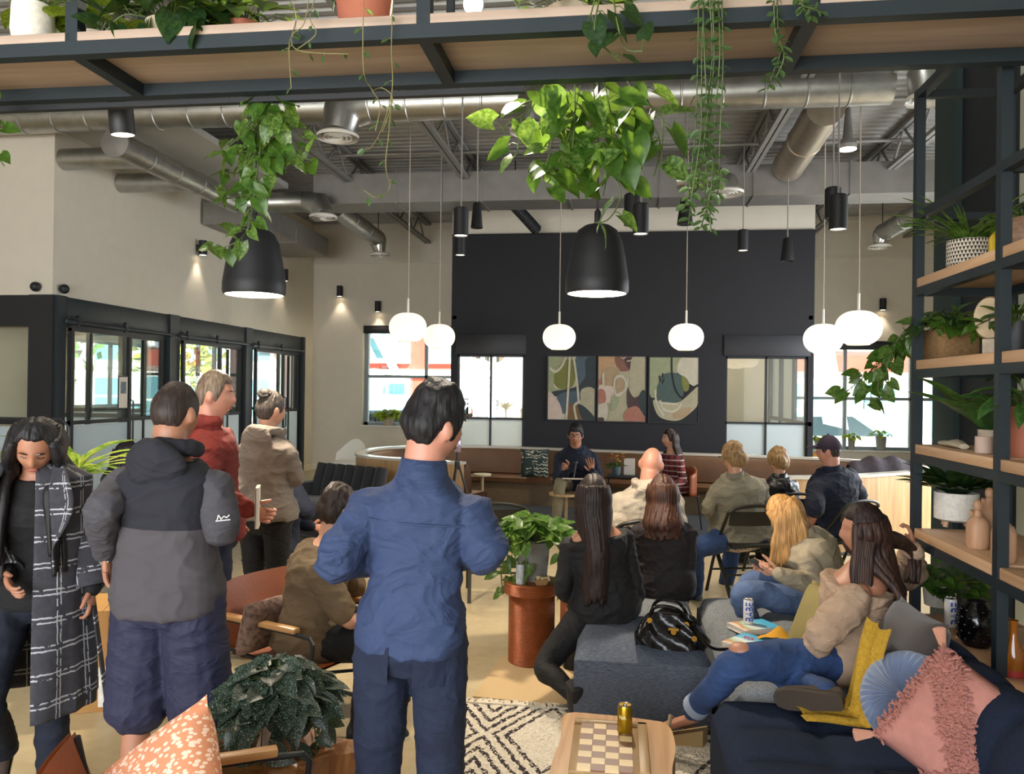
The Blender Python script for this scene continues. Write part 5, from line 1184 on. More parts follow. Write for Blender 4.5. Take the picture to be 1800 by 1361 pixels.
    def hair(s, m, **kw):
        return part('hair', hair_cap(s.HR, s.Hc, s.hs, fem=s.fem, **kw), m, s.root, ang=180)
    def hp(s, x, y, z): return s.Hc+Vector(s.HR @ np.array((x, y, z)))*s.hs
    def locks(s, m, starts, name='hair_locks', n=None):
        q = MB()
        for pts, r0, r1 in starts:
            P = catmull([np.array(p) for p in pts], 5); k = len(P)
            R_ = [r0*(1-.15*math.cos(i*.9))*lerp(1, r1/r0, max(0, (i/(k-1)-.55)/.45)) for i in range(k)]; q.tube(P, R_, 7)
        return part(name, q, m, s.root, ang=180)
    def face(s, eyes=True, brow=True, lips=True, closed=False, browm=None):
        bm_ = browm or M_iris
        for sx in (-1, 1):
            if eyes:
                q = MB(); c = s.hp(sx*.031, .0715, .012)
                if closed:
                    q.tube([s.hp(sx*.018, .0835, .0085), s.hp(sx*.031, .0845, .006), s.hp(sx*.044, .0765, .009)], .0022*s.hs, 6); part('eyelashes', q, M_iris, s.root)
                else:
                    q.ell(c, (.0125*s.hs, .008*s.hs, .006*s.hs), 12, 8, R=s.HR); e = part('eye', q, M_eye, s.root); q = MB(); q.ell(s.hp(sx*.031, .0775, .012), (.0052*s.hs, .003*s.hs, .0055*s.hs), 10, 6, R=s.HR); part('iris', q, M_iris, e)
            if brow: q = MB(); q.tube([s.hp(sx*.014, .088, .030), s.hp(sx*.03, .0885, .0355), s.hp(sx*.046, .079, .031)], [.0022*s.hs, .0032*s.hs, .0016*s.hs], 6); part('eyebrow', q, bm_, s.root)
        if lips: q = MB(); q.ell(s.hp(0, .0835, -.0585), (.020*s.hs, .0055*s.hs, .007*s.hs), 14, 8, R=s.HR); part('lips', q, M_lip, s.root)
def vloc(px, py, d): return D(px, py, d)
# ------------------------------------------------------------------ the people of the photograph
def hor(px): return 686+.0126*(px-900)
def Z3(px, d, z): return D(px, hor(px)+(CAMH-z)*FPX/d, d)
def back_hair(p, m, n=26, length=.35, spread=1.15, r=.02, layers=2, wave=.0, drift=(0, 0, 0), start_z=.045, name='hair_locks', arc=1.95, tip=.35, neck_in=.0, out=.0):
    S = []
    for ly in range(layers):
        for i in range(n):
            a = lerp(-arc, arc, (i+.5*(ly % 2))/(n-1)); sa, ca = math.sin(a), -math.cos(a); rr = 1.06+.04*ly
            p0 = p.hp(sa*.073*rr, ca*.09*rr, start_z+.02*random.random()); p1 = p.hp(sa*.083*rr, ca*.101*rr, -.03); p2 = p.hp(sa*.084*rr, ca*.098*rr-.006, -.10)
            L_ = length*random.uniform(.86, 1.06); dn = Vector((0, 0, -1)); w = Vector((math.sin(i*1.3+ly), math.cos(i*2.1), 0))*wave
            side = p.X*sa*.085*spread*p.s-p.F*(max(.0, -ca)*.125+.012+out)*p.s
            base_ = Vector((p.N.x, p.N.y, p2.z))+side
            p3 = base_+dn*(L_*.35)+w; p4 = base_+dn*(L_*.7)-w+Vector(drift)*.5; p5 = base_+dn*L_+w*.6+Vector(drift)
            S.append(([p0, p1, p2, p3, p4, p5], r, r*tip))
    return p.locks(m, S, name)
H_black, H_dkbr, H_brown, H_blond, H_sandy, H_grey, H_ash = hair_mat('hair_black', '0B0A0D', '1E1A1C'), hair_mat('hair_dark_brown', '1A110D', '3A271E'), hair_mat('hair_brown', '2A160E', '573322'), hair_mat('hair_blond', '9A6A34', 'D8A868'), hair_mat('hair_sandy', '6E5230', 'A8885C'), hair_mat('hair_grey', '6A6058', 'A89C90'), hair_mat('hair_ash', '2E2925', '574D46')
H_deep = hair_mat('hair_deep_brown', '140D0C', '34201A')
def denim(name, c, c2): return mat(name, c, .85, var=.28, scale=7, bump=.2, bscale=240, wrinkle=.2)
J_dark, J_mid, J_light = denim('denim_dark', '151F36', None), denim('denim_mid', '27406B', None), denim('denim_light', '56698C', None)
C_black = mat('cloth_black', '0B0A0C', .85, var=.1, bump=.12, bscale=120, wrinkle=.24); C_blackjersey = mat('jersey_black', '0C0A0B', .8, var=.15, bump=.1, bscale=60, wrinkle=.24)
# 1 ---- man in blue shirt, standing with his back turned
p = Person('man in a blue shirt and dark jeans standing with his back turned', rad(2), 1.76, Z3(724, 2.5, .96), Z3(744, 2.5, 1.45), head=(rad(-42), rad(8), rad(4)), width=.85, depth=.88, skin=SK_pink, vox=.0085); p.shk = 1.1
p.set_arm(-1, (592, 985, 2.42), (668, 985, 2.72)); p.set_arm(1, (852, 968, 2.46), (790, 970, 2.75))
p.set_leg(-1, (-.10, .0, .50), (-.105, -.05, .085), loc=True); p.set_leg(1, (.095, .0, .50), (.09, -.05, .085), loc=True); p.finish_body()
M_bshirt = mat('blue_oxford', '2E3D60', .8, var=.08, scale=5, bump=.12, bscale=220, wrinkle=.28)
p.top(M_bshirt, 'shirt', .016, -.075, (.076, .070, .064, .058, .050), collar=True, amp=.010, f=(5, 5, 11), flare=.04)
p.bottom(J_dark, 'jeans', .014, (.09, .085, .072, .069, .064), amp=.006); p.shoes(mat('brown_leather_shoe', '3A2618', .5), None)
p.hair(H_black, thick=.02, front=.064, side=-.004, back=-.058, rough=.007, sideburn=.035, top=.014); p.face(eyes=True)
for sx in (-1, 1):
    q = MB()
    def fn(u, v, sx=sx): a = lerp(.22, .85, u); c = p.P-p.A*lerp(.035, .15, v)*1.0; return tuple(c+p.X*sx*math.sin(a)*.172-p.F*math.cos(a)*(.137-.012*v))
    q.grid(fn, 10, 8); part('back_pocket', q, J_dark, p.root)
q = MB(); q.tube([tuple(p.spine(.37)+p.X*x*.19*1.0-p.F*(.127-.07*x*x)) for x in np.linspace(-.9, .9, 15)], .0035, 6); part('yoke_seam', q, M_bshirt, p.root)
# 2 ---- man in grey hoodie and shorts
p = Person('man in a grey and charcoal hoodie with navy shorts and a smartwatch', rad(4), 1.74, Z3(296, 3.02, .95), Z3(298, 3.02, 1.46), head=(rad(-12), rad(6), 0), width=1.02, depth=1.0, skin=SK_tan, vox=.0085)
p.set_arm(-1, (180, 898, 2.88), (187, 968, 3.05), dict(d=(.03, .12, -1), n=(1, .2, 0), curl=.45)); p.set_arm(1, (388, 930, 2.98), (352, 925, 3.28))
p.set_leg(-1, (-.12, .02, .49), (-.13, -.02, .09), loc=True); p.set_leg(1, (.125, .02, .49), (.135, -.02, .09), loc=True); p.finish_body()
M_hgrey = mat('hoodie_grey', '46444A', .85, var=.1, scale=30, bump=.12, bscale=160, wrinkle=.24); M_hdark = mat('hoodie_charcoal', '1E1F28', .85, var=.08, bump=.1, bscale=160, wrinkle=.24)
m, nt, b = newmat('hoodie_two_tone'); tc = nt.nodes.new('ShaderNodeTexCoord'); sep = nt.nodes.new('ShaderNodeSeparateXYZ'); nt.links.new(tc.outputs['Object'], sep.inputs[0])
nt.links.new(mixc(nt, math_n(nt, 'GREATER_THAN', math_n(nt, 'SUBTRACT', sep.outputs[2], math_n(nt, 'MULTIPLY', sep.outputs[0], -.03)), 1.175), '4A464A', '1E1F28'), b.inputs['Base Color']); b.inputs['Roughness'].default_value = .85
nz = nd(nt, 'ShaderNodeTexNoise', Scale=150.); nt.links.new(tc.outputs['Object'], nz.inputs[0]); bumpn(nt, b, nz.outputs[0], .12)
p.top(m, 'hoodie', .022, -.11, (.078, .072, .064, .060, .05), sleeve_mat=M_hgrey, hood=True, hoodm=M_hdark, amp=.008, f=(5, 5, 14), flare=.06)
p.bottom(mat('shorts_navy', '23243E', .75, var=.08, bump=.1, bscale=60, wrinkle=.24), 'shorts', .02, (.118, .120, .122, .07, .06), end=.53, amp=.007, f=(9, 9, 5), top_t=-.03); p.shoes(M_hdark, M_wplastic)
p.hair(hair_mat('hair_buzz', '241A16', '3C2D26'), thick=.009, front=.066, side=.0, back=-.062, rough=.002, sideburn=.02)
w, e = p.arm[-1][2], p.arm[-1][1]; d_ = (w-e).normalized(); q = MB(); q.tube([w+d_*.022, w+d_*.046], .034, 16); ws = part('watch_strap', q, mat('watch_band', 'B9B2AC', .4, var=0), p.root); q = MB(); c_ = w+d_*.034+Vector((.012, -.034, 0)); q.box(c_, (.036, .012, .042), bev=.004); wf = part('watch_case', q, M_chrome, ws); 
q = MB()
for a in ((0., .0, .012, .03), (.012, .03, .024, .0), (.026, .004, .040, .018), (.040, .018, .056, .006), (.056, .006, .074, .02), (-.01, -.004, .075, -.010)):
    q.tube([(a[0]*.6, 0, a[1]*.6), (a[2]*.6, 0, a[3]*.6)], .0024, 6)
sh = (p.arm[1][0]+p.arm[1][1])/2; ax = (p.arm[1][1]-p.arm[1][0]).normalized(); part('sleeve_script', q, mat('script_white', 'D8D6D8', .6, var=0), p.root, loc=tuple(sh+ax*.03+Vector((.03, -.079, 0))), rot=(0, rad(-8), rad(22)))
# 3 ---- man in red hoodie
p = Person('grey-haired man in a rust red hooded top holding a book', rad(-62), 1.80, Z3(374, 4.3, .98), Z3(368, 4.3, 1.51), head=(rad(-14), rad(4), 0), skin=SK_pink, vox=.010)
p.set_arm(1, (.25, -.04, 1.19), (.21, .17, 1.06), dict(d=(.0, 1, -.4), n=(-1, 0, .2), curl=.7), loc=True); p.set_arm(-1, (-.26, -.06, 1.2), (-.22, .08, .98), loc=True)
p.set_leg(-1, (-.1, .02, .52), (-.1, -.02, .09), loc=True); p.set_leg(1, (.1, .02, .52), (.1, -.02, .09), loc=True); p.finish_body()
p.top(mat('rust_red', '6E1F16', .85, var=.15, scale=8, bump=.12, bscale=120, wrinkle=.24), 'hooded_top', .022, -.10, (.072, .066, .06, .054, .046), hood=True, amp=.009); p.bottom(J_dark, 'jeans'); p.shoes(M_hdark, M_wplastic)
p.hair(hair_mat('hair_salt', '46392F', '84725F'), thick=.013, front=.068, side=.0, back=-.06, rough=.004, sideburn=.03, top=.008); p.face(eyes=False)
hw = p.root.location+Matrix.Rotation(p.rz, 3, 'Z') @ (p.arm[1][2]+Vector((.02, .05, -.09))); bk = book('cream paper book held by the man in red', hw, rad(22), (.02, .15, .21), mat('cream_cover', 'C8BCA4', .7, var=.05))
# 4 ---- woman with bun
p = Person('woman in a taupe hoodie and black leggings with her hair in a bun', rad(-12), 1.70, Z3(466, 5.05, .92), Z3(470, 5.05, 1.42), head=(rad(-22), rad(3), 0), fem=True, width=1.12, depth=1.1, skin=SK_fair, vox=.010)
p.set_arm(-1, (428, 870, 4.95), (470, 850, 5.25)); p.set_arm(1, (521, 842, 5.05), (500, 842, 5.25))
p.set_leg(-1, (-.09, .02, .49), (-.085, -.02, .09), loc=True); p.set_leg(1, (.09, .02, .49), (.10, -.02, .09), loc=True); p.finish_body()
p.top(mat('taupe_hoodie', '756B62', .85, var=.12, scale=10, bump=.1, bscale=120, wrinkle=.24), 'hoodie', .02, -.055, (.068, .062, .056, .052, .045), hood=True, amp=.009); p.bottom(C_black, 'leggings', .01, (.094, .085, .066, .058, .048)); p.shoes(C_black, M_wplastic)
p.hair(H_ash, thick=.014, front=.066, side=-.02, back=-.062, rough=.005); q = MB(); q.ell(p.hp(0, -.055, .105), (.047, .045, .04), 18, 12, R=p.HR); q.tube([p.hp(.038*math.cos(a), -.055+.036*math.sin(a), .10+.012*math.sin(a*2)) for a in np.linspace(0, 6.2, 20)], .014, 8); part('hair_bun', q, H_ash, p.root, ang=180)
# 5 ---- woman in plaid coat walking to the camera, looking down
p = Person('woman with long black hair in a grey plaid coat looking down', rad(-158), 1.64, Z3(62, 3.22, .90), Z3(66, 3.16, 1.37), head=(rad(6), rad(38), rad(-4)), fem=True, skin=SK_tan, vox=.0085)
p.set_arm(1, (-20, 930, 3.2), (10, 1010, 3.05)); p.set_arm(-1, (150, 925, 3.25), (162, 1030, 3.2), dict(d=(.02, .05, -1), n=(1, 0, 0), curl=.5))
p.set_leg(-1, (-.085, .06, .47), (-.08, .02, .09), loc=True); p.set_leg(1, (.10, .20, .50), (.13, -.06, .22), (0, .8, -.55), loc=True); p.finish_body()
p.top(C_black, 'black_top', .012, -.08, amp=.004); p.bottom(mat('denim_black_blue', '0F1626', .85, var=.25, scale=8, bump=.15, bscale=200), 'jeans', .012, (.096, .088, .07, .066, .062)); p.shoes(mat('taupe_suede', '4A3C34', .85), None)
m, nt, b = newmat('grey_plaid'); tc = nt.nodes.new('ShaderNodeTexCoord'); nz = nd(nt, 'ShaderNodeTexNoise', Scale=40.); nt.links.new(tc.outputs['Object'], nz.inputs[0]); sep = nt.nodes.new('ShaderNodeSeparateXYZ'); nt.links.new(tc.outputs['UV'], sep.inputs[0])
def line(x, per, w, ph=0.): return math_n(nt, 'LESS_THAN', math_n(nt, 'FRACT', math_n(nt, 'ADD', math_n(nt, 'DIVIDE', x, per), ph)), w)
jx = math_n(nt, 'MULTIPLY_ADD', nz.outputs[0], .012, sep.outputs[0]); jy = math_n(nt, 'MULTIPLY_ADD', nz.outputs[0], .012, sep.outputs[1])
k1 = math_n(nt, 'MAXIMUM', math_n(nt, 'MAXIMUM', line(jx, .12, .045), line(jx, .12, .045, .14)), math_n(nt, 'MAXIMUM', line(jy, .105, .06), line(jy, .105, .06, .17)))
k2 = math_n(nt, 'MULTIPLY', k1, math_n(nt, 'GREATER_THAN', nz.outputs[0], .40))
nt.links.new(mixc(nt, k2, mixc(nt, nz.outputs[0], '2A2A30', '434248'), 'A6A6AC'), b.inputs['Base Color']); b.inputs['Roughness'].default_value = .95; bumpn(nt, b, nz.outputs[0], .4, .004); M_plaid = m
def uvgrid(name, fn, nu, nv, m, parent, us, vs, thick=.012):
    q = MB(); q.grid(fn, nu, nv); me = q.mesh(name, m); uv = me.uv_layers.new(name='UVMap'); 
    for l in me.loops: i = l.vertex_index; uv.data[l.index].uv = ((i % nu)/(nu-1)*us, (i//nu)/(nv-1)*vs)
    o = put(name, me, parent); sm = o.modifiers.new('solid', 'SOLIDIFY'); sm.thickness = thick; sm.offset = 1; return o
hemz, topz = .42, 1.40
def coat(u, v):
    a = lerp(-PI+.16+.12*v, PI-.62-.15*v, u); z = lerp(topz, hemz, v)
    w_ = lerp(lerp(.09, .20, smst(0, .07, v)), .235, smst(.07, 1, v)); d__ = lerp(lerp(.085, .135, smst(0, .08, v)), .215, smst(.08, 1, v)); fo = .014*math.sin(a*7+v*2)*smst(.3, 1, v)
    c = p.N if v < .1 else Vector((lerp(p.N.x, p.P.x, min(1, v*2)), lerp(p.N.y, p.P.y, min(1, v*2)), 0)); return (c.x+math.sin(a)*(w_+fo), c.y-math.cos(a)*(d__+fo)+.05*v*(1 if abs(u-.5) > .35 else 0), z)
uvgrid('plaid_coat', coat, 72, 48, M_plaid, p.root, 1.35, 1.0)
for sd in (-1, 1):
    P = [Vector(c) for c in catmull([np.array(x) for x in p.armpts(sd)], 8)]; rr = [lerp(.068, .055, i/(len(P)-1)) for i in range(len(P))]
    def sl(u, v, P=P, rr=rr):
        i = min(int(v*(len(P)-1)), len(P)-2); t = v*(len(P)-1)-i; c = P[i].lerp(P[i+1], t); d = (P[i+1]-P[i]).normalized(); x = d.cross(Vector((0, 1, 0))).normalized(); y = d.cross(x); a = 2*PI*u; r = rr[i]*(1+.04*math.sin(v*30+u*6)); return tuple(c+x*math.cos(a)*r+y*math.sin(a)*r)
    uvgrid('coat_sleeve', sl, 25, 40, M_plaid, p.root, .4, .6, .006)
    def lap(u, v, sd=sd): 
        z = lerp(1.40, .98, v); a = lerp(.13, .13+.085*math.sin(PI*min(1, v*1.15+.12)), u); return (p.N.x*(1-v)+sd*(a-.05*(1-v)-.0), p.N.y+.085+.075*smst(0, .25, v)+.012*u, z)
    uvgrid('lapel', lap, 8, 20, M_plaid, p.root, .15, .45, .006)
q = uvgrid('coat_belt', lambda u, v: tuple(Vector((-.21-.02*v-.055*v, .05+.05*u, lerp(.98, .42, v)))), 6, 24, M_plaid, p.root, .05, .5, .006)
p.hair(H_black, thick=.014, front=.078, side=-.03, back=-.09, rough=.003, part_x=.004)
S = []
for sd in (-1, 1):
    for i in range(13):
        f_ = i/12; y0 = lerp(.045, -.06, f_); st = p.hp(sd*.070, y0, .06); mid = p.hp(sd*.093, y0+.012, -.03); m2 = p.hp(sd*(.092-.01*f_), y0+.004, -.11); ch = Vector((p.N.x+sd*lerp(.075, .15, f_), p.N.y+lerp(.115, -.02, f_), 1.30)); en = ch+Vector((sd*random.uniform(-.015, .02), .02, -.30+random.uniform(-.05, .05)))
        S.append(([st, mid, m2, ch, (ch+en)/2+Vector((0, .012, 0)), en], .022, .007))
p.locks(H_black, S); back_hair(p, H_black, 18, .34, 1.2, .022, 1); p.face(closed=True)
# 6 ---- seated man in brown t-shirt
p = Person('seated man in a brown t-shirt and black trousers leaning forward', rad(-68), 1.74, Z3(548, 4.12, .47), Z3(583, 4.1, .93), head=(rad(30), rad(5), 0), width=1.12, depth=1.15, skin=SK_fair, vox=.010, lean_bend=-.03)
p.set_arm(1, (612, 1092, 3.92), (655, 1085, 4.1)); p.set_arm(-1, (640, 1050, 4.45), (665, 1085, 4.3))
p.set_leg(1, (655, 1140, 3.95), (640, 1275, 3.85), (.1, 1, 0)); p.set_leg(-1, (690, 1120, 4.3), (700, 1240, 4.35), (.2, 1, 0)); p.finish_body()
p.top(mat('brown_tee', '65533C', .9, var=.1, bump=.1, bscale=90, wrinkle=.24), 't_shirt', .024, -.13, (.078, .072, .068, .05, .05), sleeve_end=.42, amp=.01, flare=.12); p.bottom(C_black, 'trousers', .016, (.104, .098, .08, .075, .07)); p.shoes(mat('trainer_black', '16171B', .6), M_wplastic, L_=.29)
p.hair(hair_mat('hair_dark_curly', '1C1310', '3A2A22'), thick=.02, front=.06, side=-.01, back=-.06, rough=.008, top=.012)
for sd in (1,):
    h, k, a, toe = p.leg[sd]; q = MB(); x = toe.cross(Vector((0, 0, 1))).normalized(); g = a-Vector((0, 0, .05)); q.tube([g+x*.045-toe*.03, g+x*.047+toe*.04-Vector((0, 0, .015)), g+x*.045+toe*.09+Vector((0, 0, .012))], [.004, .010, .003], 6); part('side_flash', q, M_wplastic, p.root)
# 7 ---- dark haired person seated far left
p = Person('dark-haired person in black seated behind the leafy plant', rad(-50), 1.68, Z3(222, 6.1, .50), Z3(216, 6.1, 1.02), head=(rad(-10), rad(5), 0), fem=True, skin=SK_tan, vox=.014)
p.set_arm(1, (.26, .08, .72), (.1, .3, .68), loc=True); p.set_arm(-1, (-.26, .08, .72), (-.1, .3, .68), loc=True); p.set_leg(1, (.11, .42, .47), (.1, .45, .09), loc=True); p.set_leg(-1, (-.11, .42, .47), (-.1, .45, .09), loc=True); p.finish_body()
p.top(C_black, 'sweater', .02); p.bottom(C_black, 'trousers'); p.shoes(C_black); p.hair(H_black, thick=.018, front=.062, side=-.03, back=-.085); back_hair(p, H_black, 16, .16, 1.1, .022, 1)
# 8 ---- seated person in navy behind the woman with the bun
p = Person('person in a navy pullover seated behind the woman with the bun', rad(-40), 1.72, Z3(490, 5.7, .50), Z3(492, 5.7, 1.03), head=(rad(-5), rad(10), 0), skin=SK_pink, vox=.014)
p.set_arm(1, (543, 900, 5.6), (520, 855, 5.75)); p.set_arm(-1, (-.26, .1, .72), (-.1, .3, .66), loc=True); p.set_leg(1, (.13, .44, .47), (.14, .42, .09), loc=True); p.set_leg(-1, (-.11, .44, .47), (-.1, .45, .09), loc=True); p.finish_body()
C_navy = mat('cloth_navy', '10182C', .85, var=.12, bump=.1, bscale=120, wrinkle=.24)
p.top(C_navy, 'pullover', .02); p.bottom(C_black, 'trousers'); p.shoes(C_black); p.hair(H_dkbr)
# 9 ---- speaker with glasses and microphone
p = Person('man with glasses in a navy shirt speaking into a microphone', rad(184), 1.82, Z3(1012, 9.75, .56), Z3(1012, 9.5, 1.04), head=(rad(-6), rad(10), 0), width=1.12, depth=1.1, skin=SK_tan, vox=.011)
p.set_arm(1, (980, 848, 9.35), (1003, 822, 9.15), dict(d=(.55, .35, .1), n=(-.1, 1, .1), curl=.9)); p.set_arm(-1, (1054, 845, 9.4), (1042, 830, 9.1), dict(d=(.25, .15, 1), n=(.1, 1, .1), curl=.12, spread=.12))
p.set_leg(1, (985, 850, 9.25), (978, 910, 9.3), (.1, 1, 0)); p.set_leg(-1, (1045, 850, 9.25), (1050, 912, 9.3), (-.1, 1, 0)); p.finish_body()
p.top(C_navy, 'shirt', .02, -.09, collar=True); p.bottom(mat('stone_chino', '8A8068', .85, var=.08), 'trousers', .014); p.shoes(mat('brown_leather_shoe', '3A2618', .5)); p.hair(H_black, thick=.017, front=.056, side=.0, back=-.06, top=.014, sideburn=.02); p.face()
q = MB()
for sx in (-1, 1):
    q.tube([p.hp(sx*.032+.022*math.cos(a), .094, .012+.016*math.sin(a)) for a in np.linspace(0, 2*PI, 16)], .0026, 6); q.tube([p.hp(sx*.054, .092, .016), p.hp(sx*.078, .05, .014), p.hp(sx*.08, -.01, .01)], .0022, 6)
q.tube([p.hp(-.012, .097, .014), p.hp(.012, .097, .014)], .0024, 6); part('glasses', q, M_bmetal, p.root)
mp = p.root.matrix_basis @ p.arm[1][2]; mt = MB(); hx = D(1012, 812, 9.12); hd = D(1010, 826, 9.08)
mt.lathe([(.012, -.09), (.017, .05), (.018, .06)], 14); 
t = thing('microphone', 'black handheld microphone held by the man with glasses', 'microphone', hd); v_ = (hx-hd).normalized(); R_ = v_.to_track_quat('Z', 'Y').to_euler(); t.rotation_euler = R_
part('handle', mt, M_bmetal, t); q = MB(); q.ell((0, 0, .085), (.027, .027, .032), 14, 10); part('grille', q, mat('mic_grille', '3A3C40', .5, .6, var=.2, scale=200), t)
bo = book('open notebook on the lap of the man with glasses', Z3(1008, 9.25, .67), rad(2), (.26, .18, .016), mat('white_cover', 'D8D4CC', .7, var=0)); bo.rotation_euler = (rad(-8), 0, rad(3))
# 10 --- woman in red plaid
p = Person('smiling woman with long dark hair in a red plaid shirt on stage', rad(118), 1.68, Z3(1186, 9.9, .55), Z3(1180, 9.75, 1.0), head=(rad(-4), rad(2), 0), fem=True, skin=SK_fair, vox=.011)
p.set_arm(-1, (1200, 845, 9.55), (1163, 862, 9.4), dict(d=(0, 1, -.1), n=(0, 0, -1), curl=.5)); p.set_arm(1, (-.0+.24, .08, .76), (.08, .34, .70), loc=True)
p.set_leg(1, (.1, .46, .56), (.1, .42, .1), loc=True); p.set_leg(-1, (-.1, .46, .56), (-.1, .44, .1), loc=True); p.finish_body()
m, nt, b = newmat('red_plaid'); tc = nt.nodes.new('ShaderNodeTexCoord'); sep = nt.nodes.new('ShaderNodeSeparateXYZ'); nt.links.new(tc.outputs['Object'], sep.inputs[0])
k1 = math_n(nt, 'LESS_THAN', math_n(nt, 'FRACT', math_n(nt, 'MULTIPLY', sep.outputs[2], 15.)), .22); k2 = math_n(nt, 'LESS_THAN', math_n(nt, 'FRACT', math_n(nt, 'MULTIPLY', math_n(nt, 'ADD', sep.outputs[0], sep.outputs[1]), 10.)), .4)
nt.links.new(mixc(nt, k1, mixc(nt, k2, '6E2024', '34181C'), 'A89088'), b.inputs['Base Color']); b.inputs['Roughness'].default_value = .9
p.top(m, 'plaid_shirt', .02, -.07); p.bottom(C_navy, 'trousers'); p.shoes(C_black); p.hair(H_dkbr, thick=.014, front=.062, side=-.03, back=-.09, part_x=0); back_hair(p, H_dkbr, 20, .30, 1.0, .02, 2, arc=1.45); p.face()
# 11 --- bald man in cream hoodie
p = Person('bald man in a cream hoodie seated in the audience', rad(6), 1.78, Z3(1136, 5.85, .54), Z3(1140, 5.75, 1.045), head=(rad(-16), rad(10), rad(6)), width=1.1, depth=1.1, skin=SK_pink, vox=.011)
p.set_arm(-1, (1088, 925, 5.75), (1110, 960, 6.1)); p.set_arm(1, (1192, 925, 5.75), (1170, 960, 6.1)); p.set_leg(-1, (-.13, .46, .5), (-.13, .44, .09), loc=True); p.set_leg(1, (.13, .46, .5), (.13, .44, .09), loc=True); p.finish_body()
p.top(mat('cream_fleece', 'B4A896', .95, var=.1, scale=14, bump=.15, bscale=160, wrinkle=.24), 'hoodie', .024, -.12, (.076, .07, .064, .058, .048), hood=True, amp=.01); p.bottom(J_dark, 'jeans'); p.shoes(C_black)
# 12 --- woman in black with long straight hair on the ottoman
p = Person('woman in a black top with very long straight dark hair on the grey ottoman', rad(14), 1.66, Z3(1062, 4.5, .52), Z3(1044, 4.46, .985), head=(rad(-6), rad(4), 0), fem=True, width=1.12, depth=1.12, skin=SK_tan, vox=.0085)
p.set_arm(-1, (990, 1040, 4.45), (1030, 1050, 4.75)); p.set_arm(1, (1118, 1045, 4.5), (1095, 1050, 4.75))
p.set_leg(-1, (958, 1172, 4.3), (1003, 1218, 4.12), (.35, -.55, -.75)); p.set_leg(1, (1010, 1170, 4.85), (1000, 1240, 4.75), (0, 1, 0)); p.finish_body()
p.top(C_blackjersey, 'black_top', .016, -.11, (.066, .062, .056, .05, .042), amp=.007, neckt=.46); p.bottom(C_blackjersey, 'leggings', .012, (.1, .088, .066, .058, .046)); p.shoes(mat('black_suede_wedge', '14110F', .8), M_bmetal, sides=(1,))
h, k, a, toe = p.leg[-1]; q = MB(); gz = p.L(D(1012, 1240, 4.05)); q.box(gz+Vector((0, 0, .03)), (.075, .10, .2), R=rotm(rad(20), rad(-14), rad(10)), bev=.02); part('wedge_shoe', q, MATS['black_suede_wedge'], p.root)
q = MB(); q.tube([a+Vector((.035*math.cos(t_), .03*math.sin(t_), .02+.01*math.sin(t_))) for t_ in np.linspace(0, 6.28, 16)], .006, 6); part('ankle_tie', q, mat('grey_lace', '8A8588', .6, var=0), p.root)
p.hair(H_deep, thick=.014, front=.062, side=-.04, back=-.1, rough=.003, part_x=-.012); back_hair(p, H_deep, 22, .46, .9, .02, 2, arc=1.7, tip=.5, out=.01)
# 13 --- woman in dark brown with shoulder-length brown hair
p = Person('woman in a dark brown top with shoulder-length brown hair beside the handbag', rad(-4), 1.62, Z3(1168, 5.02, .52), Z3(1166, 4.95, .945), head=(rad(10), rad(8), 0), fem=True, width=1.08, depth=1.1, skin=SK_fair, vox=.010)
p.set_arm(-1, (1122, 1020, 5.0), (1140, 1035, 5.3)); p.set_arm(1, (1208, 1000, 5.0), (1180, 1030, 5.3)); p.set_leg(-1, (-.1, .44, .47), (-.1, .44, .1), loc=True); p.set_leg(1, (.1, .44, .47), (.1, .44, .1), loc=True); p.finish_body()
p.top(mat('brown_black_jersey', '1E1718', .8, var=.12, bump=.1, bscale=60, wrinkle=.24), 'dark_top', .018, -.12, (.066, .062, .058, .052, .044), amp=.008); p.bottom(C_black, 'trousers', .014); p.shoes(C_black)
p.hair(H_brown, thick=.016, front=.06, side=-.04, back=-.1, rough=.003, part_x=0); back_hair(p, H_brown, 24, .155, 1.3, .023, 2, arc=2.2, tip=.7, out=.02)
# 14 --- woman in olive jacket on folding chair
p = Person('woman in an olive jacket and leopard hem seated on a folding chair', rad(16), 1.70, Z3(1302, 6.75, .54), Z3(1292, 6.65, 1.02), head=(rad(22), rad(0), 0), fem=True, width=1.38, depth=1.35, skin=SK_fair, vox=.011)
p.set_arm(-1, (1246, 895, 6.6), (1262, 925, 6.95)); p.set_arm(1, (1345, 890, 6.7), (1310, 920, 7.0)); p.set_leg(-1, (1224, 968, 6.5), (1222, 1045, 6.55), (-.4, 1, 0)); p.set_leg(1, (1290, 955, 7.05), (1275, 1035, 7.1), (0, 1, 0)); p.finish_body()
p.top(mat('olive_jacket', '787260', .85, var=.12, scale=8, bump=.12, bscale=100, wrinkle=.24), 'jacket', .026, -.06, (.076, .072, .064, .056, .046), amp=.011, flare=.10, collar=True); p.bottom(J_mid, 'jeans', .016, (.115, .105, .08, .072, .062)); p.shoes(mat('grey_trainer', '6A655E', .7), M_wplastic)
m, nt, b = newmat('leopard'); vo = nd(nt, 'ShaderNodeTexVoronoi', Scale=45.); nt.links.new(coords(nt), vo.inputs[0]); nt.links.new(ramp(nt, vo.outputs[0], [(.28, '2A1C14'), (.42, 'C8B090')]), b.inputs['Base Color'])
q = MB(); p.torso(q, .034, -.135, -.04); put('leopard_blouse', remesh(q, 'leopard_blouse', m, .011, 2, folds(.005)), p.root)
p.hair(H_sandy, thick=.024, front=.06, side=-.03, back=-.075, rough=.008, top=.015); q = MB(); q.ell(p.hp(.01, -.09, .0), (.055, .05, .06), 16, 12); p_ = part('hair_twist', q, H_sandy, p.root)
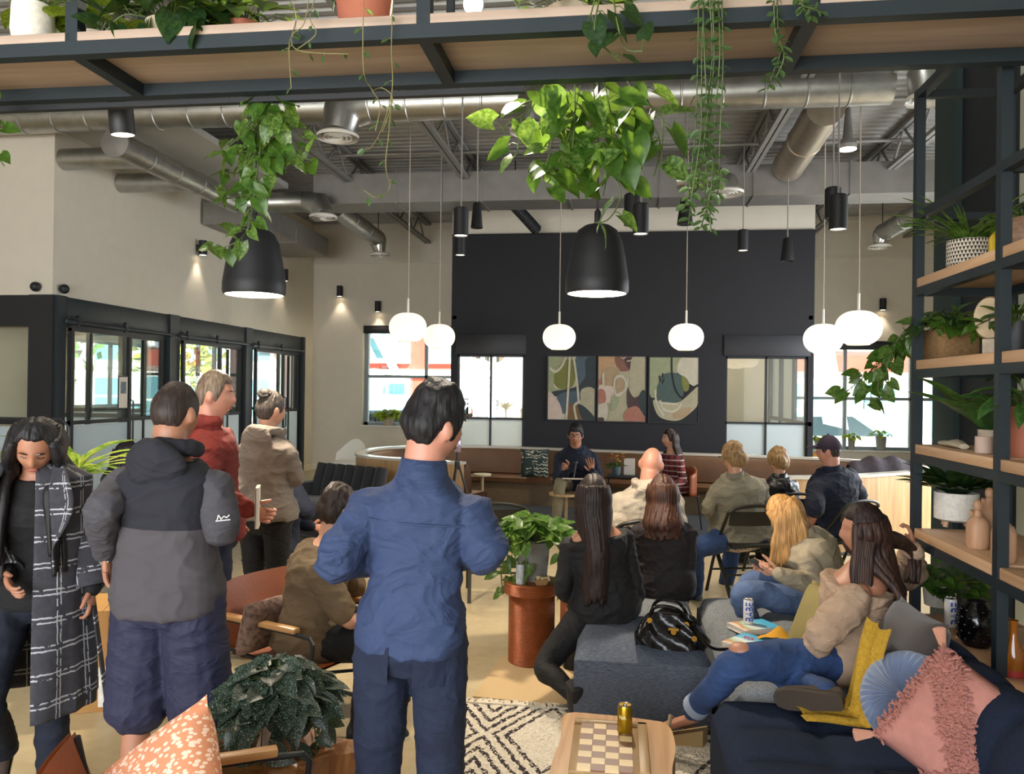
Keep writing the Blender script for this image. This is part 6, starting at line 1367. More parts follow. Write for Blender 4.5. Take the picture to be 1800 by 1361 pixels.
q = MB(); q.tube([p.hp(-.083, .06, .012), p.hp(-.088, .085, .012)], .004, 6); q.tube([p.hp(-.078, -.01, .016), p.hp(-.084, .08, .014)], .003, 6); part('glasses', q, M_bmetal, p.root)
# 15 --- short-haired woman in black leather jacket
p = Person('short-haired woman in a black leather jacket in the front row', rad(24), 1.62, Z3(1372, 7.45, .54), Z3(1370, 7.4, .94), head=(rad(12), rad(0), 0), fem=True, skin=SK_fair, vox=.013)
p.set_arm(-1, (1335, 905, 7.4), (1340, 930, 7.7)); p.set_arm(1, (1402, 905, 7.4), (1385, 930, 7.7)); p.set_leg(-1, (-.1, .46, .5), (-.1, .46, .09), loc=True); p.set_leg(1, (.1, .46, .5), (.1, .46, .09), loc=True); p.finish_body()
p.top(mat('black_leather', '111114', .35, var=.1, bump=.2, bscale=50, wrinkle=.24), 'leather_jacket', .022, -.1, collar=True, amp=.008); p.bottom(C_black, 'trousers'); p.shoes(C_black); p.hair(H_sandy, thick=.028, front=.058, side=-.035, back=-.075, rough=.010, top=.012)
# 16 --- man in navy polo and cap
p = Person('man in a navy shirt and baseball cap looking to the side', rad(38), 1.80, Z3(1468, 7.05, .56), Z3(1462, 6.95, 1.06), head=(rad(28), rad(2), 0), width=1.22, depth=1.25, skin=SK_pink, vox=.011)
p.set_arm(-1, (1432, 895, 6.75), (1425, 925, 7.0)); p.set_arm(1, (.34, .02, .76), (.15, .3, .70), loc=True); p.set_leg(-1, (-.14, .46, .52), (-.14, .46, .09), loc=True); p.set_leg(1, (.14, .46, .52), (.14, .46, .09), loc=True); p.finish_body()
p.top(C_navy, 'polo_shirt', .024, -.12, (.085, .08, .076, .06, .05), sleeve_end=.55, collar=True, amp=.009); p.bottom(J_dark, 'jeans', .016, (.11, .1, .08, .07, .06)); p.shoes(C_black); p.hair(hair_mat('hair_buzz', '241A16', '3C2D26'), thick=.007, back=-.055); p.face(lips=False)
q = MB()
def fn(u, v): a = 2*PI*u; ph = lerp(.12, PI/2-.01, v); pt = head_pt(a, ph, False)*1.0; pt = pt*1.16; return tuple(p.hp(pt.x, pt.y-.004, pt.z+.006))
q.grid(fn, 40, 14, closeu=True); M_cap = mat('cap_plum', '2A2030', .85, var=.1); cp_ = part('baseball_cap', q, M_cap, p.root, ang=80)
q = MB(); q.grid(lambda u, v: tuple(p.hp(math.sin(lerp(-1.1, 1.1, u))*(.082+.012*v), .03+math.cos(lerp(-1.1, 1.1, u))*(.07+.085*v), .034-.018*v*math.cos(lerp(-1.1, 1.1, u))+.02*math.cos(lerp(-1.1, 1.1, u)))), 16, 8); part('cap_peak', q, M_cap, cp_)
q = MB(); q.ell(p.hp(0, 0, .148), .008, 8, 6); part('cap_button', q, M_cap, cp_)
# 17 --- blond woman with phone
p = Person('blond woman in a sand coloured jacket bent over her phone', rad(66), 1.70, Z3(1440, 4.74, .52), Z3(1408, 4.68, .885), head=(rad(4), rad(36), 0), fem=True, skin=SK_fair, vox=.0095, lean_bend=-.04, width=1.08, depth=1.1)
p.set_arm(-1, (1432, 1030, 4.5), (1372, 1010, 4.44), dict(d=(.1, 1, .12), n=(.8, .1, .5), curl=.55)); p.set_arm(1, (1392, 1006, 4.92), (1362, 1000, 4.74), dict(d=(-.2, 1, .1), n=(-.8, .1, .5), curl=.55))
p.set_leg(-1, (1306, 1042, 4.55), (1326, 1130, 4.7), (0, 1, 0)); p.set_leg(1, (1318, 1026, 4.82), (1326, 1115, 4.95), (0, 1, 0)); p.finish_body()
p.top(mat('sand_jacket', '9A8D75', .85, var=.12, scale=8, bump=.12, bscale=100, wrinkle=.24), 'jacket', .024, -.11, (.072, .066, .06, .056, .046), amp=.01, collar=True, flare=.05); p.bottom(J_light, 'jeans', .014, (.096, .086, .068, .060, .052)); p.shoes(mat('taupe_suede', '4A3C34', .85))
p.hair(H_blond, thick=.016, front=.062, side=-.05, back=-.1, rough=.004, part_x=0)
S = []
for sd in (-1, 1):
    for i in range(15):
        f_ = i/14; y0 = lerp(.06, -.09, f_); st = p.hp(sd*.066*(1-.3*f_), y0, .07); mid = p.hp(sd*.088*(1-.35*f_*f_), y0+.0, -.02); m2 = mid+Vector((sd*.004, lerp(.01, -.03, f_), -.10)); en = m2+Vector((sd*random.uniform(-.01, .02), lerp(.02, -.04, f_), -.16+random.uniform(-.03, .03))); S.append(([st, mid, m2, (m2+en)/2, en], .019, .008))
p.locks(H_blond, S)
ph = D(1340, 997, 4.54); q = MB(); q.box((0, 0, 0), (.075, .15, .009), bev=.004); t = thing('smartphone', 'dark smartphone held by the blond woman', 'phone', ph); t.rotation_euler = (rad(28), rad(0), rad(62)); part('phone_body', q, M_bmetal, t); q = MB(); q.box((0, 0, .0052), (.068, .14, .001)); part('screen', q, mat('dim_screen', '2A3038', .1, var=0), t)
# 18 --- brunette in beige off-shoulder sweater
p = Person('brunette in a beige off-shoulder sweater and ripped jeans with wedge sandals', rad(72), 1.70, Z3(1490, 3.62, .54), Z3(1526, 3.58, .965), head=(rad(20), rad(6), rad(-8)), fem=True, skin=SK_tan, vox=.0085, width=1.08, depth=1.12)
p.set_arm(-1, (1448, 1112, 3.38), (1432, 1140, 3.42)); p.set_arm(1, (1600, 1010, 3.95), (1604, 968, 3.72), dict(d=(.1, .1, 1), n=(0, 1, 0), curl=.7))
p.set_leg(-1, (1302, 1165, 3.36), (1218, 1248, 3.62), (.1, 1, -.25)); p.set_leg(1, (1360, 1190, 3.66), (1452, 1216, 3.16), (.12, 1, -.15)); p.finish_body()
p.top(mat('beige_knit', 'A48A72', .95, var=.1, scale=30, bump=.25, bscale=180, wrinkle=.24), 'sweater', .03, -.16, (.080, .086, .080, .070, .05), amp=.011, flare=.12, neckt=.41, bare=(-1,)); p.bottom(J_mid, 'jeans', .015, (.108, .1, .074, .062, .052), amp=.005)
M_sandal = mat('sandal_taupe', '8A7860', .7); h, k, a, toe = p.leg[-1]; q = MB(); up = Vector((0, 0, 1)); x = toe.cross(up).normalized()
for (y, z, r0, r1) in ((0, 0, 0, 0),):
    q.tube([a+Vector((0, 0, .0))+(x*math.cos(t_)+toe*math.sin(t_))*.042+up*.004*math.sin(t_) for t_ in np.linspace(0, 6.28, 18)], .007, 6); q.tube([a+toe*.10-x*.04-up*.06, a+toe*.11-up*.028, a+toe*.10+x*.04-up*.06], .011, 6)
part('sandal_strap', q, M_sandal, p.root)
fm = MB(); fm.tube([a-up*.035-toe*.02, a+toe*.05-up*.05, a+toe*.12-up*.07, a+toe*.18-up*.085], [.036, .036, .036, .02], 12, sx=.62, up=tuple(x)); 
fq = remesh(fm, 'foot', p.skin, .008, 2); put('foot', fq, p.root)
for i in range(5):
    q = MB(); b0 = a+toe*.175-up*.085+x*(.026-.013*i); q.tube([b0-toe*.02, b0+toe*(.018-.002*abs(i-3)), ], [.009 if i == 4 else .0065, .006], 8); q.ell(b0+toe*.018, .0065); part('toe', q, p.skin, p.root)
q = MB(); w0 = a-up*.085; v_ = [w0-toe*.06-x*.034, w0-toe*.06+x*.034, w0+toe*.16-up*.03+x*.036, w0+toe*.16-up*.03-x*.036]; v2 = [q_-up*hh for q_, hh in zip(v_, (.075, .075, .022, .022))]
q.add([c[:] for c in v_+v2], [(0, 1, 2, 3), (7, 6, 5, 4), (0, 4, 5, 1), (1, 5, 6, 2), (2, 6, 7, 3), (3, 7, 4, 0)]); part('wedge_sole', q, mat('wedge_tan', '9A8258', .7), p.root)
p.shoes(mat('brown_suede', '3E3226', .9), mat('brown_sole', '3A3026', .9), sides=(1,), upv=(.95, .1, .25))
q = MB(); d_ = (a-k).normalized(); q.tube([a-d_*.06, a-d_*.02], [.058, .060], 16); part('turned_cuff', q, mat('denim_pale', '9AA6BC', .85, var=.1), p.root)
q = MB(); q.ell(k+Vector((0, .0, .055)), (.045, .05, .03), 14, 10); part('bare_knee', q, p.skin, p.root)
p.hair(H_deep, thick=.016, front=.062, side=-.04, back=-.1, rough=.003, part_x=.01)
gathered = p.L(D(1604, 972, 3.7)); S = []
for i in range(30):
    a_ = lerp(-1.9, 1.9, i/29); sa, ca = math.sin(a_), -math.cos(a_); p0 = p.hp(sa*.075, ca*.092, .06); p1 = p.hp(sa*.086, ca*.104, -.02); 
    if i % 3 == 0: S.append(([p0, p1, p1.lerp(gathered, .5)+Vector((0, 0, .02)), gathered+Vector((random.uniform(-.02, .02), random.uniform(-.02, .02), 0)), gathered+Vector((random.uniform(-.03, .03), random.uniform(-.03, .03), -.14))], .02, .008))
    else:
        e = p.N+p.X*sa*.15-p.F*(.10+.04*random.random())+Vector((0, 0, -.30+random.uniform(-.08, .06))); S.append(([p0, p1, p.hp(sa*.088, ca*.11, -.11), p.N+p.X*sa*.12-p.F*.13+Vector((0, 0, -.10)), e+Vector((0, 0, .08))+p.X*.03*math.sin(i), e], .021, .007))
for i in range(8):
    f_ = i/7; p0 = p.hp(-.07, lerp(.05, -.02, f_), .06); p1 = p.hp(-.09, lerp(.06, -.01, f_), -.03); e = p1+Vector((-.04, .0, -.26-.1*f_)); S.append(([p0, p1, p1+Vector((-.02, .01, -.12)), e], .018, .006))
p.locks(hair_mat('hair_chestnut', '1C100C', '4A2E22'), S)
# ================================================================== SHELVING
M_rail = mat('shelf_metal', '1E282E', .5, .2, var=.05); M_pine = wood('pine_board', '9A8676', 'AD998A', 'X', 2.2, .55, True); M_piney = wood('pine_board_y', 'B58C66', 'CBA582', 'Y', 2.2, .5)
ZB = 2.935; FY, BY = 2.75, 3.17; XA, XE = -4.75, 1.98
oh = thing('hanging_shelf', 'long black steel shelf with pine boards hung overhead full of plants', 'shelf', (-1.4, 2.96, ZB)); O = Vector((-1.4, 2.96, ZB))
def ohp(nm, c, size, m=M_rail, bev=0.): q = MB(); q.box(Vector(c)-O, size, bev=bev); return part(nm, q, m, oh)
for y in (FY, BY): ohp('long_rail', ((XA+XE)/2, y, ZB+.025), (XE-XA, .05, .05))
bars = (-4.73, -3.39, -2.05, -.70, .615, 1.95)
for x in bars: ohp('cross_bar', (x, (FY+BY)/2, ZB+.025), (.05, BY-FY-.05, .05))
for a, b_ in zip(bars[:-1], bars[1:]): ohp('board', ((a+b_)/2, (FY+BY)/2+.0, ZB+.068), (b_-a-.006, BY-FY+.05, .034), M_pine, .003)
for x in (-4.73, -2.05, -.70, .615, 1.95):
    for y in (FY, BY): ohp('hanger_post', (x, y, (ZB+.05+ZC-.02)/2), (.05 if y == FY else .03, .05 if y == FY else .03, ZC-.02-ZB-.05))
ohp('track', (-1.7, BY+.045, ZB-.012), (2.6, .03, .022), M_bmetal)
# standing shelf along the right wall
SXA, SXB = 1.45, 1.86; SY = (2.35, 3.27, 4.15); RZ = (.57, .985, 1.395, 1.805, 2.205, 2.576, 3.18); SHZ = [z+.067 for z in RZ]
st = thing('standing_shelf', 'tall dark steel shelf with pine boards holding pots and vases', 'shelf', (1.65, 3.3, 0)); O2 = Vector((1.65, 3.3, 0))
def shp(nm, c, size, m=M_rail, bev=0.): q = MB(); q.box(Vector(c)-O2, size, bev=bev); return part(nm, q, m, st)
for y in SY:
    for x in (SXA, SXB): shp('post', (x, y, 1.6), (.042, .042, 3.2) if y > 2.9 or x > 1.6 else (.042, .042, 2.9))
for z in RZ:
    zz = z
    for x in (SXA, SXB):
        for y0, y1 in zip(SY[:-1], SY[1:]):
            if z > 2.9 and y0 < 3: continue
            shp('side_rail', (x, (y0+y1)/2, zz), (.04, y1-y0-.042, .04))
    for y in SY:
        if z > 2.9 and y < 3: continue
        shp('cross_bar', ((SXA+SXB)/2, y, zz), (SXB-SXA-.042, .036, .036))
    if z < 2.4:
        for y0, y1 in zip(SY[:-1], SY[1:]): shp('board', ((SXA+SXB)/2, (y0+y1)/2, zz+.043), (SXB-SXA+.03, y1-y0-.046, .046), M_piney, .004)
# ================================================================== LEAVES
def leafmat(name, c1, c2, scale=9., rough=.35, tr=.45, thr=(.42, .6)):
    if name in MATS: return MATS[name]
    m, nt, b = newmat(name); n = nd(nt, 'ShaderNodeTexNoise', Scale=scale, Detail=3.); tc = nt.nodes.new('ShaderNodeTexCoord'); oi = nt.nodes.new('ShaderNodeObjectInfo'); ad = nt.nodes.new('ShaderNodeVectorMath'); ad.operation = 'ADD'
    nt.links.new(tc.outputs['Object'], ad.inputs[0]); nt.links.new(oi.outputs['Random'], ad.inputs[1]); nt.links.new(ad.outputs[0], n.inputs[0])
    col = ramp(nt, n.outputs[0], [(thr[0], c1), (thr[1], c2)]); nt.links.new(col, b.inputs['Base Color']); b.inputs['Roughness'].default_value = rough
    tl = nt.nodes.new('ShaderNodeBsdfTranslucent'); nt.links.new(mixc(nt, .3, col, 'A8C840'), tl.inputs[0]); mx = nt.nodes.new('ShaderNodeMixShader'); mx.inputs[0].default_value = tr
    out = nt.nodes['Material Output']; nt.links.new(b.outputs[0], mx.inputs[1]); nt.links.new(tl.outputs[0], mx.inputs[2]); nt.links.new(mx.outputs[0], out.inputs[0]); MATS[name] = m; return m
def leaf_mesh(name, outline, m, fold=.22, droop=.25, rows=7, thick=None):
    # outline: half width as function of t (0 base .. 1 tip); unit length along +y
    q = MB(); v = []; f = []
    for i in range(rows+1):
        t = i/rows; w = outline(t); y = t; back = -.12*max(0, .18-t)/.18 if outline(0.02) > .1 else 0
        for k, sx in enumerate((-1, -.5, 0, .5, 1)):
            v.append((sx*w, y+back*abs(sx)*1.6, fold*abs(sx)*w-droop*t*t+.02*math.sin(t*9)*abs(sx)))
    for i in range(rows):
        for k in range(4): f.append((i*5+k, i*5+k+1, (i+1)*5+k+1, (i+1)*5+k))
    q.add(v, f); return q.mesh(name, m, True, 180)
heart = lambda t: .44*math.sin(PI*min(1, (t+.12)/1.12)**.62)**.9 if t < 1 else 0.
lance = lambda t: .15*math.sin(PI*t)**.8; grassf = lambda t: .035*(1-t)**.6*min(1, t*8+.3); oval = lambda t: .28*math.sin(PI*t)**.75
G_poth = leafmat('pothos_green', '28481A', '527A2C', 4., thr=(.3, .7)); G_var = leafmat('pothos_variegated', '33591F', '86A054', 7., thr=(.4, .75)); G_dark = leafmat('leaf_dark', '16301A', '2E4E2A'); G_lime = leafmat('leaf_lime', '7E9A2A', 'B4C24A', tr=.5); G_silver = leafmat('satin_silver', '16281C', '8FA090', 22., .4, .1, (.55, .66)); G_string = leafmat('string_green', '2C4A2A', '5E7A4A', 12.); G_drac = leafmat('dracaena', '5E8A2C', 'B4C060', 4.)
LM = {'poth': leaf_mesh('leaf', heart, G_poth), 'var': leaf_mesh('leaf', heart, G_var), 'dark': leaf_mesh('leaf', lance, G_dark, droop=.35), 'darkheart': leaf_mesh('leaf', heart, G_dark), 'lime': leaf_mesh('leaf', heart, G_lime), 'silver': leaf_mesh('leaf', heart, G_silver, droop=.35), 'string': leaf_mesh('leaf', oval, G_string, .3, .2, 4), 'drac': leaf_mesh('leaf', lambda t: .06*math.sin(PI*(t*.95+.05))**.5, G_drac, .5, .55, 9), 'grass': leaf_mesh('leaf', grassf, leafmat('grass_green', '3A5A24', '6E8A3A'), .4, .5, 9), 'lily': leaf_mesh('leaf', lambda t: .19*math.sin(PI*t)**.8, leafmat('lily_green', '2C5226', '4E7A3A', 5.), .25, .45, 8), 'oval': leaf_mesh('leaf', oval, G_poth)}
def leaf(parent, kind, pos, d, up=None, size=.1):
    d = Vector(d).normalized(); u = Vector(up) if up is not None else Vector((random.uniform(-.5, .5), random.uniform(-1, -.2), random.uniform(.2, 1)))
    x = d.cross(u); x = x.normalized() if x.length > 1e-4 else d.orthogonal().normalized(); z = x.cross(d); M = Matrix((x, d, z)).transposed().to_4x4()
    o = bpy.data.objects.new('leaf', LM[kind]); C.objects.link(o); o.parent = parent; o.matrix_basis = Matrix.Translation(Vector(pos)) @ M @ Matrix.Diagonal((size*random.uniform(.85, 1.1), size, size, 1)); return o
def rv(s=1.): return Vector((random.uniform(-s, s), random.uniform(-s, s), random.uniform(-s, s)))
M_stem = mat('stem_green', '4A5A2C', .6, var=.1); M_drystem = mat('stem_dry', '7A7448', .7, var=.1)
def vine(t, pts, kind, size, step=.06, sm=None, r=.0025, name='vine', both=True, lim=None, down=.6, petiole=True):
    P = [Vector(p) for p in catmull([np.array(p) for p in pts], 8)]; q = MB(); q.tube(P, r, 5); acc = 0.; sd = 1; n = 0
    for a, b_ in zip(P[:-1], P[1:]):
        acc += (b_-a).length
        if acc >= step:
            acc = 0; sd = -sd; t_ = (b_-a).normalized(); side = t_.cross(Vector((0, -1, .2))); side = side.normalized() if side.length > .05 else Vector((1, 0, 0))
            dr = (side*sd*random.uniform(.4, 1.)+Vector((0, random.uniform(-.6, .2), -down))+rv(.25)).normalized(); s_ = size*random.uniform(.65, 1.15); st_ = b_+dr*s_*.45+Vector((0, 0, s_*.12))
            if petiole: q.tube([b_, (b_+st_)/2+Vector((0, 0, s_*.1)), st_], r*.7, 4)
            leaf(t, kind if isinstance(kind, str) else random.choice(kind), st_ if petiole else b_, dr, None, s_); n += 1
    part(name, q, sm or M_stem, t)
def pot(t, prof, m, name='pot', n=28): q = MB(); q.lathe(prof+[(prof[-1][0]*.88, prof[-1][1]), (prof[-1][0]*.84, prof[-1][1]-.03), (.002, prof[-1][1]-.03)], n, capt=False); return part(name, q, m, t)
def mound(t, c, n, kind, size, rad_, h, up=.5, stems=True):
    q = MB()
    for i in range(n):
        a = random.uniform(0, 2*PI); r = rad_*math.sqrt(random.random()); p_ = Vector(c)+Vector((math.cos(a)*r, math.sin(a)*r, h*(1-(r/rad_)**2)*random.uniform(.4, 1.)+random.uniform(-.1, .1)*h)); d = Vector((math.cos(a), math.sin(a), random.uniform(-.7, up)))+rv(.35)
        leaf(t, kind if isinstance(kind, str) else random.choice(kind), p_, d, (random.uniform(-.3, .3), random.uniform(-.8, .1), 1), size*random.uniform(.7, 1.15)); q.tube([Vector(c)-Vector((0, 0, .02)), Vector(c).lerp(p_, .6)+Vector((0, 0, .03)), p_], .0022, 4)
    if stems: part('stems', q, M_stem, t)
# ---- hanging pothos at the left of the overhead shelf
def W(px, py, Y=None, d=None): return YP(px, py, Y) if Y else D(px, py, d)
def hang(label, px, Y, strands, kind, size, step, base_px=None, cat='plant', sm=None, r=.0025, potm=None, mass=None, down=.6, petiole=True, vname='vine'):
    b_ = YP(px, 60, Y); b_ = Vector((b_.x, Y, ZB+.085)); t = thing('trailing_plant', label, cat, b_)
    if potm: pot(t, [(.055, 0), (.075, .11), (.078, .12)], potm)
    for s_ in strands: vine(t, [YP(x, y, Y+(s_[0][2] if len(s_[0]) > 2 else 0)+random.uniform(-.06, .06))-b_ for x, y, *_ in s_], kind, size, step, sm, r, vname, down=down, petiole=petiole)
    if mass:
        for (x0, x1, y0, y1, n) in mass:
            for i in range(n): p_ = YP(random.uniform(x0, x1), random.uniform(y0, y1), Y+random.uniform(-.15, .2)); leaf(t, kind if isinstance(kind, str) else random.choice(kind), p_-b_, Vector((random.uniform(-.8, .8), random.uniform(-.5, .3), random.uniform(-1, .1))), None, size*random.uniform(.7, 1.15))
    return t
hang('trailing pothos hanging above the left bell pendant', 470, 3.24, [[(455, 120), (448, 200), (420, 240), (395, 262)], [(470, 120), (472, 210), (480, 270), (470, 318)], [(480, 120), (505, 200), (535, 255), (540, 285)], [(462, 120), (452, 230), (425, 300), (392, 300)], [(465, 120), (460, 240), (445, 330), (415, 345), (395, 350)], [(462, 130), (455, 250), (450, 340), (442, 385), (434, 408)], [(460, 240), (445, 350), (436, 400), (415, 425), (385, 437), (362, 428)], [(475, 130), (500, 230), (520, 270), (548, 282)]], ['poth', 'var'], .082, .052, potm=mat('pot_grey', '8A8A86', .7), mass=[(420, 520, 180, 300, 30), (380, 470, 270, 360, 12)])
hang('large trailing pothos hanging above the central bell pendant', 1030, 3.26, [[(950, 120), (930, 190), (895, 215), (880, 235)], [(980, 120), (930, 200), (910, 260), (915, 270)], [(1000, 120), (980, 200), (960, 290), (940, 300)], [(1010, 120), (1010, 220), (1000, 310), (1000, 330)], [(1040, 120), (1050, 220), (1065, 300), (1060, 345)], [(1060, 130), (1080, 230), (1100, 310), (1110, 330)], [(1090, 120), (1130, 190), (1160, 250), (1150, 310)], [(1120, 120), (1140, 180), (1165, 215), (1160, 300)], [(1070, 200), (1085, 310), (1090, 350), (1070, 385), (1046, 392)], [(1020, 150), (1000, 240), (975, 300), (960, 325)]], ['poth', 'var', 'poth'], .118, .075, r=.003, potm=mat('pot_grey', '8A8A86', .7), mass=[(940, 1130, 158, 240, 34), (935, 1110, 240, 320, 18)])
hang('dense strings of tiny succulent leaves hanging before the shelf', 1245, 2.66, [[(x0, -20), (x0+random.uniform(-6, 6), 100), (x1, 230), (x2, 330), (x3, y3)] for x0, x1, x2, x3, y3 in ((1228, 1222, 1212, 1205, 360), (1238, 1232, 1218, 1210, 395), (1250, 1245, 1240, 1244, 385), (1262, 1255, 1250, 1232, 400), (1256, 1240, 1226, 1228, 300), (1268, 1266, 1262, 1255, 345), (1246, 1238, 1244, 1250, 408), (1235, 1246, 1262, 1268, 300))], 'string', .036, .012, r=.0024, down=.4, petiole=False, vname='string')
hang('short strings of tiny leaves near the right cross bar', 1370, 2.67, [[(1360, -20), (1362, 50), (1372, 90), (1358, 130), (1350, 156)], [(1366, -20), (1368, 60), (1378, 100), (1362, 140)], [(1390, -20), (1410, 8), (1432, 16), (1450, 24)], [(1400, -20), (1412, 14), (1425, 30)]], 'string', .036, .013, r=.0024, down=.4, petiole=False, vname='string')
hang('few heart-shaped leaves dangling before the hanging shelf', 1060, 2.64, [[(1052, -30), (1040, 20), (1032, 40)], [(1060, -30), (1045, 50), (1060, 80), (1090, 108)], [(1075, -30), (1085, 40), (1100, 85), (1130, 90)], [(915, -30), (905, 0), (912, 14)]], 'darkheart', .095, .10, r=.003)
hang('sparse wiry vine trailing over the shelf edge', 530, 2.66, [[(505, -20), (520, 30), (512, 70), (530, 90), (612, 95)], [(545, -20), (535, 40), (515, 60), (508, 85), (512, 155)], [(560, -20), (545, 30), (555, 60), (520, 88)]], 'string', .03, .06, sm=M_drystem, r=.0018)
hang('thin bare vine dangling before the round duct', 690, 2.66, [[(640, -20), (638, 60), (640, 130), (655, 160), (668, 185), (660, 230)], [(692, -20), (688, 80), (690, 150), (680, 200), (665, 240), (650, 262)], [(690, 150), (685, 220), (678, 290), (685, 330), (665, 348), (640, 335)], [(655, 160), (672, 155), (690, 175), (672, 232)]], 'string', .03, .07, sm=M_drystem, r=.0018)
hang('pothos tip hanging at the far left', -25, 3.0, [[(-30, 120), (-15, 200), (-4, 232), (0, 240)], [(-35, 120), (-15, 230), (-6, 270), (8, 292)]], 'poth', .09, .06)
# ---- pots and foliage standing on the overhead shelf
def top_plant(label, px, Y, prof, pm, kind, n, size, rad_, h, vines=()):
    p = YP(px, 40, Y); t = thing('potted_plant', label, 'potted plant', (p.x, Y, ZB+.086)); pot(t, prof, pm); ph_ = prof[-1][1]
    mound(t, (0, 0, ph_), n, kind, size, rad_, h); 
    for v in vines: vine(t, [Vector(c)+Vector((0, 0, ph_)) for c in v], kind, size, .05)
    return t
P_white = mat('ceramic_white', 'D8D2C8', .6, var=.12, scale=60); P_terra = mat('terracotta', '9A5A44', .8, var=.1); P_stone = mat('stone_beige', 'B7A894', .9, var=.2, scale=30)
top_plant('white speckled pot of lime foliage on the hanging shelf', 58, 2.82, [(.068, 0), (.078, .05), (.074, .15)], P_white, 'lime', 34, .10, .2, .1)
top_plant('lime green bush on the hanging shelf by the steel post', 170, 2.98, [(.06, 0), (.07, .1)], P_stone, 'lime', 56, .09, .2, .12)
top_plant('dark pothos in a bowl spilling on the hanging shelf', 300, 2.86, [(.07, 0), (.09, .07)], P_stone, 'darkheart', 48, .11, .26, .08, [[(0, -.02, 0), (.1, -.1, .02), (.22, -.12, -.05)], [(0, -.02, 0), (-.12, -.1, .0), (-.2, -.1, -.06)]])
top_plant('dark leafy plant low on the hanging shelf', 430, 2.9, [(.06, 0), (.075, .07)], P_terra, 'darkheart', 44, .10, .24, .06)
top_plant('terracotta pot with wiry foliage on the hanging shelf', 640, 2.84, [(.09, 0), (.11, .16)], P_terra, 'string', 40, .05, .16, .1)
top_plant('dark pothos beside the spotlight on the hanging shelf', 1000, 2.95, [(.07, 0), (.085, .09)], P_stone, 'darkheart', 36, .10, .2, .08)
top_plant('small-leaved bush on the hanging shelf above the strings', 1250, 2.9, [(.07, 0), (.085, .09)], P_stone, 'string', 70, .035, .12, .06)
# ================================================================== THINGS ON THE STANDING SHELF
def on(px, k, X=1.64): p = XP(px, 600, X); return Vector((X, p.y, SHZ[k]))
def shelf_plant(label, px, k, prof, pm, fill, X=1.64, potname='pot'):
    t = thing('potted_plant', label, 'potted plant', on(px, k, X)); po = pot(t, prof, pm, potname); fill(t, prof[-1][1]-.02); return t, po
def tuft(t, z, n, kind, L0, L1, spread, up=1.0):
    for i in range(n): a = random.uniform(0, 2*PI); leaf(t, kind, (math.cos(a)*.02, math.sin(a)*.02, z), (math.cos(a)*spread*random.uniform(.3, 1), math.sin(a)*spread*random.uniform(.3, 1), up), (-math.cos(a), -math.sin(a), .8), random.uniform(L0, L1))
m, nt, b = newmat('woven_black_white'); tc = nt.nodes.new('ShaderNodeTexCoord'); sep = nt.nodes.new('ShaderNodeSeparateXYZ'); nt.links.new(tc.outputs['Object'], sep.inputs[0]); an = math_n(nt, 'ARCTAN2', sep.outputs[1], sep.outputs[0])
zz = math_n(nt, 'MULTIPLY', sep.outputs[2], 55.); row = math_n(nt, 'FLOOR', zz); wx = math_n(nt, 'FRACT', math_n(nt, 'ADD', math_n(nt, 'MULTIPLY', an, 6.2), math_n(nt, 'MULTIPLY', row, .5))); tr_ = math_n(nt, 'LESS_THAN', math_n(nt, 'ABSOLUTE', math_n(nt, 'SUBTRACT', wx, .5)), math_n(nt, 'MULTIPLY', math_n(nt, 'FRACT', zz), .42))
nt.links.new(mixc(nt, tr_, 'CFC4B2', '2A2622'), b.inputs['Base Color']); b.inputs['Roughness'].default_value = .9; M_woven = m
t, po = shelf_plant('grassy plant in a black and white woven pot on a wooden stand', 1702, 4, [(.085, .035), (.098, .05), (.098, .165)], M_woven, lambda t, z: tuft(t, z, 60, 'grass', .2, .34, 1.0, .7))
q = MB(); q.lathe([(.09, .02), (.09, .036)], 24); part('plant_stand', q, M_piney, t)
for a in (.6, 2.2, 3.8, 5.4): q = MB(); q.box((.075*math.cos(a), .075*math.sin(a), .03), (.022, .022, .06)); part('stand_leg', q, M_piney, t)
q = MB(); q.lathe([(.022, 0), (.022, .11), (.012, .13), (.012, .15)], 16); single('yellow_bottle', q, mat('yellow_plastic', 'C8A824', .4, var=.1), 'slim yellow bottle beside the woven pot on the shelf', 'bottle', on(1746, 4, 1.60))
t, po = shelf_plant('trailing plant in a dimpled brown ceramic pot on the upper shelf', 1797, 4, [(.06, 0), (.085, .05), (.09, .11), (.07, .16)], mat('dimpled_brown', '8A6A52', .5, var=.3, scale=40, bump=.5, bscale=40), lambda t, z: mound(t, (0, 0, z), 30, 'poth', .07, .14, .08))
wick = mat('wicker', '8A6A44', .8, var=.35, scale=50, stretch=(1, 1, 5), bump=.8, bscale=70)
t = thing('potted_plant', 'variegated pothos overflowing a square wicker basket on the shelf', 'potted plant', on(1668, 3, 1.6)); q = MB(); q.box((0, 0, .075), (.19, .24, .15), bev=.012); part('wicker_basket', q, wick, t)
mound(t, (0, 0, .14), 80, ['var', 'poth', 'darkheart'], .085, .2, .12)
for s_ in range(7): vine(t, [(-.06, .06+.02*s_, .14), (-.14, .16+.03*s_, .17-.02*s_), (-.2-.02*s_, .22+.05*s_, .04-.03*s_), (-.22-.02*s_, .25+.05*s_, -.10-.05*(s_ % 4))], ['var', 'poth'], .085, .05)
t = thing('table_clock', 'wedge-shaped wooden table clock without numerals on the shelf', 'clock', on(1740, 3, 1.56), rad(-30))
q = MB(); q.lathe([(.0, -.02), (.078, -.02), (.085, 0), (.078, .02)], 32, (0, 0, .16), R=rotm(PI/2, 0, 0), sx=.75, sy=1.1, capb=False); part('face', q, mat('clock_wood', 'B09A78', .6, var=.15, scale=20), t); q = MB(); q.box((0, .0, .035), (.05, .05, .07)); part('foot', q, P_stone, t)
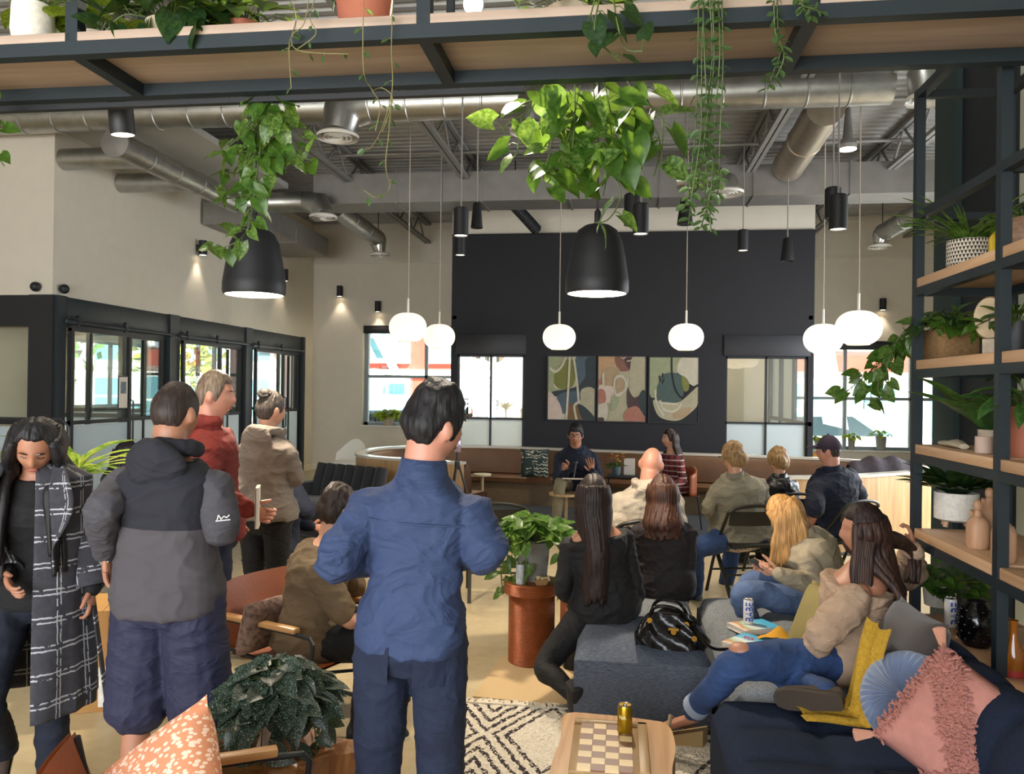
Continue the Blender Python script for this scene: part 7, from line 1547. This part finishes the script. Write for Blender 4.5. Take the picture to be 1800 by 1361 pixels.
q = MB(); q.box((0, -.024, .145), (.006, .004, .06)); q.box((.018, -.024, .178), (.045, .004, .006), R=rotm(0, -.2, 0)); part('hands', q, M_bmetal, t)
shelf_plant('drooping plant in a dark pot behind the shelf post', 1785, 3, [(.06, 0), (.075, .14)], M_bmetal, lambda t, z: mound(t, (0, 0, z), 36, 'poth', .08, .16, .1))
shelf_plant('broad-leaved peace lily in a small cup on the middle shelf', 1740, 2, [(.04, 0), (.045, .09)], P_stone, lambda t, z: tuft(t, z, 22, 'lily', .22, .36, .9, 1.0), 1.62)
q = MB(); q.lathe([(.03, 0), (.033, .002), (.033, .07), (.028, .07), (.026, .05)], 20); single('candle_cup', q, mat('candle_clay', 'B49C8E', .7, var=.1), 'small clay candle cup at the middle shelf edge', 'candle', on(1731, 2, 1.5))
q = MB(); q.tube([(0, -.1, .012), (.01, 0, .02), (0, .12, .012)], [.012, .02, .01], 10, sx=1.8); q.ell((.02, .16, .012), (.03, .05, .012)); single('shell_ornament', q, mat('shell_beige', 'B0A48E', .7, var=.15), 'flat beige shell ornament lying on the middle shelf', 'ornament', on(1680, 2, 1.52))
shelf_plant('leafy plant in a large square terracotta planter on the shelf', 1806, 2, [(.085, 0), (.10, .2)], P_terra, lambda t, z: mound(t, (0, 0, z), 46, 'lily', .14, .16, .16, 1.), 1.6)
t, po = shelf_plant('spiky dark plant in a white footed pot on the shelf', 1684, 1, [(.08, .03), (.1, .04), (.1, .17)], P_white, lambda t, z: tuft(t, z, 90, 'dark', .14, .26, 1.3, .8), 1.66)
for a in (.5, 2.1, 3.6, 5.2): q = MB(); q.tube([(.06*math.cos(a), .06*math.sin(a), .04), (.07*math.cos(a), .07*math.sin(a), 0)], .012, 8); part('pot_foot', q, M_piney, t)
M_carved = wood('carved_wood', 'A47A5A', 'C29878', 'Z', 3., .6)
for i, (px, X, h, lab) in enumerate(((1722, 1.52, .16, 'tall carved wooden bottle figure with a round stopper on the shelf'), (1742, 1.62, .20, 'carved wooden bottle figure with a crooked stopper behind the tall one'), (1768, 1.5, .18, 'carved wooden bottle figure beyond the shelf post'))):
    t = thing('wooden_figure', lab, 'ornament', on(px, 1, X)); q = MB(); q.lathe([(.038, 0), (.045, .02), (.045, h*.62), (.036, h*.76), (.016, h*.86), (.013, h)], 20); part('figure_body', q, M_carved, t)
    q = MB(); q.ell((0, .0, h+.02), (.018, .018, .026)); part('stopper', q, M_carved, t)
    q = MB(); q.tube([(0, .02, h*.7), (0, .055, h*.85), (0, .05, h*.95)], .012, 8); part('handle', q, M_carved, t)
shelf_plant('leafy plant in a white pot on the lowest shelf', 1656, 0, [(.07, 0), (.08, .11)], P_white, lambda t, z: mound(t, (0, 0, z), 60, ['poth', 'darkheart'], .085, .19, .12), 1.62)
can('white can with blue lettering on the lowest shelf', on(1676, 0, 1.52), .0265, .134, M_cwhite, rad(30), 'BABE', M_blue_ink)
t = thing('hobnail_vase', 'glossy black vase covered in small knobs on the lowest shelf', 'vase', on(1722, 0, 1.52)); q = MB(); prof = [(.05, 0), (.068, .03), (.074, .09), (.066, .15), (.04, .178), (.036, .19)]; q.lathe(prof, 28); part('vase_body', q, mat('black_glaze', '0A0A0C', .15, var=0), t)
nb = MB(); nb.ell((0, 0, 0), .008, 8, 6); nbm = nb.mesh('knob', MATS['black_glaze'])
for i in range(5):
    for j in range(12): a = 2*PI*(j+.5*(i % 2))/12; z = .035+i*.03; r = np.interp(z, [p_[1] for p_ in prof], [p_[0] for p_ in prof]); put('knob', nbm, t, (r*math.cos(a), r*math.sin(a), z))
t = thing('amber_bottle', 'amber glass bottle with a narrow neck near the shelf post', 'bottle', on(1787, 0, 1.5)); q = MB(); q.lathe([(.035, 0), (.038, .02), (.038, .09), (.015, .14), (.013, .2), (.016, .21)], 20); part('glass', q, mat('amber_glass', '9A5A1E', .1, var=.1, trans=.3), t); q = MB(); q.lathe([(.0385, .0), (.0385, .025)], 20); part('red_label', q, mat('label_red', '9A2A24', .6, var=0), t)
# ================================================================== POTHOS ON THE COPPER STOOL
t = thing('potted_plant', 'lush variegated pothos in a grey pot on the copper stool', 'potted plant', (SP.x+.005, SP.y+.02, SH+.016)); pot(t, [(.082, 0), (.085, .005), (.105, .24)], mat('grey_planter', '7E7A74', .7, var=.06))
mound(t, (0, 0, .26), 120, ['poth', 'var', 'var'], .105, .24, .17)
for a in (3.0, 3.6, 2.4, .1, 5.9): vine(t, [(0, 0, .26), (.14*math.cos(a), .12*math.sin(a), .27), (.21*math.cos(a), .16*math.sin(a), .1), (.2*math.cos(a), .16*math.sin(a), -.08)], ['poth', 'var'], .08, .05)
for s_ in ((-.02, -.13, .12), (-.06, -.14, .05)): leaf(t, 'var', s_, (-.3, -.1, -.9), (0, -1, .2), .11)
can('white patterned can beside the grey pot on the copper stool', (SP.x-.06, SP.y-.12, SH+.016), .026, .125, mat('can_pattern', 'B8BCC4', .35, var=.35, scale=60), 0)
t = thing('snack_tray', 'brown paper tray of snacks on the copper stool', 'tray', (SP.x+.075, SP.y-.1, SH+.016), .1); q = MB(); q.lathe([(.04, 0), (.06, .035), (.058, .035), (.038, .004)], 4, R=rotm(0, 0, PI/4), sx=1.25, sy=.85, capt=True); part('paper_tray', q, mat('kraft', 'A07A4E', .9, var=.08), t)
for i in range(22): q = MB() if i == 0 else q; q.ell((random.uniform(-.04, .04), random.uniform(-.025, .025), .03+random.uniform(0, .012)), random.uniform(.006, .01), 7, 5)
part('snack', q, mat('popcorn', 'CDB98A', .8, var=.2, scale=60), t, kind='stuff')
# silver-leaved plant on the root table
rp = rt.location; t = thing('potted_plant', 'silver-speckled satin pothos on a driftwood stump', 'potted plant', (rp.x+.02, rp.y+.02, .40))
q = MB(); q.tube([(0, 0, 0), (.02, -.02, .08), (.0, 0, .16), (.03, .01, .24)], [.07, .05, .045, .06], 12); part('driftwood', q, mat('driftwood', 'A88C7A', .8, var=.25, scale=12, bump=.4, bscale=20), t)
mound(t, (.0, 0, .18), 150, 'silver', .092, .185, .13, .2)
for a in np.linspace(0, 6, 11): vine(t, [(0, 0, .2), (.11*math.cos(a), .10*math.sin(a), .2), (.165*math.cos(a), .15*math.sin(a), .1), (.18*math.cos(a), .165*math.sin(a), .0)], 'silver', .082, .045)
# tall striped floor plant at the left
p = D(138, 850, 4.5); t = thing('potted_plant', 'yellow-green striped dracaena in a white pot behind the plaid coat', 'potted plant', (p.x, p.y, 0)); pot(t, [(.12, 0), (.15, .35)], P_white); q = MB(); q.tube([(0, 0, .3), (.01, 0, .8), (0, 0, 1.22)], .018, 8); part('trunk', q, M_drystem, t)
for i in range(34): a = random.uniform(0, 2*PI); leaf(t, 'drac', (math.cos(a)*.015, math.sin(a)*.015, 1.16+random.uniform(0, .08)), (math.cos(a)*random.uniform(.4, 1.1), math.sin(a)*random.uniform(.4, 1.1), random.uniform(.2, 1.1)), (-math.cos(a), -math.sin(a), 1), random.uniform(.26, .42))
# window sill plants
def sill_plant(label, p, r, h, m, kind, n, s_): t = thing('potted_plant', label, 'potted plant', p); pot(t, [(r*.8, 0), (r, h)], m); mound(t, (0, 0, h), n, kind, s_, r*2.0, r*1.2)
p = YP(683, 748, YB+.05); sill_plant('bushy potted plant on the left back window sill', (p.x, YB+.05, .945), .12, .18, P_stone, 'lime', 60, .17)
for px, lab, r, h in ((1497, 'small plant in a striped glass on the right window sill', .07, .22), (1549, 'small succulent in a grey pot on the right window sill', .1, .26), (1440, 'small pot plant at the left of the right window sill', .08, .16)): p = YP(px, 800, YB+.0); sill_plant(lab, (p.x, YB+.02, .645), r, h, mat('pot_grey', '8A8A86', .7), 'lime', 24, .09)
# ================================================================== FOLDING CHAIRS
M_fold = mat('olive_black_metal', '24241F', .45, .3, var=.05)
def folding_chair(label, loc, rz, g='folding chairs of the audience'):
    t = thing('folding_chair', label, 'chair', (loc[0], loc[1], 0), rz, g); hw = .22
    for sx in (-1, 1):
        q = MB(); q.bar((sx*hw, -.26, .0), (sx*(hw-.0), .17, .47), .018, .03, (1, 0, 0)); part('rear_leg', q, M_fold, t)
    pts = [(-hw-.02, .24, .0), (-hw-.02, .05, .40), (-hw-.02, -.17, .70)]+[(-(hw+.02)*math.cos(a), -.19-.03*math.sin(a), .72+.07*math.sin(a)) for a in np.linspace(.15, PI-.15, 9)]+[(hw+.02, -.17, .70), (hw+.02, .05, .40), (hw+.02, .24, .0)]
    q = MB(); q.tube([np.array(p_) for p_ in catmull(pts, 3)], .014, 8); part('hoop_frame', q, M_fold, t)
    q = MB(); q.box((0, -.005, .455), (.40, .38, .025), bev=.01); part('seat', q, M_fold, t)
    q = MB(); q.grid(lambda u, v: (lerp(-hw+.0, hw-.0, u), -.185-.03*math.sin(PI*u)+.03*(1-v), lerp(.62, .74, v)), 10, 4); part('back_panel', q, M_fold, t)
    for z, y in ((.2, .16), (.2, -.08)): q = MB(); q.tube([(-hw, y, z), (hw, y, z)], .009, 6); part('stretcher', q, M_fold, t)
def at_person(sub):
    o = next(o for o in bpy.data.objects if o.name.startswith('person') and o.get('label', '').startswith(sub)); return o.location, o.rotation_euler[2]
for sub, lab, dz in (('bald man', 'dark folding chair under the bald man', -.02), ('woman in an olive', 'dark folding chair under the woman in olive', -.10), ('short-haired', 'dark folding chair under the woman in black leather', .0), ('man in a navy shirt and base', 'dark folding chair under the man in the cap', -.06), ('dark-haired person', 'dark folding chair under the person in black', 0), ('person in a navy pull', 'dark folding chair under the person in navy', 0)):
    l_, r_ = at_person(sub); f = Vector((-math.sin(r_), math.cos(r_))); folding_chair(lab, (l_.x+f.x*dz, l_.y+f.y*dz), r_)
p = Z3(872, 6.6, 0); folding_chair('empty dark folding chair beyond the potted pothos', (p.x, p.y), rad(10))
# ================================================================== STAGE FURNITURE
def stage_chair(label, loc, rz):
    t = thing('stage_chair', label, 'chair', (loc[0], loc[1], 0), rz, None); q = MB()
    q.grid(lambda u, v: (lerp(-.25, .25, u), lerp(-.22, .26, v), .47-.02*math.sin(PI*u)), 10, 10); q.grid(lambda u, v: (lerp(.25, -.25, u), lerp(-.22, .26, v), .43), 10, 10); part('seat', q, M_cognac, t)
    q = MB(); q.grid(lambda u, v: (.27*math.cos(lerp(PI+.05, 2*PI-.05, u)), -.04+.22*math.sin(lerp(PI+.05, 2*PI-.05, u)), lerp(.44, .78-.10*abs(u-.5)*2, v)), 20, 8); o = part('shell_back', q, M_cognac, t, ang=180); sm = o.modifiers.new('s', 'SOLIDIFY'); sm.thickness = .025
    for sx in (-1, 1): q = MB(); q.tube([(sx*.2, -.2, .44), (sx*.24, -.24, .012), (sx*.24, .24, .012), (sx*.2, .22, .44)], .01, 8); part('sled_leg', q, M_bmetal, t)
l_, r_ = at_person('man with glasses'); stage_chair('brown leather shell chair under the man with glasses', (l_.x, l_.y), r_); l_, r_ = at_person('smiling woman'); stage_chair('brown leather shell chair under the woman in red plaid', (l_.x, l_.y), r_)
def pedestal(label, loc, r, h, m, stem): t = thing('side_table', label, 'table', (loc[0], loc[1], .012)); q = MB(); q.lathe([(r*.96, h-.03), (r, h-.02), (r, h)], 32); part('table_top', q, m, t); q = MB(); q.lathe([(.025, .02), (.02, .1), (.025, h-.03)], 16); part('stem', q, stem, t); q = MB(); q.lathe([(r*.62, 0), (r*.62, .012), (.03, .03)], 28); part('foot_plate', q, stem, t); return t
M_ash = wood('pale_ash', 'B89A70', 'D4B88E', 'X', 3.)
p = Z3(994, 9.35, 0); pedestal('round ash side table holding a black cup before the speaker', p, .2, .49, M_ash, M_ash)
q = MB(); q.lathe([(.035, 0), (.04, .09), (.036, .09), (.032, .02)], 18); single('black_cup', q, M_bmetal, 'black cup on the round ash table', 'cup', (p.x-.03, p.y, .503))
p = Z3(847, 11.55, 0); pedestal('round cream table on a pedestal before the banquette', p, .13, .47, mat('cream_top', 'D8CCB0', .4, var=.02), M_ash)
p = Z3(1093, 10.45, 0); t = thing('side_table', 'square black side table with flowers and a propped book', 'table', (p.x, p.y, .012)); q = MB(); q.box((0, 0, .58), (.4, .36, .025)); part('table_top', q, M_bmetal, t)
for sx in (-1, 1):
    for sy in (-1, 1): q = MB(); q.box((sx*.18, sy*.16, .284), (.022, .022, .568)); part('leg', q, M_bmetal, t)
t = thing('flower_vase', 'glass vase of yellow and orange flowers on the black side table', 'vase', (p.x-.08, p.y-.03, .606)); q = MB(); q.lathe([(.045, 0), (.055, .02), (.06, .11), (.05, .11), (.045, .02)], 20); part('glass_vase', q, mat('blue_glass', '7A98A0', .1, var=0, trans=.5), t)
M_fl = [mat('petal_yellow', 'C8A030', .7), mat('petal_orange', 'B8702A', .7), mat('petal_rust', '8A4A24', .7)]
mound(t, (0, 0, .12), 26, 'oval', .07, .1, .06)
for i in range(18):
    a = random.uniform(0, 6.28); r = random.uniform(.02, .13); q = MB(); c_ = (r*math.cos(a)-.02, r*math.sin(a), .2+random.uniform(-.04, .09))
    for k in range(6): q.ell((c_[0]+.014*math.cos(k), c_[1]+.014*math.sin(k), c_[2]), (.012, .012, .007), 7, 5)
    part('blossom', q, M_fl[i % 3], t)
bo = book('blue-covered book propped upright on the black side table', (p.x+.09, p.y+.02, .606), 0, (.15, .02, .22), mat('teal_cover', '5A8A94', .4, var=.25, scale=14)); 
# phone tripod
p = Z3(802, 8.6, 0); t = thing('phone_tripod', 'small black tripod with a phone filming the stage', 'tripod', (p.x, p.y, .0)); hz = 1.02
for a in (0.3, 2.4, 4.5): q = MB(); q.tube([(.02*math.cos(a), .02*math.sin(a), hz*.86), (.27*math.cos(a), .27*math.sin(a), .008)], [.012, .008], 8); part('leg', q, M_bmetal, t)
q = MB(); q.lathe([(.014, hz*.82), (.03, hz*.84), (.03, hz*.9), (.012, hz*.92), (.012, hz), (.02, hz)], 14); part('centre_column', q, M_bmetal, t); q = MB(); q.box((0, 0, hz+.075), (.075, .012, .15), bev=.004); part('phone', q, mat('phone_back', '9A8A9A', .2, .4, var=.2, scale=30), t)
# charcoal channel sofa at the left
p = Z3(572, 9.2, 0); t = thing('channel_sofa', 'charcoal channel-tufted sofa near the left end of the banquette', 'sofa', (p.x, p.y, 0), rad(-25)); M_char = mat('charcoal_velvet', '24262A', .8, var=.1, sheen=.3)
q = MB(); q.box((0, 0, .22), (1.1, .75, .36), bev=.05); part('seat', q, M_char, t)
for i in range(7): q = MB(); q.tube([(lerp(-.48, .48, i/6), .30, .3), (lerp(-.48, .48, i/6), .36, .55), (lerp(-.48, .48, i/6), .42, .77)], [.082, .085, .07], 12); part('back_channel', q, M_char, t)
for sx in (-1, 1): q = MB(); q.box((sx*.56, .05, .34), (.12, .75, .45), bev=.05); part('arm', q, M_char, t)
for sx in (-.45, .45):
    for sy in (-.28, .28): q = MB(); q.lathe([(.02, 0), (.025, .05)], 10, (sx, sy, 0)); part('foot', q, M_bmetal, t)
# white shell chair by the back wall
p = Z3(611, 13.6, 0); t = thing('shell_chair', 'white moulded shell armchair with wire base by the back wall', 'chair', (p.x, p.y, 0), rad(170)); q = MB()
def shell(u, v): a = lerp(.12*PI, .88*PI, u); return (.31*math.cos(a), -.02-.27*math.sin(a)*(.4+.6*v), .42+.40*v**1.3*(math.sin(a)**2.2)+.14*v*(1-math.sin(a)**2))
q.grid(shell, 26, 10); o = part('shell_back', q, M_wplastic, t, ang=180); q = MB(); q.ell((0, .0, .42), (.29, .25, .06), 24, 12); part('seat_shell', q, M_wplastic, t)
q = MB()
for a in (.8, 2.3, 3.9, 5.4): q.tube([(.06*math.cos(a), .06*math.sin(a), .37), (.2*math.cos(a), .2*math.sin(a), 0.01)], .007, 6)
q.box((0, 0, .365), (.3, .2, .02)); part('wire_base', q, M_bmetal, t)
# framed notice on the office glass
p = XP(216, 690, XL+.115); t = thing('notice', 'small framed notice hung on the office glass', 'sign', (p.x, p.y, p.z), PI/2); q = MB(); q.box((0, 0, 0), (.2, .008, .42)); part('frame', q, M_bmetal, t); q = MB(); q.box((0, -.005, 0), (.17, .004, .39)); part('paper', q, mat('paper', 'DDD2C4', .9), t); q = MB(); q.box((.0, -.0075, .06), (.11, .002, .15)); part('printed_photo', q, mat('print_grey', '6A7680', .6, var=.3, scale=30), t)
